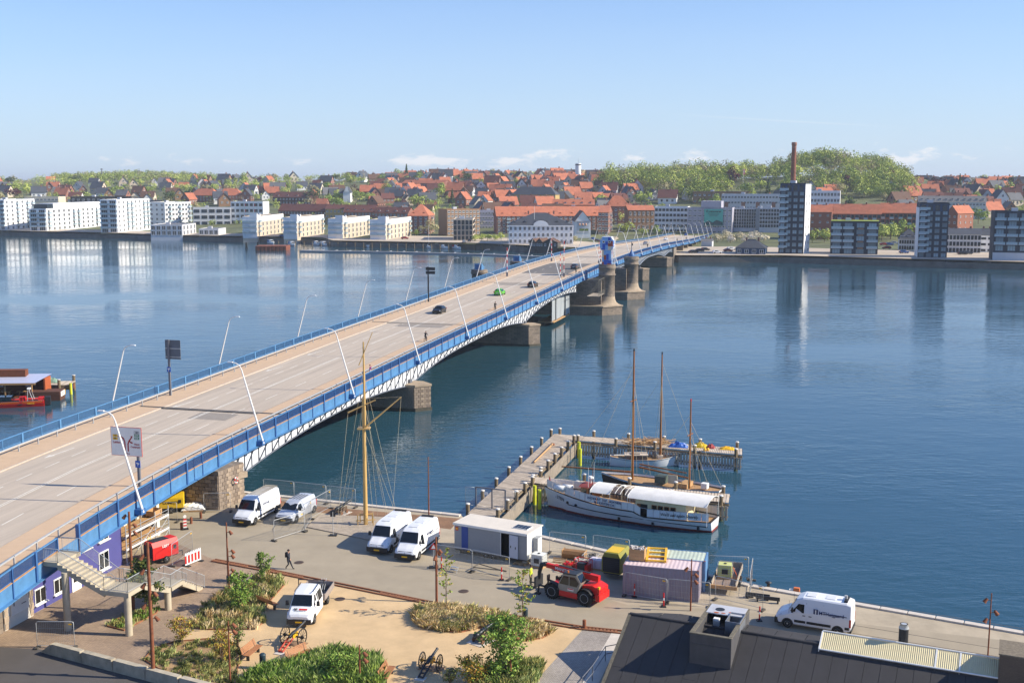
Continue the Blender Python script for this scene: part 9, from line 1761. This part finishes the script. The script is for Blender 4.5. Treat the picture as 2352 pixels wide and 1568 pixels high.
def marina():
 mo = M('pontoon', '#8d8f92', .9, var=.15); t = thing('pontoon', 'long grey floating pontoon with finger berths in the marina', 'pontoon', G(690, 575, 0)); O = Vector(t.location); L = [G(690, 575.5, .6), G(910, 578.5, .6), G(1120, 584, .6), G(1330, 592, .6)]
 for a, b in zip(L, L[1:]):
  d = (b-a); m = MB(mo).box((a+b)/2-O-Vector((0, 0, .3)), (d.length, 2.6, .8), rz=math.atan2(d.y, d.x)).build('walkway', t)
  for k in range(7): f = a.lerp(b, (k+.5)/7); MB(mo).box(f-O+Vector((0, 5.5, -.25)), (.7, 9, .5)).build('finger', t)
 o = thing('sheet_pile_box', 'rust brown sheet pile mooring box left of the marina', 'mooring', G(625, 575, 0)); mr = M('rust_pile', '#7c4630', .85, var=.3, scale=.6)
 for k in range(16): MB(mr).bx(-8+k, -7.1+k, -3 if k % 2 else -2.8, 8, -1, 2.4).build('sheet_pile', o)
 ps = []
 for i in range(34):
  x = 640+i*19.5; p = G(x, 563.5+i*.42, 0); q = thing('mooring_pile', 'grey timber pile in the marina', 'mooring pile', (p.x, p.y, 0), 0, 'mooring piles of the marina'); put('pile', PILE, q); ps.append(q)
 for lab, x, y in (('dark tarred dolphin of leaning piles in open water, right one', 592, 571), ('dark tarred dolphin of leaning piles in open water, left one', 566, 571)): p = G(x, y, 0); q = thing('dolphin', lab, 'mooring pile', (p.x, p.y, 0)); [MB(m_interior).tube([(math.cos(k*2.1)*.8, math.sin(k*2.1)*.8, -2), (0, 0, 3.4)], .3, 6).build('pile', q) for k in range(3)]
 sort_labels(ps, 'pile'); bs = []; rg = random.Random(9); mcol = {'blue': M('boat_blue', '#2b5f9c', .4, var=.05), 'red': M('boat_red', '#a83232', .5, var=.05), 'white': m_hullw, 'dark': M('boat_dark', '#39424e', .4)}; proto = {}
 for x, y, c, mast in ((623, 560, 'blue', 0), (671, 564, 'blue', 0), (727, 563, 'dark', 0), (744, 564, 'white', 0), (842, 567, 'white', 0), (876, 567, 'white', 0), (912, 568, 'white', 0), (926, 568, 'dark', 0), (939, 568, 'blue', 0), (953, 569, 'blue', 0), (975, 569, 'white', 0), (984, 570, 'white', 1), (1020, 571, 'white', 0), (1050, 572, 'red', 0), (1150, 574, 'white', 1), (1165, 574, 'white', 1), (1181, 574, 'red', 0), (1208, 575, 'white', 0), (1224, 575, 'blue', 0), (1239, 575, 'white', 1), (1255, 576, 'white', 0), (1284, 577, 'white', 1)):
  p = G(x, y, 0); lab = '%s%s moored in the marina' % ({'blue': 'motor boat with a blue canopy', 'red': 'motor boat with a red canopy', 'white': 'white motor boat', 'dark': 'dark canopied motor boat'}[c] if not mast else 'small white yacht with one mast', '')
  if (c, mast) not in proto:
   b = thing('moored_boat', lab, 'boat', (p.x, p.y, 0), R(-60), 'boats in the marina'); H = Hull(8.5, 2.9, lambda f: 1.1+.5*max(0, .4-f), 2, .8); H.build(b, ((-.4, .1, m_boot, 'underbody'), (.1, ('s', 0), m_hullw, 'hull')), m_deck, .1, 8)
   MB(m_hullw).loft([[(2.0, y, z) for y, z in ((-1, .9), (1, .9), (.8, 1.3), (-.8, 1.3))], [(.8, y, z) for y, z in ((-1.1, .9), (1.1, .9), (.9, 2.2), (-.9, 2.2))], [(-1.4, y, z) for y, z in ((-1.1, .9), (1.1, .9), (.9, 2.3), (-.9, 2.3))]]).build('cabin', b); MB(m_glass).add([(1.95, -.75, 1.4), (1.95, .75, 1.4), (.86, .85, 2.15), (.86, -.85, 2.15)], [(0, 1, 2, 3)]).build('windscreen', b)
   if mast: MB(m_lampw).lathe((.5, 0, 1), [(.09, 0), (.06, 11)], 6).build('mast', b); MB(mcol['blue']).tube([(.3, 0, 2.8), (-3.2, 0, 2.7)], .16, 6).build('furled_sail', b)
   else: MB(mcol[c]).bx(-3.6, -1.4, -1.15, 1.15, 1.0, 2.2).build('canopy', b)
   proto[(c, mast)] = b
  else: b = copy_tree(proto[(c, mast)], (p.x, p.y, 0), R(-60+rg.uniform(-15, 15)), lab)
  bs.append(b)
 sort_labels(bs, 'boat')
 cs = []; keys = [k for k in CARC if 'green' not in k[0]]
 for x, y, a, zone in [(1607, 580, 20, 'on the quay beside the bridge'), (1620, 577.5, 20, 'on the quay beside the bridge'), (1647, 584, 5, 'on the quay beside the bridge'), (1672, 580, 10, 'beside the blue pavilion'), (1680, 576, 10, 'beside the blue pavilion'), (1592, 583, 20, 'on the quay beside the bridge'), (2030, 566, 0, 'left of the second tower'), (2042, 566, 0, 'left of the second tower'), (2055, 563, 0, 'left of the second tower'), (2036, 574, 170, 'left of the second tower'), (2076, 584, 10, 'left of the second tower'), (2210, 587, 0, 'before the white works building'), (2222, 586, 0, 'before the white works building'), (1300, 562, 80, 'before the customs house'), (1362, 553, 70, 'before the customs house'), (1372, 557, 70, 'before the customs house'), (650, 546, 0, 'between the pavilion blocks'), (930, 551, 0, 'between the pavilion blocks'), (1066, 559, 90, 'before the glass office'), (1078, 557, 90, 'before the glass office')]:
  k = keys[rg.randrange(len(keys))]; n = k[0].split('_')[1]; c = copy_tree(CARC[k], G(x, y, 2.9), R(a), '%s car parked %s' % (n, zone)); c['group'] = 'cars parked on the far bank'; cs.append(c)
 for c in cs: c.location.z = max(2.42, ground(c.location.x, c.location.y)+.52)
 sort_labels(cs, 'car')
PILE = MB(m_pile).lathe((0, 0, -2), [(.25, 0), (.22, 4.6)], 8).mesh('pile')
marina()
# ---------------------------------------------------------------- houses and trees on the slopes
LMK = [(-90, 90, 'above the leftmost block'), (90, 240, 'above the second block'), (240, 350, 'above the tallest block'), (350, 450, 'above the black pavilion'), (450, 620, 'above the red panels'), (620, 760, 'above the left pavilions'), (760, 950, 'above the right pavilions'), (950, 1100, 'above the corner building'), (1100, 1230, 'above the orange row'), (1230, 1340, 'below the water tower'), (1340, 1460, 'left of the wood'), (1460, 1620, 'below the wood'), (1620, 1800, 'around the meadow'), (1800, 1960, 'right of the chimney'), (1960, 2110, 'under the right wood'), (2110, 2230, 'above the second tower'), (2230, 2470, 'above the edge block')]
def where(px, p):
 y = PROJ(p)[1]; b = 'near the skyline' if y < 424 else ('mid slope' if y < 446 else 'low')
 return b+' '+next(w for a, c, w in LMK if a <= px <= c)
def houses():
 rg = random.Random(21); proto = {}; hs = []
 def make(wk, rk):
  t = thing('house', '', 'house', (0, 0, 0), 0, 'houses on the far slopes'); L, W, h, r = 10, 7.5, 4.2, 4.4
  MB(FW[wk]).bx(-L/2, L/2, -W/2, W/2, -3, h).add([(-L/2, -W/2, h), (-L/2, W/2, h), (-L/2, 0, h+r), (L/2, -W/2, h), (L/2, W/2, h), (L/2, 0, h+r)], [(0, 2, 1), (3, 4, 5)]).build('wall', t)
  o = .5; MB(FR[rk]).add([(-L/2-o, -W/2-o, h-.5), (L/2+o, -W/2-o, h-.5), (L/2+o, 0, h+r+.1), (-L/2-o, 0, h+r+.1), (-L/2-o, W/2+o, h-.5), (L/2+o, W/2+o, h-.5)], [(0, 1, 2, 3), (3, 2, 5, 4), (3, 2, 1, 0), (4, 5, 2, 3)]).build('roof', t); MB(FW['brick']).bx(1.5, 2.2, -.4, .3, h+r-.6, h+r+1.1).build('chimney', t)
  for k in range(3): put('window', winmesh(1.3, 1.2, m_mul), t, mw=Matrix.Translation((-3.2+3.2*k, -W/2, 2.3)))
  X = Matrix.Translation((L/2, 0, 0)) @ Matrix.Rotation(R(90), 4, 'Z'); Y = Matrix.Translation((-L/2, 0, 0)) @ Matrix.Rotation(R(-90), 4, 'Z')
  for q in (X, Y):
   for x, z in ((-1.7, 2.2), (1.7, 2.2), (0, 5.4)): put('window', winmesh(1.2, 1.3, m_mul), t, mw=q @ Matrix.Translation((x, 0, z)))
  return t
 NW = {'white': 'white', 'cream': 'cream', 'brick': 'red brick', 'tan': 'yellow brick', 'brown': 'brown', 'pale': 'grey'}; NR = {'red': 'red', 'black': 'black', 'brown': 'brown', 'dred': 'dark-red'}; spots = []
 def place(px, d, minsep=11):
  p = TER(px, d); y = PROJ(p)[1]
  if y > 474 or y < 409: return
  if 1395 < px < 2085 and y < (432 if px > 1560 else 436-(px-1395)*.02): return
  if 1668 < px < 1800 and y < 442: return
  if 125 < px < 480 and d > 1280: return
  if any((p-q).length < minsep for q in spots): return
  spots.append(p); wk = rg.choice(('white', 'white', 'cream', 'brick', 'brick', 'brick', 'tan', 'brown', 'pale')); red = .58 if 900 < px < 1460 else .34; rk = 'red' if rg.random() < red else rg.choice(('black', 'black', 'black', 'brown', 'dred')); a = rg.choice((0, 90, 20, 110, -15, 70))
  lab = '%s %s-roofed house %s' % (NW[wk], NR[rk], where(px, p))
  if (wk, rk) not in proto: o = make(wk, rk); proto[(wk, rk)] = o; o['label'] = lab; o.location = p; o.rotation_euler.z = R(a)
  else: o = copy_tree(proto[(wk, rk)], p, R(a), lab)
  s = rg.uniform(.95, 1.35); o.scale = (s, s, s*rg.uniform(.9, 1.1)); hs.append(o)
 for k in range(6000):
  if len(hs) >= 290: break
  px = rg.uniform(-30, 2380) if rg.random() < .42 else (rg.uniform(880, 1460) if rg.random() < .62 else rg.uniform(2040, 2380)); place(px, rg.uniform(760, 1350)**1)
 sort_labels(hs, 'house'); n0 = len(spots); mb = MB(); L, W, h, r = 11, 8, 4.2, 4.6
 for k in range(9000):
  if len(spots)-n0 > 300: break
  px = rg.choice((rg.uniform(-30, 2380), rg.uniform(860, 1470), rg.uniform(2030, 2390))); p = TER(px, rg.uniform(745, 1380)); y = PROJ(p)[1]
  if y > 505 or y < 409 or (1395 < px < 2085 and y < 438) or (125 < px < 480 and p.y > 1280) or any((p-q).length < 9 for q in spots): continue
  spots.append(p); s = rg.uniform(.8, 1.25); X = Matrix.Translation(p) @ Matrix.Rotation(R(rg.choice((0, 90, 20, 110, -15, 70))), 4, 'Z') @ Matrix.Scale(s, 4); wm = FW[rg.choice(('white', 'cream', 'brick', 'brick', 'tan', 'pale'))]; rm = FR['red' if rg.random() < .36 else rg.choice(('black', 'black', 'grey', 'brown', 'dred'))]
  mb.bx(-L/2, L/2, -W/2, W/2, -3, h, wm, X).add([(-L/2, -W/2, h), (-L/2, W/2, h), (-L/2, 0, h+r), (L/2, -W/2, h), (L/2, W/2, h), (L/2, 0, h+r)], [(0, 2, 1), (3, 4, 5)], wm, X).add([(-L/2-.5, -W/2-.5, h-.5), (L/2+.5, -W/2-.5, h-.5), (L/2+.5, 0, h+r+.1), (-L/2-.5, 0, h+r+.1), (-L/2-.5, W/2+.5, h-.5), (L/2+.5, W/2+.5, h-.5)], [(0, 1, 2, 3), (3, 2, 5, 4)], rm, X).bx(1, 1.7, -.3, .4, h+r-.6, h+r+1, FW['brick'], X)
  for x in (-3.2, 0, 3.2): mb.bx(x-.6, x+.6, -W/2-.06, -W/2, 1.6, 2.9, m_fg, X)
  for q in (1, -1): mb.bx(q*L/2-.05, q*L/2+.05, -2.2, -1, 1.6, 2.9, m_fg, X).bx(q*L/2-.05, q*L/2+.05, 1, 2.2, 1.6, 2.9, m_fg, X).bx(q*L/2-.05, q*L/2+.05, -.6, .6, 4.8, 6, m_fg, X)
 stuff(mb.build('more_houses'), 'smaller houses packed between the others across the far town', 'houses'); return spots
HS = houses()
def trees():
 rg = random.Random(33); kinds = {'broadleaf': ['#8fa04b', '#a3b058', '#7c9040'], 'lime': ['#b2bd5e', '#c2c96e', '#a0ae52'], 'dark': ['#3f5228', '#33452a', '#4f6032'], 'copper': ['#4a2028', '#5a2a30', '#3a1a22'], 'bare': ['#a09a70', '#aba37c', '#918b62'], 'blossom': ['#e2d8cc', '#d4cbb2', '#c2b894']}
 mats = {k: [M('far_leaf_%s_%d' % (k, i), c, .8, var=.25, scale=.2, spec=.2, rand=.15) for i, c in enumerate(v)] for k, v in kinds.items()}
 def crownfn(seed, conic=False):
  g = np.random.default_rng(seed); bl = [(g.normal(0, .33), g.normal(0, .33), .55+abs(g.normal(0, .28)), g.uniform(.28, .5)) for _ in range(9)]+[(0, 0, .7, .55)]
  def f(q):
   if conic: z = q.uniform(0, 1)**1.3; a = q.uniform(0, 6.28); r = (1-z)*.5*q.uniform(.7, 1.05); return (math.cos(a)*r, math.sin(a)*r, .1+z*1.9, math.cos(a), math.sin(a), .4)
   x, y, z, r = bl[q.integers(len(bl))]; u = q.normal(size=3); u /= np.linalg.norm(u); u[2] = u[2] if q.random() < .4 else abs(u[2]); d = u*r*q.uniform(.85, 1.04); return (x+d[0], y+d[1], max(.12, z+d[2]*.85), *u)
  return f
 CR = {}
 def crown(kind, v, n=620, s=.15):
  k = (kind, v)
  if k not in CR: CR[k] = leaves('crown', n, crownfn(v*7+1, kind == 'dark' and v == 0), s, mats[kind][v:]+mats[kind][:v], v*13+len(kind), main=.72)
  return CR[k]
 trunk = MB(m_bark).tube([(0, 0, -1.5), (0, 0, .7)], .045, 5, r1=.03).mesh('trunk'); NM = {'broadleaf': 'green broadleaf tree', 'lime': 'bright lime tree', 'dark': 'dark evergreen tree', 'copper': 'copper red tree', 'bare': 'brownish bare tree', 'blossom': 'pale cherry tree'}; ts = []
 def tree(kind, p, r, lab):
  t = thing('tree', lab, 'tree', p, rg.uniform(0, 6), 'trees of the far bank'); t.scale = (r, r, r*rg.uniform(.95, 1.25)); put('trunk', trunk, t); put('crown', crown(kind, rg.randrange(3)), t); ts.append(t)
 for k in range(9000):
  if len(ts) >= 225: break
  px = rg.uniform(-30, 2380); d = rg.uniform(735, 1320); p = TER(px, d); y = PROJ(p)[1]
  if y > 478 or y < 411 or (1668 < px < 1800 and 419 < y < 440) or any((p-q).length < 6 for q in HS): continue
  if 900 < px < 1250 and rg.random() < .35: continue
  kind = rg.choices(('broadleaf', 'lime', 'dark', 'bare', 'copper', 'blossom'), (40, 22, 12, 16, 2.5, 2))[0]; HS.append(p); tree(kind, p, rg.uniform(4.6, 8.0), '%s %s' % (NM[kind], where(px, p)))
 for px, py, r, kind, w in [(1438, 541, 5.2, 'lime', 'beside the brown building at the bridge end'), (1477, 545, 3.6, 'lime', 'at the far bridge end'), (1507, 545, 3.8, 'broadleaf', 'before the white modernist offices'), (1556, 541, 4.2, 'broadleaf', 'before the sheeted building'), (1630, 536, 4.2, 'lime', 'before the renovation banner'), (450, 514, 6.5, 'bare', 'right of the black glazed pavilion'), (988, 545, 6, 'bare', 'before the brick corner building'), (956, 545, 3, 'broadleaf', 'before the brick corner building'), (1090, 558, 3.2, 'lime', 'along the quay before the glass office'), (1106, 557, 3, 'lime', 'along the quay before the glass office'), (1120, 557, 3, 'broadleaf', 'along the quay before the glass office'), (1137, 556, 2.7, 'lime', 'along the quay before the glass office'), (1149, 555, 2.7, 'lime', 'along the quay before the glass office'), (1318, 560, 2.6, 'bare', 'at the right corner of the customs house'), (1865, 560, 5, 'lime', 'between the first tower and the dark block'), (1893, 560, 5.5, 'lime', 'between the first tower and the dark block'), (2025, 558, 6.5, 'lime', 'between the dark block and the second tower'), (2045, 556, 7, 'lime', 'between the dark block and the second tower'), (2070, 553, 6, 'broadleaf', 'between the dark block and the second tower'), (2093, 553, 6, 'broadleaf', 'between the dark block and the second tower'), (2245, 540, 6.5, 'broadleaf', 'right of the brick end block'), (1220, 480, 7.5, 'lime', 'above the long orange roof'), (857, 470, 6, 'lime', 'above the last two pavilion blocks'), (893, 470, 6, 'lime', 'above the last two pavilion blocks'), (1677, 420, 8.5, 'copper', 'at the left edge of the meadow')]:
  z = 2.4; p = G(px, py, z)
  if py == 420: p = TER(px, 915)
  p.z = max(2.4, ground(p.x, p.y)); tree(kind, p, r, '%s %s' % (NM[kind], w))
 for i in range(11): p = G(1648+i*10.5+rg.uniform(-3, 3), 560-(i % 3)*4, 2.6); tree('blossom', p, rg.uniform(3.0, 4.0), 'blossoming cherry tree between bridge end and dark tower')
 for i in range(7): p = G(482+i*8, 520+(i % 2)*1.5, 2.6); tree('blossom', p, 2.7, 'clipped pale cherry tree behind the ramp pavilion')
 sort_labels(ts, 'tree')
 def wood(name, lab, cells, n, size, kinds_, seed, per, ls):
  g = random.Random(seed); V = []; k = 0; out = [];
  while len(out) < n and k < n*60:
   k += 1; px = g.uniform(cells[0], cells[1]); d = g.uniform(cells[2], cells[3]); p = TER(px, d)
   if cells[4](px, d, p): out.append((p, size*g.uniform(.6, 1.35), g.choice(kinds_), g.randrange(3)))
  ms = [m for kk in dict.fromkeys(kinds_) for m in mats[kk]]; co = []; mi = [];
  for p, r, kd, v in out:
   me = crown(kd, v); nv = len(me.vertices); a = np.empty(nv*3); me.vertices.foreach_get('co', a); a = a.reshape(-1, 4, 3); idx = np.random.default_rng(int(p.x*7+p.y) & 65535).choice(len(a), per, replace=True); a = a[idx]; an = g.uniform(0, 6); c_, s_ = math.cos(an), math.sin(an)
   ctr = a.mean(1, keepdims=True); a = ctr+(a-ctr)*ls; b = np.empty_like(a); b[..., 0] = p.x+r*(a[..., 0]*c_-a[..., 1]*s_); b[..., 1] = p.y+r*(a[..., 0]*s_+a[..., 1]*c_); b[..., 2] = p.z+r*1.25*a[..., 2]-1; co.append(b)
   q = np.empty(len(me.polygons), dtype=np.int32); me.polygons.foreach_get('material_index', q); mi.append((q[idx]+v) % 3+3*list(dict.fromkeys(kinds_)).index(kd))
  co = np.concatenate(co); mi = np.concatenate(mi); nq = len(co); me = bpy.data.meshes.new(name); me.vertices.add(nq*4); me.vertices.foreach_set('co', co.reshape(-1)); me.loops.add(nq*4); me.loops.foreach_set('vertex_index', np.arange(nq*4, dtype=np.int32)); me.polygons.add(nq); me.polygons.foreach_set('loop_start', np.arange(0, nq*4, 4, dtype=np.int32)); me.polygons.foreach_set('loop_total', np.full(nq, 4, dtype=np.int32))
  for m in ms: me.materials.append(m)
  me.polygons.foreach_set('material_index', mi); me.update(); me.validate(); stuff(put(name, me), lab, 'wood')
 wood('hill_wood', 'fresh green beech wood covering the hill on the right behind the chimney', (1385, 2085, 830, 1090, lambda px, d, p: p.z > 20+(6 if px < 1500 else 0) and not (1660 < px < 1805 and d < 925)), 500, 8.6, ['broadleaf', 'lime', 'broadleaf', 'lime', 'bare'], 5, 620, .72)
 wood('far_wood', 'distant mixed wood on the rounded hill at the upper left', (130, 500, 1330, 2000, lambda px, d, p: d > 1500 or 150 < px < 470), 520, 6.0, ['broadleaf', 'broadleaf', 'bare', 'lime'], 6, 170, 1.05)
 wood('shelter_wood', 'scattered far tree belts along the skyline', (-60, 2420, 1150, 1600, lambda px, d, p: not (1380 < px < 2085) and p.z > 26), 360, 5.0, ['broadleaf', 'broadleaf', 'bare', 'lime'], 8, 150, 1.1)
 wood('garden_shrubs', 'garden hedges and shrubs between the hillside houses', (-60, 2420, 720, 1300, lambda px, d, p: 3 < p.z < 37 and not (1668 < px < 1800 and d > 850)), 1000, 4.0, ['broadleaf', 'lime', 'broadleaf', 'bare'], 9, 110, 1.3)
trees()
def haze():
 m = bpy.data.materials.new('haze'); m.use_nodes = True; nt = m.node_tree; nt.nodes.clear(); o = nt.nodes.new('ShaderNodeOutputMaterial'); v = nt.nodes.new('ShaderNodeVolumePrincipled')
 v.inputs['Color'].default_value = (.80, .89, 1, 1); v.inputs['Density'].default_value = .00012; v.inputs['Anisotropy'].default_value = .1; nt.links.new(v.outputs[0], o.inputs['Volume'])
 b = MB(m).bx(-15000, 15000, -400, 29000, -6, 110).build('haze'); b['kind'] = 'stuff'; b['label'] = 'thin blue haze over the fjord and the far town'; b['category'] = 'haze'
haze()
